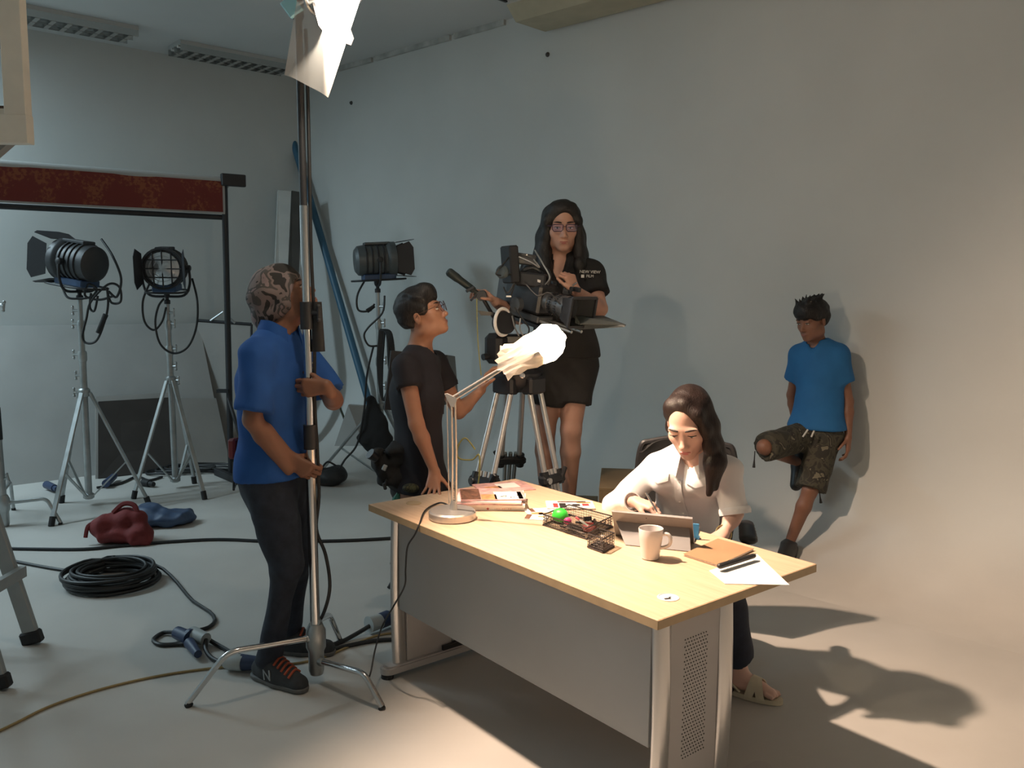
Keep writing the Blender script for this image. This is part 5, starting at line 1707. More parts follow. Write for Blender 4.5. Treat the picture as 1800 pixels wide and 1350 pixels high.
for q, _ in legs:
    d2 = V(q.x - TC.x, q.y - TC.y, 0)
    d = d2.normalized()
    sd = d.cross(UP)
    a = V(TC.x, TC.y, bowl.z - 0.02) + d * 0.105
    foot = a + (q - a) * (a.z / (a.z - q.z))
    foot.z = 0.0
    mid = lerp(a, foot, 0.40)
    mb = MB(); mb.box(a + UP * 0.0, (0.07, 0.13, 0.09), (d, sd, UP), 0.012); mb.build('leg_hinge', M_CAMB, t)
    for sg in (-1, 1):
        mb = MB(); mb.cyl(a + sd * (0.042 * sg), mid + sd * (0.05 * sg), 0.0145, n=14); mb.build('upper_leg_tube', M_TRIPOD, t)
    for sg in (-1, 0, 1):
        e0 = lerp(a, foot, 0.36) + sd * (0.03 * sg) + d * 0.004
        e1 = foot + sd * (0.014 * sg) + V(0, 0, 0.03)
        mb = MB(); mb.cyl(e0, e1, 0.0115, n=12); mb.build('lower_leg_tube', M_TRIPOD if q.y < 4.5 else M_STEEL, t)
    z = (foot - a).normalized()
    mb = MB(); mb.box(mid, (0.055, 0.175, 0.05), (d, sd, z), 0.012)
    for sg in (-1, 1): mb.cyl(mid + sd * (0.055 * sg) - z * 0.04, mid + sd * (0.055 * sg) + z * 0.035, 0.024, n=12)
    cl = mb.build('leg_clamp', M_CAMB, t)
    mb = MB(); mb.cyl(mid + d * 0.025 + sd * 0.058, mid + d * 0.037 + sd * 0.058, 0.016, n=14); mb.build('clamp_disc', M_GLINT, cl)
    mb = MB(); mb.box(mid + sd * -0.07 + UP * 0.02 + d * 0.02, (0.02, 0.07, 0.02), (d, (sd * -0.5 + UP * 0.86).normalized(), (sd * 0.86 + UP * 0.5).normalized()), 0.004); mb.build('clamp_lever', M_CAMB, cl)
    mb = MB(); mb.lathe(V(foot.x, foot.y, 0), UP, [(0, 0), (0.03, 0), (0.032, 0.02), (0.018, 0.05), (0, 0.05)], 12); mb.build('foot', M_RUBBER, t)
# fluid head
hx = V((-0.089,4.360,1.360))
mb = MB()
mb.box(V((-0.080,4.360,1.354)), (0.10, 0.12, 0.155), (V(0.9, -0.43, 0), V(0.43, 0.9, 0), UP), 0.025)
mb.lathe(V(TC.x, TC.y, bowl.z + 0.06), UP, [(0, 0), (0.06, 0), (0.07, 0.03), (0.07, 0.08), (0.05, 0.10), (0, 0.10)], 20)
mb.box(V((0.013,4.420,1.312)), (0.16, 0.12, 0.10), None, 0.02)
hd_ = mb.build('fluid_head', M_CAMB, t)
mb = MB(); mb.cyl((-0.122,4.320,1.316), (-0.147,4.300,1.312), 0.017, n=12); mb.build('lock_knob', M_CAMB, hd_)
mb = MB(); mb.lathe((-0.060,4.300,1.484), (0.55, -0.83, 0.1), [(0.0, 0), (0.052, 0), (0.058, 0.02), (0.058, 0.05), (0.0, 0.05)], 22); mb.build('drag_dial', M_CAMB, hd_)
mb = MB(); cc = V((-0.048,4.250,1.492)); x_, y_, z_ = frame((0.75, -0.65, 0.0)); mb.tube([cc + x_ * (0.058 * math.cos(a)) + y_ * (0.066 * math.sin(a)) for a in [2 * math.pi * k / 28 for k in range(28)]], 0.0085, 8, True); mb.build('white_ring', M_WHITEP, hd_)
mb = MB(); mb.prism([(0, 0.012), (0.09, 0.006), (0.10, -0.008), (0.02, -0.012)], (-0.176,4.280,1.535), V(0.98, 0.1, -0.05), UP, V(0, 0.012, 0)); mb.build('brake_lever', M_CAMB, hd_)
# pan handle with dark grip
h0, h1, h2 = V((-0.066,4.360,1.461)), V((-0.157,4.300,1.619)), V((-0.303,4.240,1.727))
mb = MB(); mb.cyl(h0, lerp(h0, h1, 1.0), 0.010, n=12); mb.build('pan_bar', M_CAMB, t)
mb = MB(); mb.lathe(h1 - V(0, 0.02, 0), (0.1, 1, 0.1), [(0, 0), (0.026, 0), (0.026, 0.04), (0, 0.04)], 16); mb.build('rosette', M_CAMG, t)
mb = MB(); mb.cyl(h1, lerp(h1, h2, 0.32), 0.011, n=12); mb.lathe(lerp(h1, h2, 0.25), h2 - h1, [(0, 0), (0.016, 0), (0.018, 0.02), (0.019, 0.09), (0.022, 0.11), (0.022, 0.155), (0.016, 0.165), (0, 0.167)], 16)
mb.build('handle_grip', mat('grip_rubber', (0.014, 0.024, 0.024), 0.55), t)
mb = MB(); mb.cyl(lerp(h1, h2, 0.12), V((-0.206,4.250,1.597)), 0.006); mb.cyl((-0.195,4.260,1.661), (-0.228,4.240,1.641), 0.008); mb.build('clamp_lever', M_CAMG, t)
# thin yellow safety cord
mb = MB(); mb.tube(spline([(-0.178,4.260,1.605), (-0.175,4.260,1.479), (-0.169,4.260,1.366), (-0.154,4.260,1.224)], 6), 0.003, 6); mb.build('safety_cord', mat('yellow_line', (0.30, 0.29, 0.10), 0.6), t)
mb = MB(); mb.tube(spline([(-0.174,4.050,0.889), (-0.221,4.050,0.944), (-0.257,4.060,0.901), (-0.254,4.060,0.845), (-0.188,4.050,0.839), (-0.154,4.030,0.866), (-0.154,4.030,0.755), (-0.170,4.030,0.671)], 6), 0.004, 6); mb.build('safety_cord', MATS['yellow_line'], t)

# camera: lens towards the desk, operator behind
CF = V(0.66, -0.72, -0.20).normalized()
CS = CF.cross(UP).normalized()
CU = CS.cross(CF)
CC = V((0.105,4.360,1.621))
def cp(f, s_, u):
    return CC + CF * f + CS * s_ + CU * u
CAX = (CF, CS, CU)
t = thing('film_camera', 'black film camera rig with many fittings on the fluid head', 'camera', V((0.042,4.400,1.416)))
mb = MB(); mb.box(cp(-0.02, 0, 0.0), (0.26, 0.13, 0.15), CAX, 0.012); body = mb.build('body', M_CAMB, t)
mb = MB(); mb.box(cp(-0.18, 0.0, -0.005), (0.09, 0.11, 0.13), CAX, 0.01); mb.build('battery', M_CAMG, t)
mb = MB(); mb.lathe(cp(0.11, 0, -0.005), CF, [(0, 0), (0.05, 0), (0.052, 0.03), (0.046, 0.035), (0.046, 0.07), (0.054, 0.075), (0.054, 0.12), (0.058, 0.13), (0.058, 0.15), (0, 0.15)], 24); lens_ = mb.build('lens', M_CAMG, t)
mb = MB()
for h_ in (0.04, 0.085):
    for k in range(26):
        a = 2 * math.pi * k / 26
        mb.box(cp(0.11 + h_ + 0.01, 0, -0.005) + (CS * math.cos(a) + CU * math.sin(a)) * 0.054, (0.016, 0.006, 0.006), (CF, -CS * math.sin(a) + CU * math.cos(a), CS * math.cos(a) + CU * math.sin(a)))
mb.build('focus_gear', M_CAMB, lens_, smooth=False)
mb = MB()
w2, h2_ = 0.085, 0.07
mb.add([cp(0.25, -0.05, -0.055), cp(0.25, 0.05, -0.055), cp(0.25, 0.05, 0.045), cp(0.25, -0.05, 0.045), cp(0.34, -w2, -h2_ - 0.005), cp(0.34, w2, -h2_ - 0.005), cp(0.34, w2, h2_ - 0.005), cp(0.34, -w2, h2_ - 0.005)], [(0, 3, 2, 1), (0, 1, 5, 4), (1, 2, 6, 5), (2, 3, 7, 6), (3, 0, 4, 7)])
mb.box(cp(0.345, 0, h2_ - 0.005), (0.012, 2 * w2, 0.012), CAX); mb.box(cp(0.345, 0, -h2_ - 0.005), (0.012, 2 * w2, 0.012), CAX)
for sg in (-1, 1): mb.box(cp(0.345, sg * w2, -0.005), (0.012, 0.012, 2 * h2_), CAX)
mb.build('matte_box', M_CAMB, t, smooth=False)
mb = MB(); mb.plate([(0.305,4.160,1.527), (0.534,4.050,1.490), (0.529,4.050,1.482), (0.306,4.160,1.461)], -0.006); mb.plate([(0.305,4.160,1.527), (0.452,4.300,1.523), (0.534,4.050,1.490), (0.323,4.100,1.491)], -0.004); mb.build('side_flag', mat('flag_slate', (0.03, 0.036, 0.036), 0.55), t, smooth=False)
for sg in (-1, 1):
    mb = MB(); mb.cyl(cp(-0.22, 0.035 * sg, -0.105), cp(0.33, 0.035 * sg, -0.105), 0.0075, n=10); mb.build('support_rod', M_STEEL, t)
mb = MB(); mb.box(cp(0.0, 0, -0.10), (0.22, 0.11, 0.035), CAX, 0.006); mb.build('base_plate', M_CAMG, t, smooth=False)
mb = MB(); mb.box(cp(-0.02, 0, -0.135), (0.30, 0.075, 0.022), CAX, 0.004); mb.box(V((0.021,4.410,1.398)), (0.16, 0.10, 0.05), None, 0.01); mb.build('head_plate', M_CAMB, t, smooth=False)
# top handle
mb = MB(); mb.tube(spline([cp(-0.09, 0, 0.075), cp(-0.09, 0, 0.13), cp(-0.05, 0, 0.145), cp(0.06, 0, 0.145), cp(0.09, 0, 0.12), cp(0.09, 0, 0.075)], 5), 0.011, 10); mb.build('top_handle', M_CAMB, t)
# monitor and viewfinder at the upper left
mp = V((-0.014,4.300,1.775))
mb = MB(); mb.box(mp, (0.05, 0.13, 0.185), (V(0.93, 0.37, 0.08).normalized(), V(-0.37, 0.93, 0), V(-0.08, 0, 1)), 0.008); mon = mb.build('monitor', M_CAMB, t, smooth=False)
mb = MB(); mb.box(V((0.060,4.330,1.802)), (0.10, 0.06, 0.055), (V(0.97, 0.1, -0.12).normalized(), V(-0.1, 1, 0), V(0.12, 0, 1)), 0.006); mb.build('viewfinder', M_CAMG, t, smooth=False)
mb = MB(); mb.lathe((-0.044,4.240,1.737), (-0.5, -0.85, 0), [(0, 0), (0.03, 0), (0.034, 0.02), (0.026, 0.035), (0, 0.035)], 16); mb.build('eyepiece', mat('eyecup', (0.06, 0.08, 0.09), 0.4), t)
mb = MB(); mb.tube(spline([(0.010,4.320,1.677), (0.038,4.320,1.734), (0.094,4.330,1.763), (0.138,4.340,1.741)], 5), 0.010, 8); mb.build('articulated_arm', M_CAMG, t)
mb = MB(); mb.box(V((0.094,4.300,1.700)), (0.15, 0.08, 0.07), (V(0.97, -0.2, -0.1).normalized(), V(0.2, 0.97, 0), V(0.1, 0, 1)), 0.008); mb.build('audio_module', M_CAMB, t, smooth=False)
mb = MB(); mb.lathe(V((0.010,4.240,1.580)), CS * -1, [(0, 0), (0.035, 0), (0.035, 0.03), (0.03, 0.035), (0, 0.035)], 18); mb.build('follow_focus', M_CAMG, t)
# loose cables
wires = [[(-0.020,4.250,1.810), (-0.060,4.200,1.759), (-0.082,4.200,1.726), (-0.038,4.220,1.721), (0.009,4.250,1.732)], [(0.028,4.240,1.810), (0.092,4.220,1.782), (0.128,4.220,1.761), (0.100,4.240,1.799)], [(0.107,4.300,1.846), (0.148,4.240,1.775), (0.179,4.220,1.714), (0.158,4.240,1.678)],
         [(-0.046,4.220,1.663), (-0.026,4.200,1.635), (0.007,4.200,1.682), (-0.009,4.200,1.622)], [(0.010,4.200,1.567), (0.047,4.190,1.512), (0.081,4.200,1.462), (0.068,4.220,1.413)], [(-0.003,4.200,1.525), (0.011,4.200,1.470), (0.031,4.220,1.427)], [(0.039,4.200,1.512), (0.036,4.190,1.462), (0.057,4.210,1.422)],
         [(0.065,4.200,1.677), (0.120,4.160,1.623), (0.173,4.140,1.638), (0.228,4.120,1.584)]]
for i, w_ in enumerate(wires):
    MB().tube(spline(w_, 6), 0.0042, 6).build('wire', M_STEEL if i in (1, 2, 5, 6) else M_CABLE, t)
rc = random.Random(21)
for i in range(34):
    f_, u_ = rc.uniform(-0.2, 0.22), rc.uniform(-0.12, 0.10)
    p = cp(f_, -0.075 - 0.02 * rc.random(), u_)
    k = i % 3
    mb = MB()
    if k == 0: mb.lathe(p, -CS, [(0, -0.02), (0.012, -0.02), (0.012, 0.006), (0.008, 0.010), (0, 0.010)], 12)
    elif k == 1: mb.box(p, (rc.uniform(0.015, 0.04), 0.02, rc.uniform(0.01, 0.03)), CAX, 0.002)
    else: mb.cyl(p, p + (CU * rc.uniform(-1, 1) + CF * rc.uniform(-1, 1)).normalized() * 0.025 - CS * 0.006, 0.0045, n=8)
    mb.build('fitting', (M_GLINT if i % 6 == 2 else M_CAMG if i % 2 else M_CAMB), body)
mb = MB(); mb.box(V((0.127,4.250,1.695)), (0.022, 0.004, 0.012), CAX); mb.build('badge', M_WHITEP, t, smooth=False)
mb = MB(); mb.box(V((-0.020,4.200,1.619)), (0.025, 0.006, 0.008), (V(1, 0, 0), V(0, 1, 0), UP)); mb.build('badge', M_WHITEP, t, smooth=False)
mb = MB(); mb.box(V((0.066,4.200,1.820)) * 1.0, (0.006, 0.006, 0.006)); mb.build('badge', M_WHITEP, t, smooth=False)

# ------------------------------------------------------------------ monitor behind the man with glasses
t = thing('video_monitor', 'black video monitor on a stand behind the man with glasses', 'monitor', (-0.55, 4.75, 0))
a, b = V((-0.667,4.720,1.309)), V((-0.365,4.800,1.281)); dx = (b - a); dx.z = 0
mb = MB(); mb.plate([V((-0.701,4.680,0.985)), V((-0.381,4.760,0.951)), b, a], -0.05); mb.build('casing', M_BLACK, t, smooth=False)
mb = MB(); mb.plate([V((-0.377,4.780,1.000)), V((-0.310,4.950,0.996)), V((-0.333,4.980,1.259)), b], -0.006); mb.build('hood_side', mat('grey_hood', (0.10, 0.11, 0.11), 0.5), t, smooth=False)
ms = V(-0.57, 4.78, 0)
mb = MB(); mb.cyl(ms, V(-0.57, 4.78, 1.05), 0.018); mb.build('pole', M_BLACK, t)
for k in range(3):
    a_ = 2.2 + 2.094 * k
    mb = MB(); mb.tube([ms + V(0, 0, 0.16), ms + V(0.24 * math.cos(a_), 0.24 * math.sin(a_), 0.012)], 0.011, 8); mb.build('leg', M_BLACK, t)

# ------------------------------------------------------------------ office chair of the writing woman
HC = V(0.748, 3.63, 0)
CB = V(0.22, 0.975, 0).normalized()          # towards the chair back
CL = V(-CB.y, CB.x, 0)
M_CHAIR = mat('black_mesh_fabric', (0.014, 0.014, 0.015), 0.75)
t = thing('office_chair', 'black office chair with curved backrest under the writing woman', 'chair', HC)
s = Soft(); s.ell(HC + UP * 0.42, (0.24, 0.24, 0.04), (CB, CL, UP), k=0.02).ell(HC + UP * 0.425 + CB * 0.03, (0.22, 0.22, 0.035), (CB, CL, UP)); s.build('seat', M_CHAIR, t, h=0.014)
mb = MB()
def backf(u, v):
    a = (u - 0.5) * 1.5
    w = 0.225 * (1 - 0.10 * (2 * v - 1) ** 4)
    zc = 0.50 + 0.48 * v
    if v > 0.86: zc -= 0.05 * (abs(2 * u - 1)) ** 3 * (v - 0.86) / 0.14
    return HC + CB * (0.27 + 0.03 * v + 0.035 * math.sin(v * 3.1) - 0.05 * (math.sin(a)) ** 2 * 1.2) + CL * (w * math.sin(a) / math.sin(0.75)) + UP * zc
mb.surf(backf, 18, 14, th=0.022); mb.build('backrest', M_CHAIR, t)
mb = MB(); mb.tube(spline([backf(0.0, 0), backf(0, .5), backf(0.0, .95), backf(.12, 1), backf(.5, 1), backf(.88, 1), backf(1, .95), backf(1, .5), backf(1, 0)], 5), 0.014, 8); mb.build('back_frame', M_BLACKP, t)
mb = MB(); mb.tube(spline([HC + CB * 0.12 + UP * 0.38, HC + CB * 0.30 + UP * 0.40, HC + CB * 0.325 + UP * 0.60], 6), 0.022, 8); mb.build('back_bracket', M_BLACKP, t)
for sg in (-1, 1):
    c_ = HC + CL * (0.27 * sg)
    mb = MB(); mb.tube(spline([HC + CL * (0.18 * sg) + UP * 0.39, c_ + UP * 0.40, c_ + CB * 0.02 + UP * 0.50, c_ - CB * 0.0 + UP * 0.63], 5), 0.015, 8); ar = mb.build('arm_post', M_BLACKP, t)
    s = Soft(); s.cone(c_ - CB * 0.11 + UP * 0.635, c_ + CB * 0.11 + UP * 0.64, 0.040, 0.034, flat=((0, 0, 1), 0.5)); s.build('arm_pad', M_BLACKP, ar, h=0.009)
mb = MB(); mb.cyl(HC + UP * 0.10, HC + UP * 0.39, 0.025); mb.build('gas_column', M_BLACK, t)
for k in range(5):
    a_ = -0.95 + 1.2566 * k
    d = V(math.cos(a_), math.sin(a_), 0)
    mb = MB(); mb.tube([HC + UP * 0.115, HC + d * 0.16 + UP * 0.10, HC + d * 0.29 + UP * 0.075], [0.028, 0.022, 0.016], 8); mb.build('base_arm', M_BLACKP, t)
    q = HC + d * 0.29
    sd = d.cross(UP)
    mb = MB()
    for sg in (-1, 1): mb.lathe(q + UP * 0.028 + sd * (0.006 * sg), sd * sg, [(0, 0), (0.026, 0), (0.028, 0.004), (0.028, 0.018), (0.022, 0.022), (0, 0.022)], 16)
    mb.box(q + UP * 0.052, (0.04, 0.04, 0.018), (d, sd, UP), 0.005); mb.build('castor', M_BLACKP, t)

# ------------------------------------------------------------------ people
def orth(f, u):
    f = V(f).normalized(); u = V(u); u = (u - f * u.dot(f)).normalized()
    return f, u, u.cross(f)            # forward, up, the person's left

M_EYEW = mat('eye_white', (0.62, 0.60, 0.57), 0.3)
M_IRIS = mat('eye_dark', (0.018, 0.010, 0.008), 0.15)
def hair_mat(name, col, rough):
    m = mat(name, col, rough, spec=0.35)
    nt = m.node_tree
    b = nt.nodes['Principled BSDF']
    tc = [n for n in nt.nodes if n.type == 'TEX_COORD'][0]
    mp = nt.nodes.new('ShaderNodeMapping'); mp.inputs['Scale'].default_value = (230, 230, 9)
    n = nt.nodes.new('ShaderNodeTexNoise'); n.inputs['Scale'].default_value = 1.0; n.inputs['Detail'].default_value = 3
    nt.links.new(tc.outputs['Object'], mp.inputs[0]); nt.links.new(mp.outputs[0], n.inputs['Vector'])
    bp = nt.nodes.new('ShaderNodeBump'); bp.inputs['Strength'].default_value = 0.4; bp.inputs['Distance'].default_value = 0.006
    nt.links.new(n.outputs['Fac'], bp.inputs['Height']); nt.links.new(bp.outputs[0], b.inputs['Normal'])
    r = nt.nodes.new('ShaderNodeValToRGB')
    r.color_ramp.elements[0].color = (*[q * 0.55 for q in col], 1); r.color_ramp.elements[1].color = (*[q * 1.7 for q in col], 1)
    r.color_ramp.elements[0].position = 0.3; r.color_ramp.elements[1].position = 0.7
    nt.links.new(n.outputs['Fac'], r.inputs[0]); nt.links.new(r.outputs[0], b.inputs['Base Color'])
    return m
M_HAIRK = hair_mat('black_hair', (0.0085, 0.0075, 0.0075), 0.55)
M_HAIRB = hair_mat('dark_brown_hair', (0.011, 0.0055, 0.0045), 0.5)

def skin(name, col):
    m = mat(name, col, 0.52, var=0.05, scale=14)
    b = m.node_tree.nodes['Principled BSDF']
    b.inputs['Subsurface Weight'].default_value = 0.12
    b.inputs['Subsurface Radius'].default_value = (0.012, 0.005, 0.003)
    return m

def glass_mat(name, tint=(0.9, 0.9, 1.0), gl=0.12):
    m = bpy.data.materials.new(name); m.use_nodes = True
    nt = m.node_tree; nt.nodes.remove(nt.nodes['Principled BSDF'])
    t = nt.nodes.new('ShaderNodeBsdfTransparent'); t.inputs[0].default_value = (*tint, 1)
    g = nt.nodes.new('ShaderNodeBsdfGlossy'); g.inputs[0].default_value = (*tint, 1); g.inputs['Roughness'].default_value = 0.05
    x = nt.nodes.new('ShaderNodeMixShader'); x.inputs[0].default_value = gl
    nt.links.new(t.outputs[0], x.inputs[1]); nt.links.new(g.outputs[0], x.inputs[2]); nt.links.new(x.outputs[0], nt.nodes['Material Output'].inputs[0])
    return m

def head(B, c, f, u, neck, s=1.0, fem=False, nr=0.052):
    """adds skull, jaw, nose, lips, ears and neck to the body; returns the map from head space to the room"""
    F_, U_, L_ = orth(f, u)
    c = V(c)
    def hp(x, y, z):
        return c + (L_ * x + F_ * y + U_ * z) * s
    ax = (L_, F_, U_)
    def e(p, r, k=0.02, neg=False, a=ax):
        B.ell(hp(*p), [q * s for q in r], a, k * s, neg)
    w = 0.95 if fem else 1.0
    e((0, -0.014, 0.034), (0.074 * w, 0.094, 0.086), 0.01)
    e((0, 0.024, -0.030), (0.061 * w, 0.066, 0.082), 0.03)
    e((0, 0.034, -0.072), (0.046 * w, 0.050, 0.042), 0.03)
    e((0, 0.070, -0.104), (0.020, 0.017, 0.014), 0.03)
    for sg in (-1, 1):
        e((0.044 * sg * w, 0.050, -0.030), (0.022, 0.022, 0.020), 0.025)
        e((0.048 * sg * w, 0.000, -0.080), (0.020, 0.030, 0.022), 0.03)
        e((0.030 * sg, 0.076, 0.018), (0.026, 0.013, 0.008), 0.018)
    for sg in (-1, 1):
        e((0.032 * sg, 0.094, 0.000), (0.019, 0.013, 0.010), 0.014, True)
    B.cone(hp(0, 0.080, 0.004), hp(0, 0.103, -0.038), 0.0075 * s, 0.010 * s, 0.014 * s)
    e((0, 0.105, -0.041), (0.0105, 0.010, 0.009), 0.008)
    for sg in (-1, 1):
        e((0.0125 * sg, 0.096, -0.045), (0.0075, 0.009, 0.0065), 0.008)
        # closed-down upper lid
        e((0.032 * sg, 0.083, 0.004), (0.0165, 0.0075, 0.0065), 0.006)
        e((0.077 * sg * w, -0.012, -0.014), (0.0085, 0.019, 0.030), 0.008, a=(L_ + F_ * 0.35 * -sg, F_ + L_ * 0.35 * sg, U_))
        e((0.084 * sg * w, -0.008, -0.010), (0.005, 0.009, 0.016), 0.006, True, a=(L_ + F_ * 0.35 * -sg, F_ + L_ * 0.35 * sg, U_))
    e((0, 0.0865, -0.0700), (0.0215, 0.0070, 0.0045), 0.012)
    e((0, 0.0855, -0.0785), (0.0185, 0.0074, 0.0055), 0.012)
    B.cone(hp(0, -0.022, -0.060), neck, nr * s, nr * 1.06, 0.035)
    B.focus(hp(0, 0.01, 0), 0.14 * s, 0.0042)
    return hp, ax

def face(par, hp, ax, s, lipm, browm, eyes=0.004, gaze=(0, -0.2), fem=False):
    L_, F_, U_ = ax
    for sg in (-1, 1):
        mb = MB(); mb.ball(hp(0.032 * sg, 0.0815, -0.0035), (0.0125 * s, 0.0075 * s, (0.0028 + eyes) * s), 14, 10, ax)
        ey = mb.build('eye', M_EYEW, par)
        mb = MB(); mb.ball(hp(0.032 * sg + 0.003 * gaze[0], 0.0868, -0.0035 + 0.003 * gaze[1]), (0.0056 * s, 0.0025 * s, (0.0015 + eyes * 0.9) * s), 12, 8, ax); mb.build('iris', M_IRIS, ey)
        mb = MB(); mb.tube([hp(sg * (0.032 + a * 0.0155), 0.0902 - 0.006 * a * a, -0.0014 + 0.0035 * (1 - a * a) * (0.3 + eyes * 90) + (0.0012 * a if a > 0 else 0)) for a in (-1, -0.6, -0.2, 0.2, 0.6, 1.0, 1.2)], [0.0011 * s, 0.0016 * s, 0.0019 * s, 0.002 * s, 0.002 * s, 0.0016 * s, 0.0008 * s], 6); mb.build('eyelash', M_IRIS, ey)
        mb = MB(); mb.tube([hp(sg * (0.013 + 0.040 * a), 0.0912 - 0.014 * a * a, 0.0205 + (0.0045 if fem else 0.0035) * math.sin(a * 2.6) - 0.002 * a) for a in (0, 0.2, 0.4, 0.6, 0.8, 1.0)], [0.0026 * s, 0.0040 * s, 0.0040 * s, 0.0035 * s, 0.0028 * s, 0.0012 * s], 6); mb.build('eyebrow', browm, par)
    B = Soft()
    for (p, r) in (((0.009, 0.0915, -0.0705), (0.0132, 0.0066, 0.0036)), ((-0.009, 0.0915, -0.0705), (0.0132, 0.0066, 0.0036)), ((0, 0.0910, -0.0780), (0.0160, 0.0070, 0.0046))):
        B.ell(hp(*p), [q * s for q in r], ax, 0.003)
    B.build('lips', lipm, par, h=0.0022)

def hand(B, wrist, d, palm, thumb_side, curls=(30, 35, 25), s=1.0, spread=0.0, thumb=(0.55, 0.75, 0.35), tcurl=20, each=None):
    """palm with five separate fingers; palm = direction the palm faces"""
    w = V(wrist); D = V(d).normalized()
    N = V(palm); N = (N - D * N.dot(D)).normalized()
    S = D.cross(N)
    if S.dot(V(thumb_side)) < 0: S = -S
    kn = []
    for i, o in enumerate((0.030, 0.010, -0.010, -0.028)):
        kp = w + D * ((0.088, 0.092, 0.087, 0.078)[i] * s) + S * (o * s) - N * (0.002 * s)
        kn.append(kp)
        B.cone(w + S * (o * 0.45 * s) + D * (0.005 * s), kp, 0.0150 * s, 0.0115 * s, 0.014)
    lens = ((0.043, 0.026, 0.020), (0.047, 0.030, 0.021), (0.043, 0.028, 0.020), (0.034, 0.021, 0.018))
    for i in range(4):
        cu = each[i] if each else curls
        p = kn[i]
        dirv = (D + S * (spread * (1.5 - i) * 0.5)).normalized()
        ang = 0
        for j in range(3):
            ang += math.radians(cu[j])
            v = dirv * math.cos(ang) + N * math.sin(ang)
            q = p + v * (lens[i][j] * s)
            r0 = (0.0090, 0.0082, 0.0076)[j] * s * (0.9 if i == 3 else 1)
            B.cone(p, q, r0, r0 * 0.92, 0.004)
            p = q
    tb = w + D * (0.022 * s) + S * (0.020 * s) + N * (0.006 * s)
    td = (D * thumb[0] + S * thumb[1] + N * thumb[2]).normalized()
    q = tb + td * (0.042 * s)
    B.cone(tb, q, 0.0145 * s, 0.0105 * s, 0.010)
    a = math.radians(tcurl)
    td2 = (td * math.cos(a) + (D * 0.6 + N * 0.5 - S * 0.4).normalized() * math.sin(a)).normalized()
    q2 = q + td2 * (0.030 * s)
    B.cone(q, q2, 0.0102 * s, 0.0092 * s, 0.004)
    td3 = (td2 * math.cos(a) + (D * 0.6 + N * 0.5 - S * 0.4).normalized() * math.sin(a)).normalized()
    B.cone(q2, q2 + td3 * (0.024 * s), 0.0092 * s, 0.0078 * s, 0.004)
    B.focus(w + D * (0.085 * s), 0.105 * s, 0.0048)
    return w, D, N, S

def torso(B, J, g=0.0, k=0.05, low=True):
    fl = (J['fw'], J.get('fl', 0.70))
    s = J.get('s', 1.0)
    B.cone(J['pel'], J['waist'], (0.150 * s + g), (0.128 * s + g), k, fl)
    B.cone(J['waist'], J['chest'], (0.128 * s + g), (0.150 * s + g), k, fl)
    up = V(J['nb']) - V(J['chest'])
    B.cone(J['chest'], V(J['chest']) + up * 0.55, (0.150 * s + g), (0.115 * s + g), k, fl)
    for sd in ('shR', 'shL'):
        B.cone(V(J['chest']) + up * 0.62, J[sd], 0.075 * s + g * 0.7, 0.050 * s + g, k, (J['fw'], 0.85))
    if low:
        for sd in ('hipR', 'hipL'):
            B.ell(V(J[sd]) - V(J['fw']) * 0.015, (0.095 * s + g, 0.095 * s + g, 0.10 * s), k=k)

def arms(B, J, which=('R', 'L'), g=0.0, sc=1.0):
    for q in which:
        B.cone(J['sh' + q], J['el' + q], 0.046 * sc + g, 0.037 * sc + g, 0.02)
        m = lerp(J['el' + q], J['wr' + q], 0.3)
        B.cone(J['el' + q], m, 0.037 * sc + g, 0.0375 * sc + g, 0.015)
        B.cone(m, J['wr' + q], 0.0375 * sc + g, 0.0235 * sc + g, 0.015)

def legs(B, J, which=('R', 'L'), g=0.0, sc=1.0):
    for q in which:
        B.cone(J['hip' + q], J['kn' + q], 0.084 * sc + g, 0.054 * sc + g, 0.04)
        m = lerp(J['kn' + q], J['an' + q], 0.30)
        B.cone(J['kn' + q], m, 0.053 * sc + g, 0.053 * sc + g, 0.02)
        B.cone(m, J['an' + q], 0.053 * sc + g, 0.034 * sc + g, 0.02)

def shoe(par, an, toe_dir, ground, m, solem, L=0.27, name='shoe', wide=0.045):
    an = V(an); d = V(toe_dir); d.z = 0; d.normalize()
    s_ = d.cross(UP)
    h0 = V(an.x, an.y, ground) - d * 0.055
    B = Soft()
    B.cone(h0 + UP * 0.045, h0 + d * (L * 0.45) + UP * 0.04, 0.040, wide, 0.03)
    B.cone(h0 + d * (L * 0.4) + UP * 0.036, h0 + d * (L * 0.82) + UP * 0.030, wide, wide * 0.86, 0.03)
    B.cone(V(an.x, an.y, ground + 0.05), V(an.x, an.y, ground + 0.095), 0.045, 0.044, 0.03, None, True)
    B.cone(V(an.x, an.y, ground + 0.09) + d * 0.01, h0 + d * (L * 0.62) + UP * 0.055, 0.036, 0.03, 0.03)
    B.cut(h0 + UP * 0.012, (0, 0, -1))
    o = B.build(name, m, par, h=0.007)
    B = Soft()
    B.cone(h0 + UP * 0.02, h0 + d * (L * 0.42) + UP * 0.02, 0.045, wide + 0.003, 0.02)
    B.cone(h0 + d * (L * 0.42) + UP * 0.02, h0 + d * (L * 0.83) + UP * 0.02, wide + 0.003, wide * 0.88, 0.02)
    B.cut(h0 + UP * 0.024, (0, 0, 1)); B.cut(h0 + UP * 0.001, (0, 0, -1))
    B.build('sole', solem, o, h=0.006)
    return o, h0, d, s_

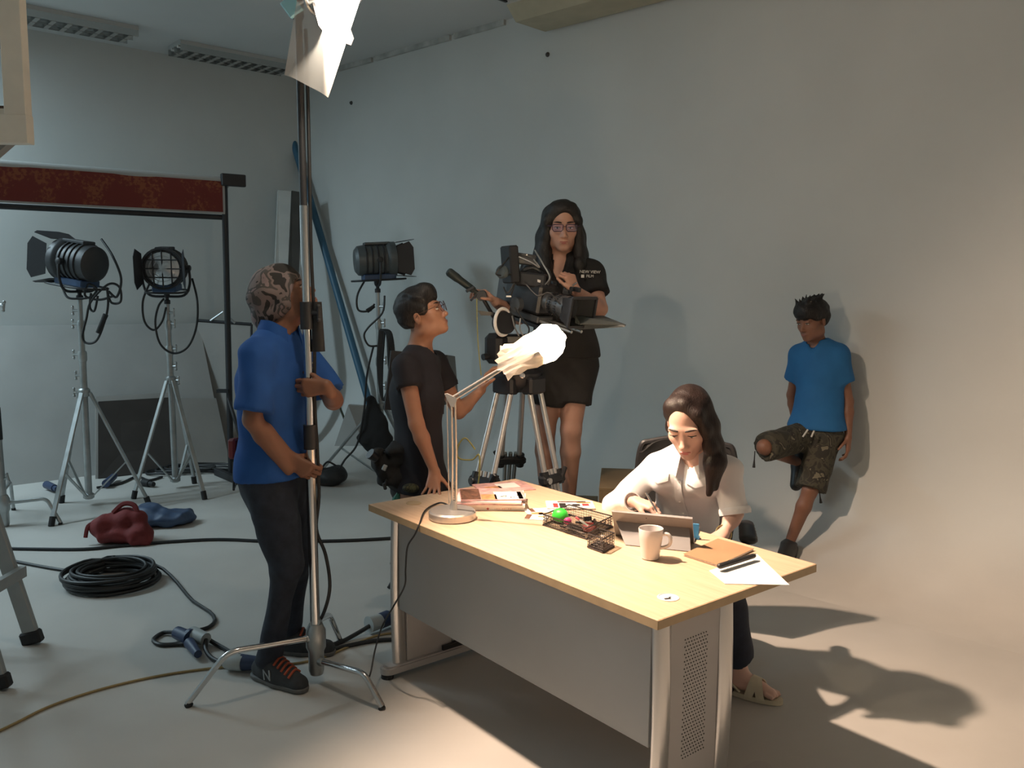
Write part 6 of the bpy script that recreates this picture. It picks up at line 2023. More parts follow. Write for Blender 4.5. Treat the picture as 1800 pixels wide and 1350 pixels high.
def collar(par, J, m, nb, r=0.075, open_dir=None, tall=0.045, leaf=0.012, flare=0.22):
    """folded shirt collar round the neck, open at the throat"""
    f = V(open_dir).normalized(); f.z = 0; f.normalize()
    l = UP.cross(f)
    nb = V(nb)
    mb = MB()
    def fn(u, v):
        a = math.radians(28) + u * math.radians(304)
        rr = r * (1 + flare * v)
        front = math.cos(a)
        z = tall * (1 - v) * 0.9 - v * leaf - 0.045 * max(0, front) ** 2 - (0.025 * v if abs(math.degrees(a) - 180) > 130 else 0)
        return nb + f * (rr * math.cos(a) * 1.0 + 0.012) + l * (rr * math.sin(a)) + UP * z
    mb.surf(fn, 28, 4, th=0.004)
    return mb.build('collar', m, par)

from mathutils.bvhtree import BVHTree
def surface_of(o):
    off = origin_of(o)
    tree = BVHTree.FromPolygons([v.co + off for v in o.data.vertices], [tuple(q.vertices) for q in o.data.polygons])
    def hit(p, d):
        loc, n, i, dist = tree.ray_cast(V(p), V(d), 1.0)
        return loc if loc is not None else tree.find_nearest(V(p) + V(d) * 0.35)[0]
    return hit

M_DENIM = mat('dark_denim', (0.018, 0.023, 0.036), 0.85, var=0.25, scale=22, bump=0.15, bscale=200)
M_BLUEPOLO = mat('royal_blue_cotton', (0.010, 0.078, 0.30), 0.85, var=0.08, scale=10)
M_BLUETEE = mat('blue_jersey', (0.012, 0.115, 0.30), 0.85, var=0.06, scale=10)
M_BLACKSHIRT = mat('black_cotton', (0.009, 0.0085, 0.009), 0.85, var=0.15, scale=12)
M_NAVYTEE = mat('charcoal_navy_cotton', (0.0085, 0.008, 0.013), 0.85, var=0.12, scale=12)
M_WHITESHIRT = mat('white_cotton', (0.76, 0.75, 0.76), 0.8, var=0.02, scale=10)

M_PRINT_ = mat('pale_embroidery', (0.6, 0.6, 0.58), 0.6)
# ================================================================== man in the patterned cap
A = thing('person', 'person in blue polo shirt and patterned cap gripping the chrome stand', 'person', (-0.955,3.474,0.000))
J = dict(fw=V(0.90, -0.43, 0), fl=0.74, s=0.98, pel=(-0.993,3.530,0.929), waist=(-0.999,3.530,1.091), chest=(-0.983,3.530,1.275), nb=(-0.972,3.550,1.453),
         shR=(-1.016,3.390,1.385), shL=(-0.919,3.700,1.375), hipR=(-1.003,3.460,0.882), hipL=(-0.975,3.620,0.851),
         elR=(-1.018,3.330,1.139), wrR=(-0.903,3.405,0.924), elL=(-0.764,3.640,1.176), wrL=(-0.731,3.440,1.231),
         knR=(-0.915,3.420,0.524), anR=(-1.013,3.465,0.117), knL=(-0.947,3.640,0.469), anL=(-1.000,3.750,0.103))
SK = skin('tan_skin', (0.235, 0.105, 0.060))
B = Soft()
torso(B, J); arms(B, J); legs(B, J, sc=0.80)
hp, ax = head(B, (-0.939,3.570,1.617), (0.78, 0.02, 0.55), (-0.50, -0.05, 0.85), J['nb'], 1.02)
pol = onC(0.935)
wr = V(pol.x - 0.074, 3.46 - 0.036, 0.967)
J['wrR'] = wr
hand(B, wr, (0.80, -0.02, -0.58), (0.05, 1, 0.0), (0.4, 0, 0.8), (38, 62, 50), 1.0, thumb=(0.5, 0.4, 0.8))
pol2 = onC(1.262)
wl = V(pol2.x + 0.082, 3.46 - 0.033, 1.262)
B.cone(J['elL'], wl, 0.037, 0.025, 0.015)
hand(B, wl, (-0.98, -0.02, -0.08), (0, 1, 0), (0, 0, 1), (38, 62, 50), 1.0, thumb=(0.6, 0.5, 0.3))
B.cone(lerp(J['elR'], wr, 0.3), wr, 0.038, 0.025, 0.015)
body = B.build('body', SK, A)
face(body, hp, ax, 1.02, mat('tan_lips', (0.22, 0.09, 0.065), 0.5), M_HAIRK, 0.004, (0, 0.4))
# polo shirt
B = Soft(); torso(B, J, 0.022)
B.cone(J['pel'], V(J['pel']) - UP * 0.05, 0.175, 0.18, 0.04, (J['fw'], 0.78))
for q in ('R', 'L'):
    e_ = lerp(J['sh' + q], J['el' + q], 0.84)
    B.cone(J['sh' + q], e_, 0.066, 0.066, 0.03, None, True)
B.cone(V(J['nb']) - UP * 0.03 + V(J['fw']) * 0.02, V(J['nb']) + UP * 0.12, 0.056, 0.062, 0.006, None, neg=True)
B.ripple(0.011, 26, 2, (0, 0, 1))
B.ripple(0.006, 40, 77)
B.cut(V(J['pel']) - UP * 0.055, (0.05, 0, -1))
sh = B.build('polo_shirt', M_BLUEPOLO, A, h=0.0095)
collar(sh, J, M_BLUEPOLO, V(J['nb']) + UP * 0.030, 0.074, J['fw'])
F_, U_, L_ = orth(J['fw'], UP)
# small white print on the chest
stick = surface_of(sh)
for (q, w) in (((-0.749,3.200,1.378), 0.014), ((-0.747,3.200,1.359), 0.016), ((-0.745,3.200,1.329), 0.024)):
    mb = MB(); r_ = stick(q, V(q) - V(0, 0, 1.676)); mb.box(r_ - V(0.0, 0.003, 0), (w, 0.006, 0.0055), (V(0.85, 0.5, 0.12), V(-0.5, 0.85, 0), UP)); mb.build('chest_print', M_PRINT_, sh, smooth=False)
# jeans
B = Soft()
B.cone(J['pel'], V(J['pel']) - UP * 0.06, 0.160, 0.160, 0.04, (J['fw'], 0.74))
for q in ('R', 'L'):
    B.cone(J['hip' + q], J['kn' + q], 0.098, 0.074, 0.05)
    B.cone(J['kn' + q], lerp(J['kn' + q], J['an' + q], 1.10), 0.068, 0.050, 0.03, None, True)
B.ripple(0.011, 40, 9, (0.5, 0, 0.9))
B.cut(V(J['pel']) + UP * 0.02, (0, 0, 1))
je = B.build('jeans', M_DENIM, A, h=0.010)
M_SNEAK = mat('charcoal_suede', (0.035, 0.038, 0.042), 0.8, var=0.15, scale=30)
M_SOLE = mat('grey_sole', (0.12, 0.12, 0.115), 0.6)
M_LACE = mat('orange_laces', (0.36, 0.07, 0.03), 0.7)
for q, td in (('R', V(0.68, -0.42, 0)), ('L', V(0.8, -0.1, 0))):
    o, h0, d, s_ = shoe(A, J['an' + q], td, 0.0, M_SNEAK, M_SOLE, 0.275, 'sneaker')
    mb = MB()
    for k in range(5):
        p = h0 + d * (0.110 + 0.021 * k) + UP * (0.112 - 0.0085 * k)
        mb.tube(spline([p - s_ * 0.036 - UP * 0.016, p - s_ * 0.014 + UP * 0.001, p + s_ * 0.014 + UP * 0.001 + d * 0.008, p + s_ * 0.036 - UP * 0.016 + d * 0.006], 4), 0.0055, 6)
    mb.build('laces', M_LACE, o)
    if q == 'R':
        nrm = s_ if s_.y < 0 else -s_
        X_ = d if nrm.dot(d.cross(UP)) > 0 else -d
        text_mesh('side_letter', 'N', 0.062, h0 + d * 0.092 + nrm * 0.0515 + UP * 0.052, X_ + UP * 0.12, UP - X_ * 0.25 - nrm * 0.12, mat('silver_grey_print', (0.30, 0.33, 0.34), 0.5), o, 0.002)
# patterned skull cap
M_CAP = camo('patterned_cap_cloth', [(0.028, 0.026, 0.024), (0.20, 0.155, 0.145), (0.075, 0.068, 0.062), (0.255, 0.185, 0.180)], 13)
B = Soft()
s_ = 1.02
B.ell(hp(0, -0.018, 0.042), (0.094, 0.116, 0.102), ax, 0.02)
B.ell(hp(0, -0.095, 0.00), (0.072, 0.062, 0.070), ax, 0.05)
B.ell(hp(0, -0.130, -0.040), (0.044, 0.036, 0.050), ax, 0.05)
B.ell(hp(0, -0.01, -0.02), (0.092, 0.05, 0.05), ax, 0.04)
B.cut(hp(0, 0.062, 0.012), ax[1] * 0.74 - ax[2] * 0.67)
B.cut(hp(0, 0, -0.075), ax[2] * -1 + ax[1] * 0.35)
B.ripple(0.008, 42, 4)
cap = B.build('patterned_cap', M_CAP, A, h=0.006)
# tool pouch on the belt, carabiner, pen
mb = MB(); mb.box((-1.155,3.520,0.988), (0.035, 0.05, 0.085), (V(0.95, -0.3, 0.05), V(0.3, 0.95, 0), UP), 0.008); pch = mb.build('red_pouch', mat('red_nylon', (0.20, 0.03, 0.03), 0.6), A)
mb = MB(); mb.cyl((-1.152,3.500,0.934), (-1.156,3.500,0.814), 0.005); mb.build('pen_light', M_BLACKP, pch)
mb = MB(); cc = V((-1.076,3.400,0.942)); mb.tube([cc + V(0.012 * math.cos(a), -0.004, 0.035 * math.sin(a)) for a in [2 * math.pi * k / 16 for k in range(16)]], 0.005, 7, True); mb.build('carabiner', M_CHROME, A)
mb = MB(); mb.cyl((-1.071,3.390,0.925), (-1.065,3.390,0.972), 0.008); mb.build('carabiner_sleeve', mat('orange_anodised', (0.42, 0.07, 0.02), 0.4), A)
mb = MB(); mb.tube(spline([(-1.156,3.500,0.814), (-1.125,3.460,0.862), (-1.085,3.410,0.897)], 4), 0.003, 5); mb.build('lanyard', M_RUBBER, A)

# ================================================================== man with round glasses
A = thing('person', 'person with round glasses in dark t-shirt leaning a hand on the desk', 'person', (-0.40, 3.99, 0))
J = dict(fw=V(0.90, 0.43, 0), fl=0.76, s=0.90, pel=(-0.427,4.030,0.719), waist=(-0.438,4.020,0.920), chest=(-0.446,4.000,1.163), nb=(-0.432,4.000,1.383),
         shR=(-0.485,3.870,1.301), shL=(-0.369,4.130,1.291), hipR=(-0.432,3.980,0.676), hipL=(-0.406,4.100,0.646),
         elR=(-0.428,3.810,1.051), wrR=(-0.346,3.800,0.837), elL=(-0.263,4.200,1.048), wrL=(-0.154,4.270,1.148),
         knR=(-0.411,3.950,0.372), anR=(-0.422,3.970,0.040), knL=(-0.383,4.080,0.329), anL=(-0.385,4.100,0.031))
SK = skin('warm_skin', (0.36, 0.175, 0.105))
B = Soft()
torso(B, J); arms(B, J, sc=0.93); legs(B, J, sc=0.9)
hp, ax = head(B, (-0.415,3.970,1.540), (0.90, -0.16, 0.36), (-0.36, 0.02, 0.93), J['nb'], 0.98)
hand(B, J['wrR'], (-0.05, -0.50, -0.86), (0.1, 0.86, -0.5), (1, 0, 0), (-22, -14, 4), 0.86, 0.4, thumb=(0.6, 0.7, 0.1), tcurl=8)
hand(B, J['wrL'], (0.35, 0.05, 0.92), (0.9, -0.1, -0.3), (-0.3, -0.9, 0), (25, 35, 25), 0.95)
body = B.build('body', SK, A)
face(body, hp, ax, 0.98, mat('warm_lips', (0.30, 0.12, 0.09), 0.5), M_HAIRK, 0.004, (0, 0.2))
B = Soft(); torso(B, J, 0.020)
B.cone(J['pel'], V(J['pel']) - UP * 0.04, 0.165, 0.165, 0.04, (J['fw'], 0.78))
for q in ('R', 'L'):
    B.cone(J['sh' + q], lerp(J['sh' + q], J['el' + q], 0.38 if q == 'R' else 0.5), 0.062, 0.068, 0.03, None, True)
B.cone(V(J['nb']) - UP * 0.02 + V(J['fw']) * 0.02, V(J['nb']) + UP * 0.12, 0.055, 0.06, 0.006, None, neg=True)
B.ripple(0.007, 30, 5, (0, 0, 1))
B.cut(V(J['pel']) - UP * 0.02, (0, 0, -1))
B.build('t_shirt', M_NAVYTEE, A, h=0.010)
B = Soft()
for q in ('R', 'L'):
    B.cone(J['hip' + q], J['kn' + q], 0.092, 0.066, 0.05); B.cone(J['kn' + q], J['an' + q], 0.064, 0.050, 0.03, None, True)
B.ell(V(J['pel']) - UP * 0.02, (0.15, 0.125, 0.09), k=0.04)
B.ripple(0.007, 30, 6)
B.build('trousers', mat('dark_brown_twill', (0.020, 0.015, 0.013), 0.85), A, h=0.012)
for q in ('R', 'L'):
    shoe(A, J['an' + q], (0.9, 0.3, 0), 0.0, M_SNEAK, M_SOLE)
B = Soft()
B.ell(hp(0, -0.022, 0.052), (0.085, 0.103, 0.085), ax, 0.01)
B.ell(hp(0, -0.062, 0.005), (0.076, 0.055, 0.070), ax, 0.04)
B.ell(hp(0.0, 0.045, 0.088), (0.066, 0.052, 0.036), ax, 0.04)
for sg in (-1, 1):
    B.ell(hp(0.070 * sg, 0.012, 0.042), (0.014, 0.042, 0.036), ax, 0.03)
    B.ell(hp(0.072 * sg, 0.024, 0.006), (0.007, 0.010, 0.020), ax, 0.02)
B.cut(hp(0, 0, -0.062), ax[2] * -1 - ax[1] * 0.2)
B.ripple(0.006, 95, 3, ax[2] * 0.6 - ax[1] * 0.8)
B.build('hair', M_HAIRK, A, h=0.0055)
def spectacles(par, hp, ax, s, m, lensm, round_=True, tint=None):
    g = MB()
    for sg in (-1, 1):
        c = hp(0.034 * sg, 0.106, -0.002)
        if round_:
            ring = [c + (ax[0] * (0.025 * math.cos(a)) + ax[2] * (0.024 * math.sin(a)) - ax[1] * (0.004 * math.cos(a) * sg)) * s for a in [2 * math.pi * k / 20 for k in range(20)]]
        else:
            ring = [c + (ax[0] * x + ax[2] * z) * s for (x, z) in ((-0.026, 0.014), (-0.013, 0.016), (0.013, 0.016), (0.027, 0.014), (0.026, -0.008), (0.018, -0.017), (-0.018, -0.017), (-0.025, -0.008))]
        g.tube(ring, (0.0014 if round_ else 0.0024) * s, 6, True)
        g.tube([hp(0.060 * sg, 0.103, 0.006), hp(0.079 * sg, 0.085, 0.006), hp(0.081 * sg, 0.0, 0.002), hp(0.080 * sg, -0.018, -0.012)], (0.0014 if round_ else 0.0024) * s, 6)
        n = len(ring)
        lm = link_mesh('lens', [tuple(q) for q in ring], [tuple(range(n))], lensm, par, False)
    g.tube([hp(-0.010, 0.107, 0.002), hp(0, 0.109, 0.005), hp(0.010, 0.107, 0.002)], 0.0016 * s, 6)
    return g.build('spectacles_frame', m, par)
spectacles(body, hp, ax, 0.98, mat('dark_brown_frame', (0.05, 0.025, 0.018), 0.35), glass_mat('clear_lens'), True)
# belt bag and camera pouch
p = V((-0.598,3.980,0.823))
B = Soft()
for (o, r) in (((-0.02, 0, 0.02), (0.050, 0.05, 0.055)), ((0.03, 0, -0.01), (0.065, 0.055, 0.075)), ((0.07, 0, -0.06), (0.06, 0.05, 0.06)), ((0.0, -0.01, -0.055), (0.04, 0.04, 0.035)), ((0.08, 0, 0.05), (0.06, 0.05, 0.07))):
    B.ell(p + V(o), r, (V(0.9, 0, -0.4), V(0, 1, 0), V(0.4, 0, 0.9)), k=0.012)
B.cone(p + V(0.04, 0, 0.05), V(J['pel']) + UP * 0.03, 0.04, 0.05, 0.03)
B.ripple(0.016, 60, 8)
bg = B.build('belt_bag', mat('black_cordura', (0.008, 0.008, 0.008), 0.85), A, h=0.008)
mb = MB(); mb.cyl((-0.626,3.920,0.867), (-0.654,3.900,0.895), 0.020, 0.026, n=14); mb.build('pouch_mouth', M_CAMB, bg)
mb = MB(); mb.box((-0.586,3.900,0.829), (0.022, 0.01, 0.028), (V(0.9, 0, -0.4), V(0, 1, 0), V(0.4, 0, 0.9)), 0.003); mb.build('buckle', M_STEEL, bg)
mb = MB(); mb.box((-0.590,3.920,0.736), (0.016, 0.012, 0.034), (V(0.95, 0, 0.3), V(0, 1, 0), V(-0.3, 0, 0.95)), 0.004); mb.cyl((-0.581,3.930,0.769), (-0.590,3.920,0.733), 0.006); mb.build('strap_buckle', M_BLACKP, bg)
mb = MB(); mb.lathe((-0.538,3.940,0.652), (0.25, 0, 1), [(0, 0), (0.022, 0), (0.024, 0.02), (0.012, 0.045), (0.010, 0.07), (0, 0.07)], 14); mb.build('green_bottle', mat('green_glass', (0.03, 0.12, 0.09), 0.15), bg)
B = Soft(); B.ell((-0.462,3.870,0.741), (0.040, 0.022, 0.022), k=0.01); B.build('camo_pouch', camo('camo_nylon', [(0.03, 0.032, 0.018), (0.07, 0.068, 0.03), (0.02, 0.02, 0.012), (0.10, 0.09, 0.04)], 40), A, h=0.006)

# ================================================================== woman behind the film camera
A = thing('person', 'person with long black hair and glasses behind the film camera', 'person', (0.26, 4.66, 0.42))
J = dict(fw=V(-0.05, -1, 0), fl=0.74, s=1.0, pel=(0.290,4.660,1.317), waist=(0.274,4.660,1.489), chest=(0.265,4.650,1.643), nb=(0.256,4.640,1.806),
         shR=(0.110,4.620,1.744), shL=(0.414,4.620,1.741), hipR=(0.216,4.660,1.247), hipL=(0.353,4.660,1.249),
         elR=(0.033,4.560,1.509), wrR=(-0.084,4.360,1.585), elL=(0.454,4.500,1.554), wrL=(0.315,4.320,1.646),
         knR=(0.182,4.620,0.889), anR=(0.196,4.680,0.494), knL=(0.322,4.580,0.898), anL=(0.321,4.640,0.492))
SK = skin('fair_tan_skin', (0.43, 0.24, 0.175))
B = Soft()
torso(B, J); arms(B, J, sc=1.12); legs(B, J, sc=1.02)
hp, ax = head(B, (0.256,4.580,1.986), (0.06, -0.98, -0.14), (0, -0.14, 1), J['nb'], 1.06, True)
hand(B, J['wrL'], (-0.42, -0.10, 0.90), (-0.6, 0.75, -0.2), (-0.5, -0.3, 0.8), (55, 75, 50), 0.92, thumb=(0.8, 0.5, 0.2))
hand(B, J['wrR'], (-0.72, -0.10, 0.60), (-0.5, -0.2, -0.7), (-0.3, -0.9, 0), (35, 45, 30), 0.92)
body = B.build('body', SK, A)
face(body, hp, ax, 1.06, mat('rose_lips', (0.33, 0.11, 0.09), 0.45), M_HAIRK, 0.0032, (-0.3, -0.2), True)
spectacles(body, hp, ax, 1.06, mat('dark_violet_frame', (0.03, 0.012, 0.03), 0.3), glass_mat('violet_coated_lens', (0.86, 0.82, 1.0), 0.14), False)
B = Soft(); torso(B, J, 0.022)
B.cone(J['pel'], V(J['pel']) - UP * 0.05, 0.180, 0.182, 0.04, (J['fw'], 0.78))
for sg in (-1, 1):
    B.ell(V(J['chest']) + V(0.075 * sg, -0.085, -0.01), (0.07, 0.06, 0.065), k=0.05)
for q in ('R', 'L'):
    B.cone(J['sh' + q], lerp(J['sh' + q], J['el' + q], 0.62), 0.070, 0.074, 0.03, None, True)
B.cone(V(J['nb']) + V(0, 0.0, 0.0), V(J['nb']) + UP * 0.12, 0.056, 0.062, 0.006, None, neg=True)
B.cone(V(J['nb']) + V(-0.01, -0.10, 0.02), V(J['nb']) + V(-0.035, -0.12, -0.12), 0.055, 0.012, 0.01, None, neg=True)
B.ripple(0.006, 30, 12)
B.cut(V(J['pel']) - UP * 0.03, (0, 0, -1))
sh = B.build('shirt', M_BLACKSHIRT, A, h=0.0095)
collar(sh, J, M_BLACKSHIRT, V(J['nb']) + V(0, 0, -0.005), 0.072, V(-0.08, -1, 0))
M_PRINT = mat('white_print', (0.55, 0.55, 0.53), 0.6)
tx = V((0.400,4.500,1.745))
ty = V(0.02, -0.25, 1)
text_mesh('print_line', 'NEW VIEW', 0.022, tx + V(0, 0.0, 0.0), (1, 0.12, -0.02), ty, M_PRINT, sh, 0.0015)
text_mesh('print_line', 'FILM', 0.020, tx + V(0.0, -0.004, -0.022), (1, 0.12, -0.02), ty, M_PRINT, sh, 0.0015)
mb = MB(); mb.box(tx + V(-0.038, -0.006, -0.022), (0.016, 0.004, 0.016)); mb.build('print_square', M_PRINT, sh, smooth=False)
B = Soft()
B.cone(V(J['pel']) + UP * 0.03, V(J['pel']) - UP * 0.08, 0.165, 0.180, 0.04, (J['fw'], 0.78))
for q in ('R', 'L'):
    B.cone(J['hip' + q], lerp(J['hip' + q], J['kn' + q], 0.62), 0.105, 0.102, 0.05, None, True)
B.ripple(0.005, 26, 14)
B.cut(V(J['hipL']) - UP * 0.245, (0.06, 0, -1))
B.build('shorts', mat('black_twill', (0.013, 0.012, 0.012), 0.85), A, h=0.011)
for q in ('R', 'L'):
    shoe(A, J['an' + q], (-0.05, -1, 0), 0.42, M_BLACKP, M_SOLE, 0.245)
B = Soft()
B.ell(hp(0, -0.022, 0.046), (0.085, 0.104, 0.086), ax, 0.01)
for sg in (-1, 1):
    B.chain([hp(0.044 * sg, 0.030, 0.088), hp(0.074 * sg, 0.036, 0.030), hp(0.080 * sg, 0.020, -0.05), hp(0.088 * sg, 0.026, -0.12), hp(0.084 * sg, 0.050, -0.19), hp(0.080 * sg, 0.075, -0.26)], [0.024, 0.022, 0.026, 0.030, 0.034, 0.018], 0.025)
    B.chain([hp(0.055 * sg, -0.04, 0.05), hp(0.082 * sg, -0.04, -0.06), hp(0.098 * sg, -0.02, -0.15), hp(0.095 * sg, 0.01, -0.22)], [0.04, 0.040, 0.038, 0.02], 0.04)
B.chain([hp(0, -0.07, 0.03), hp(0, -0.085, -0.08), hp(0, -0.08, -0.20)], [0.07, 0.07, 0.05], 0.05)
B.ell(hp(0, 0.030, 0.082), (0.060, 0.058, 0.044), ax, 0.03)
B.ell(hp(0.004, 0.105, -0.005), (0.056, 0.075, 0.086), ax, 0.02, True)
B.ripple(0.003, 90, 6, ax[2])
B.build('hair', M_HAIRK, A, h=0.006)

# ================================================================== woman writing at the desk
A = thing('person', 'person in white shirt with long dark hair writing at the desk', 'person', (0.76, 3.58, 0.0))
J = dict(fw=V(-0.52, -0.854, 0), fl=0.72, s=0.88, pel=(0.755, 3.62, 0.52), waist=(0.745, 3.58, 0.68), chest=(0.735, 3.475, 0.90), nb=(0.746,3.400,0.982),
         shR=(0.601,3.500,0.922), shL=(0.865,3.360,0.950), hipR=(0.68, 3.64, 0.50), hipL=(0.84, 3.56, 0.50),
         elR=(0.432,3.500,0.763), wrR=(0.493,3.340,0.824), elL=(0.886,3.310,0.787), wrL=(0.826,3.240,0.724),
         knR=(0.58, 3.36, 0.53), anR=(0.66, 3.52, 0.10), knL=(0.83, 3.22, 0.54), anL=(0.945, 3.385, 0.115))
SK = skin('fair_skin', (0.64, 0.405, 0.325))
B = Soft()
torso(B, J); arms(B, J, sc=0.85); legs(B, J, sc=0.88)
hp, ax = head(B, (0.679,3.260,1.159), (-0.36, -0.75, -0.44), (-0.24, -0.36, 0.95), J['nb'], 1.05, True, 0.046)
hand(B, J['wrR'], (0.80, -0.55, -0.16), (-0.10, 0.15, -0.97), (-0.5, -0.5, 0.4), (32, 42, 28), 0.88, thumb=(0.8, 0.45, 0.3))
hand(B, J['wrL'], (-0.70, -0.55, -0.30), (-0.2, 0.1, -0.95), (-0.6, 0.6, 0.1), (20, 25, 15), 0.86)
# bare sandalled foot with toes
an = V(J['anL']); td = V(0.86, -0.50, 0).normalized(); ts = td.cross(UP)
B.cone(an, an - UP * 0.06 - td * 0.02, 0.034, 0.032, 0.02)
B.cone(an - UP * 0.03, an + td * 0.10 - UP * 0.065, 0.033, 0.026, 0.025)
B.cone(an - UP * 0.065 - td * 0.02, an + td * 0.13 - UP * 0.075, 0.030, 0.026, 0.02, (UP, 0.7))
for k in range(5):
    o = (k - 2) * 0.0145
    B.cone(an + td * 0.12 + ts * o - UP * 0.075, an + td * (0.165 - 0.006 * abs(k - 1.0)) + ts * o * 1.1 - UP * 0.083, 0.0095, 0.008, 0.004)
B.focus(an + td * 0.12 - UP * 0.07, 0.08, 0.005)
body = B.build('body', SK, A)
face(body, hp, ax, 1.05, mat('pink_lips', (0.58, 0.20, 0.19), 0.4), M_HAIRB, 0.0018, (0, -0.6), True)
# shirt
B = Soft(); torso(B, J, 0.014)
for sg in (-1, 1):
    l_ = UP.cross(J['fw'])
    B.ell(V(J['chest']) + J['fw'] * 0.085 + l_ * (0.068 * sg) - UP * 0.01, (0.062, 0.062, 0.06), k=0.05)
B.cone(J['shR'], J['elR'], 0.058, 0.050, 0.02)
B.cone(J['elR'], lerp(J['elR'], J['wrR'], 0.86), 0.049, 0.036, 0.02, None, True)
B.cone(J['shL'], lerp(J['shL'], J['elL'], 1.0), 0.060, 0.058, 0.02, None, True)
B.cone(V(J['nb']) - UP * 0.01, V(J['nb']) + UP * 0.12 + V(-0.02, -0.03, 0), 0.052, 0.062, 0.006, None, neg=True)
B.cone(V(J['nb']) + J['fw'] * 0.10 + UP * 0.03, V(J['nb']) + J['fw'] * 0.10 - UP * 0.10, 0.048, 0.010, 0.01, None, neg=True)
B.ripple(0.0085, 30, 31)
B.ripple(0.003, 60, 5)
B.focus(J['chest'], 0.2, 0.007)
B.focus(lerp(J['shR'], J['elR'], 0.6), 0.16, 0.007)
sh = B.build('white_shirt', M_WHITESHIRT, A, h=0.009)
collar(sh, J, M_WHITESHIRT, V(J['nb']) + V(0.0, 0.0, 0.024), 0.070, J['fw'], 0.066, 0.022, 0.40)
for q, a, b, r in (('L', lerp(J['shL'], J['elL'], 0.86), lerp(J['shL'], J['elL'], 1.03), 0.063), ('R', lerp(J['elR'], J['wrR'], 0.70), lerp(J['elR'], J['wrR'], 0.90), 0.040)):
    x, y, z = frame(V(b) - V(a))
    mb = MB(); L0 = (V(b) - V(a)).length
    mb.lathe(a, V(b) - V(a), [(r * 0.93, 0), (r, 0.006), (r * 1.02, L0 * 0.5), (r * 0.99, L0), (r * 0.88, L0), (r * 0.88, L0 * 0.2)], 20); mb.build('cuff', M_WHITESHIRT, sh)
# placket, buttons, pocket flaps laid on the cloth
stick = surface_of(sh)
f_ = V(J['fw']); l_ = UP.cross(f_)
def front(x, z):
    c_ = V(J['chest']) + l_ * x
    return stick(V(c_.x, c_.y, z) + f_ * 0.4, -f_)
zt, zb_ = V(J['nb']).z - 0.075, V(J['waist']).z + 0.02
mb = MB(); mb.surf(lambda u, v: front(-0.016 + 0.032 * u, zt + (zb_ - zt) * v) + f_ * 0.004, 3, 22, th=0.003); pk = mb.build('placket', M_WHITESHIRT, sh)
for k in range(5):
    mb = MB(); q = front(0.0, zt - 0.035 - 0.058 * k) + f_ * 0.004; mb.lathe(q, f_, [(0, 0), (0.0052, 0), (0.0052, 0.0025), (0, 0.003)], 10); mb.build('button', M_WHITEP, pk)
for sg in (-1, 1):
    mb = MB(); mb.surf(lambda u, v: front(sg * (0.036 + 0.082 * u), V(J['chest']).z + 0.030 - (0.030 + 0.014 * (1 - abs(2 * u - 1))) * v) + f_ * 0.005, 8, 4, th=0.003); mb.build('pocket_flap', M_WHITESHIRT, sh)
# trousers, flared
B = Soft()
B.ell(V(J['pel']) - UP * 0.02, (0.17, 0.16, 0.11), k=0.04)
for q in ('R', 'L'):
    B.cone(J['hip' + q], J['kn' + q], 0.094, 0.070, 0.05)
    e_ = lerp(J['kn' + q], J['an' + q], 0.88)
    B.cone(J['kn' + q], e_, 0.070, 0.072, 0.03, None, True)
B.ripple(0.006, 28, 22)
B.build('flared_jeans', mat('navy_denim', (0.014, 0.020, 0.038), 0.85, var=0.2, scale=22), A, h=0.011)
# sandal
M_SAND = mat('pale_gold_leather', (0.60, 0.54, 0.40), 0.45, var=0.08, scale=20)
g0 = V(an.x, an.y, 0)
mb = MB()
out = []
for k in range(22):
    a = 2 * math.pi * k / 22
    x = 0.060 + 0.125 * math.cos(a); y = (0.040 + 0.008 * math.cos(a)) * math.sin(a)
    out.append((x, y))
mb.prism(out, g0 + UP * 0.002, td, ts, UP * 0.020); sd_ = mb.build('sandal_sole', M_SAND, A)
for (x0, x1, sg) in ((0.055, 0.105, 1), (0.055, 0.105, -1)):
    mb = MB()
    def strap(u, v):
        a = math.pi * u
        xx = (x0 + (x1 - x0) * (u if sg > 0 else 1 - u)) + (v - 0.5) * 0.034
        hh = 0.030 + 0.052 * math.sin(a) * (1 - 0.30 * (xx - 0.05) / 0.06)
        return g0 + td * xx + ts * (0.043 * math.cos(a)) + UP * (0.018 + hh * 1.0 * (0.35 + 0.65 * math.sin(a)) - 0.01 * (1 - math.sin(a)))
    mb.surf(strap, 14, 3, th=0.003); mb.build('sandal_strap', M_SAND, A)
mb = MB(); mb.tube(spline([g0 + td * 0.02 + ts * 0.040 + UP * 0.03, g0 - td * 0.03 + ts * 0.036 + UP * 0.07, g0 - td * 0.052 + UP * 0.082, g0 - td * 0.03 - ts * 0.036 + UP * 0.07, g0 + td * 0.02 - ts * 0.040 + UP * 0.03], 5), 0.0045, 6); mb.build('heel_strap', M_SAND, A)
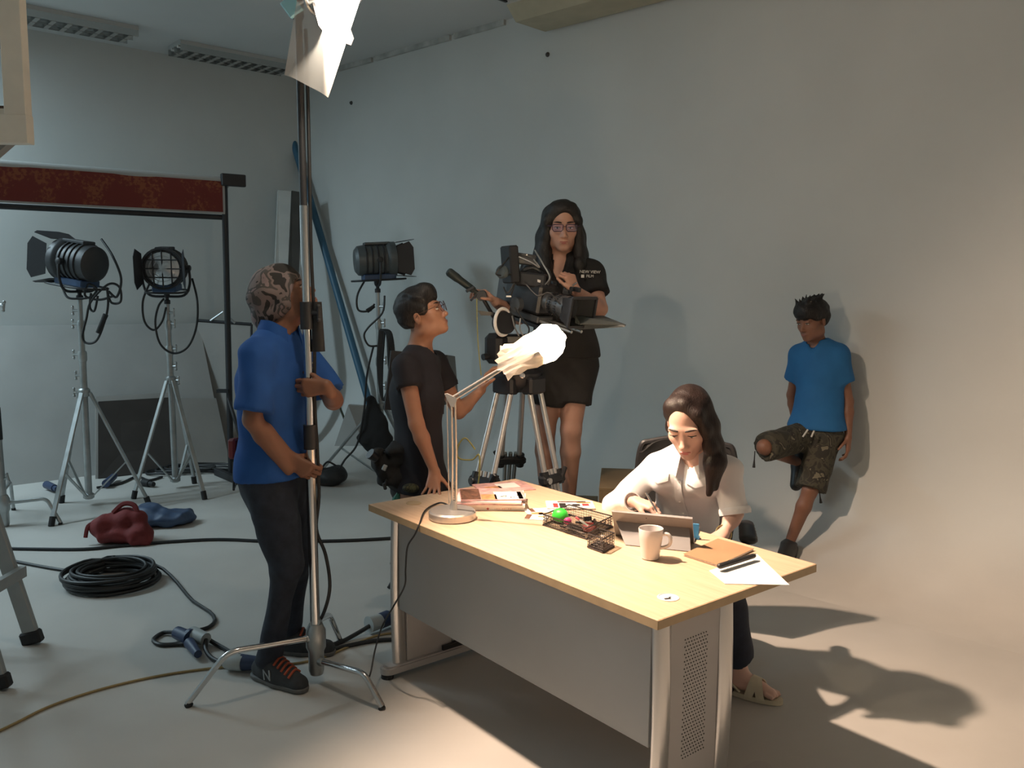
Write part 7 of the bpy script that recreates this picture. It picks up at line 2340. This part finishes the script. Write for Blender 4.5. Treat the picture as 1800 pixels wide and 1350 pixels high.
# long hair parted at the side
B = Soft()
B.ell(hp(0, -0.020, 0.042), [q * 1.05 for q in (0.078, 0.098, 0.083)], ax, 0.01)
B.chain([hp(0.012, 0.040, 0.102), hp(0.054, 0.050, 0.066), hp(0.073, 0.044, 0.0), hp(0.080, 0.050, -0.07), hp(0.083, 0.066, -0.14)], [0.012, 0.017, 0.018, 0.022, 0.026], 0.03)
B.chain([hp(0.050, -0.02, 0.055), hp(0.076, -0.01, -0.02), hp(0.086, 0.01, -0.10), hp(0.086, 0.03, -0.15)], [0.036, 0.030, 0.030, 0.030], 0.04)
hb_ = hp(0.083, 0.058, -0.135)
B.chain([hb_, (0.763,3.200,1.001), (0.751,3.190,0.893)], [0.028, 0.025, 0.012], 0.03)
B.chain([hp(0.088, 0.02, -0.13), (0.793,3.220,1.011), (0.781,3.210,0.911)], [0.028, 0.024, 0.012], 0.03)
B.chain([hp(0.0, 0.030, 0.104), hp(-0.050, 0.018, 0.080), hp(-0.071, -0.022, 0.020), hp(-0.075, -0.045, -0.06), hp(-0.070, -0.06, -0.11)], [0.010, 0.012, 0.014, 0.024, 0.020], 0.04)
B.chain([hp(0, -0.07, 0.03), hp(0.01, -0.085, -0.08), hp(0.01, -0.09, -0.15)], [0.062, 0.058, 0.042], 0.05)
B.ell(hp(-0.010, 0.112, 0.004), [q * 1.05 for q in (0.066, 0.086, 0.096)], ax, 0.015, True)
B.ripple(0.0016, 110, 8, ax[2])
B.build('hair', M_HAIRB, A, h=0.0055)
mb = MB(); mb.ball(hp(-0.080, -0.004, -0.048), 0.004, 8, 6); mb.build('earring', M_GLINT, A)
mb = MB(); mb.tube([V(J['wrL']) + V(0.030 * math.cos(a), 0.012 * math.sin(a), 0.030 * math.sin(a)) for a in [2 * math.pi * k / 18 for k in range(18)]], 0.0028, 6, True); mb.build('bracelet', mat('gold_band', (0.6, 0.45, 0.2), 0.3, metal=0.8), A)
# pen in her writing hand
pt = V(J['wrR']) + V(0.80, -0.55, -0.30).normalized() * 0.105
t = thing('pen', 'silver pen held in the writing hand of the seated woman', 'pen', pt)
mb = MB(); mb.cyl(pt + V(0.012, -0.02, -0.026), pt + V(-0.045, 0.02, 0.075), 0.0042, n=10); mb.build('barrel', M_GLINT, t)
mb = MB(); mb.lathe(pt + V(0.012, -0.02, -0.026), V(0.057, -0.04, -0.10), [(0.0042, 0), (0.001, 0.010), (0, 0.011)], 10); mb.build('tip', M_BLACKP, t)

# ================================================================== boy leaning on the cove wall
A = thing('person', 'person in blue t-shirt and camouflage shorts leaning on the cove wall', 'person', (1.60, 4.96, 0.1))
J = dict(fw=V(-0.62, -0.78, 0), fl=0.70, s=0.80, pel=(1.830,5.080,0.840), waist=(1.847,5.110,0.987), chest=(1.855,5.130,1.171), nb=(1.830,5.150,1.340),
         shR=(1.754,5.220,1.265), shL=(1.940,5.080,1.279), hipR=(1.778,5.100,0.794), hipL=(1.872,5.040,0.799),
         elR=(1.743,5.300,1.010), wrR=(1.786,5.340,0.821), elL=(1.997,5.050,1.004), wrL=(1.985,4.990,0.802),
         knR=(1.456,4.860,0.761), anR=(1.751,5.160,0.614), knL=(1.758,4.940,0.490), anL=(1.653,4.950,0.163))
SK = skin('brown_skin', (0.215, 0.100, 0.062))
B = Soft()
torso(B, J); arms(B, J, sc=0.82); legs(B, J, sc=0.80)
hp, ax = head(B, (1.775,5.100,1.485), (-0.80, -0.50, -0.24), (-0.24, -0.1, 0.96), J['nb'], 0.96, False, 0.046)
hand(B, J['wrL'], (0.0, -0.1, -0.99), (-0.8, 0.5, 0), (-0.4, -0.9, 0), (18, 30, 22), 0.86)
hand(B, J['wrR'], (0.3, 0.1, -0.9), (-0.2, 0.9, 0), (-0.9, 0, 0), (15, 20, 15), 0.80)
body = B.build('body', SK, A)
face(body, hp, ax, 0.96, mat('brown_lips', (0.22, 0.09, 0.07), 0.5), M_HAIRK, 0.0028, (0, -0.5))
B = Soft(); torso(B, J, 0.024)
B.cone(J['waist'], V(J['waist']) - UP * 0.13, 0.128, 0.165, 0.04, (J['fw'], 0.88))
B.ell(V(J['hipR']) + UP * 0.03, (0.10, 0.10, 0.09), k=0.05)
B.ell(V(J['hipL']) + UP * 0.03, (0.10, 0.10, 0.09), k=0.05)
for q in ('R', 'L'):
    B.cone(J['sh' + q], lerp(J['sh' + q], J['el' + q], 0.60), 0.054, 0.064, 0.03, None, True)
B.cone(V(J['nb']) - UP * 0.01 + J['fw'] * 0.012, V(J['nb']) + UP * 0.12, 0.056, 0.062, 0.006, None, neg=True)
B.cone(V(J['nb']) + J['fw'] * 0.085 + UP * 0.03, V(J['nb']) + J['fw'] * 0.095 - UP * 0.035, 0.050, 0.022, 0.01, None, neg=True)
B.ripple(0.006, 26, 41, (0, 0, 1))
B.cut(V(J['waist']) - UP * 0.150, (0, 0, -1))
sh = B.build('t_shirt', M_BLUETEE, A, h=0.0095)
M_CAMO = camo('camouflage_cotton', [(0.030, 0.028, 0.020), (0.055, 0.050, 0.034), (0.024, 0.022, 0.017), (0.15, 0.135, 0.095)], 16)
B = Soft()
B.cone(V(J['pel']) + UP * 0.00, V(J['pel']) - UP * 0.03, 0.124, 0.138, 0.04, (J['fw'], 0.78))
B.cone(J['hipL'], lerp(J['hipL'], J['knL'], 0.98), 0.085, 0.090, 0.05, None, True)
B.cone(J['hipR'], lerp(J['hipR'], J['knR'], 1.0), 0.085, 0.084, 0.05, None, True)
B.ripple(0.007, 28, 44)
st = B.build('camouflage_shorts', M_CAMO, A, h=0.010)
M_CORD = mat('white_cord', (0.55, 0.54, 0.50), 0.7)
for (a, b) in (((1.724,4.930,0.854), (1.693,4.920,0.812)), ((1.757,4.920,0.849), (1.739,4.910,0.814))):
    mb = MB(); mb.tube([a, lerp(a, b, 0.5), b], 0.005, 6); mb.build('drawstring', M_CORD, st)
for (a, b) in (((1.395,4.840,0.741), (1.393,4.840,0.645)), ((1.819,4.960,0.486), (1.833,4.960,0.410))):
    mb = MB(); mb.tube([a, lerp(a, b, 0.5), b], [0.003, 0.0035, 0.009], 6); mb.build('hem_cord', M_BLACKP, st)
# waist gather line
mb = MB()
F_, U_, L_ = orth(J['fw'], UP)
mb.tube([V(J['waist']) - UP * 0.012 + L_ * (0.128 * math.cos(a)) + F_ * (0.094 * math.sin(a)) - UP * (0.006 * math.sin(3 * a)) for a in [math.pi * k / 20 for k in range(21)]], 0.005, 6)
mb.build('waist_seam', M_BLUETEE, sh)
for q, td_, gz in (('L', V(-0.5, -0.75, 0), J['anL'][2] - 0.090),):
    shoe(A, J['an' + q], td_, gz, M_BLACKP, M_RUBBER, 0.235, 'shoe', 0.040)
B = Soft(); ar = V(J['anR'])
B.cone(ar + V(0.02, 0.03, 0.02), ar + V(-0.01, -0.02, -0.14), 0.042, 0.036, 0.02); B.ell(ar + V(0.02, 0.03, -0.02), (0.045, 0.045, 0.05), k=0.03)
B.build('shoe', M_BLACKP, A, h=0.009)
B = Soft()
B.ell(hp(0, -0.020, 0.054), (0.084, 0.102, 0.082), ax, 0.01)
B.ell(hp(0, 0.052, 0.078), (0.066, 0.044, 0.036), ax, 0.04)
B.ell(hp(0, 0.082, 0.052), (0.050, 0.020, 0.020), ax, 0.03)
B.ell(hp(0, -0.065, 0.0), (0.070, 0.048, 0.062), ax, 0.04)
for sg in (-1, 1):
    B.ell(hp(0.070 * sg, 0.010, 0.040), (0.014, 0.040, 0.034), ax, 0.03)
rr = random.Random(5)
for k in range(16):
    a, b = rr.uniform(-1, 1), rr.uniform(-1, 1)
    B.cone(hp(0.05 * a, 0.06 * b, 0.115), hp(0.07 * a + 0.01, 0.08 * b - 0.01, 0.146), 0.012, 0.004, 0.012)
B.ripple(0.003, 80, 3)
B.build('hair', M_HAIRK, A, h=0.0055)
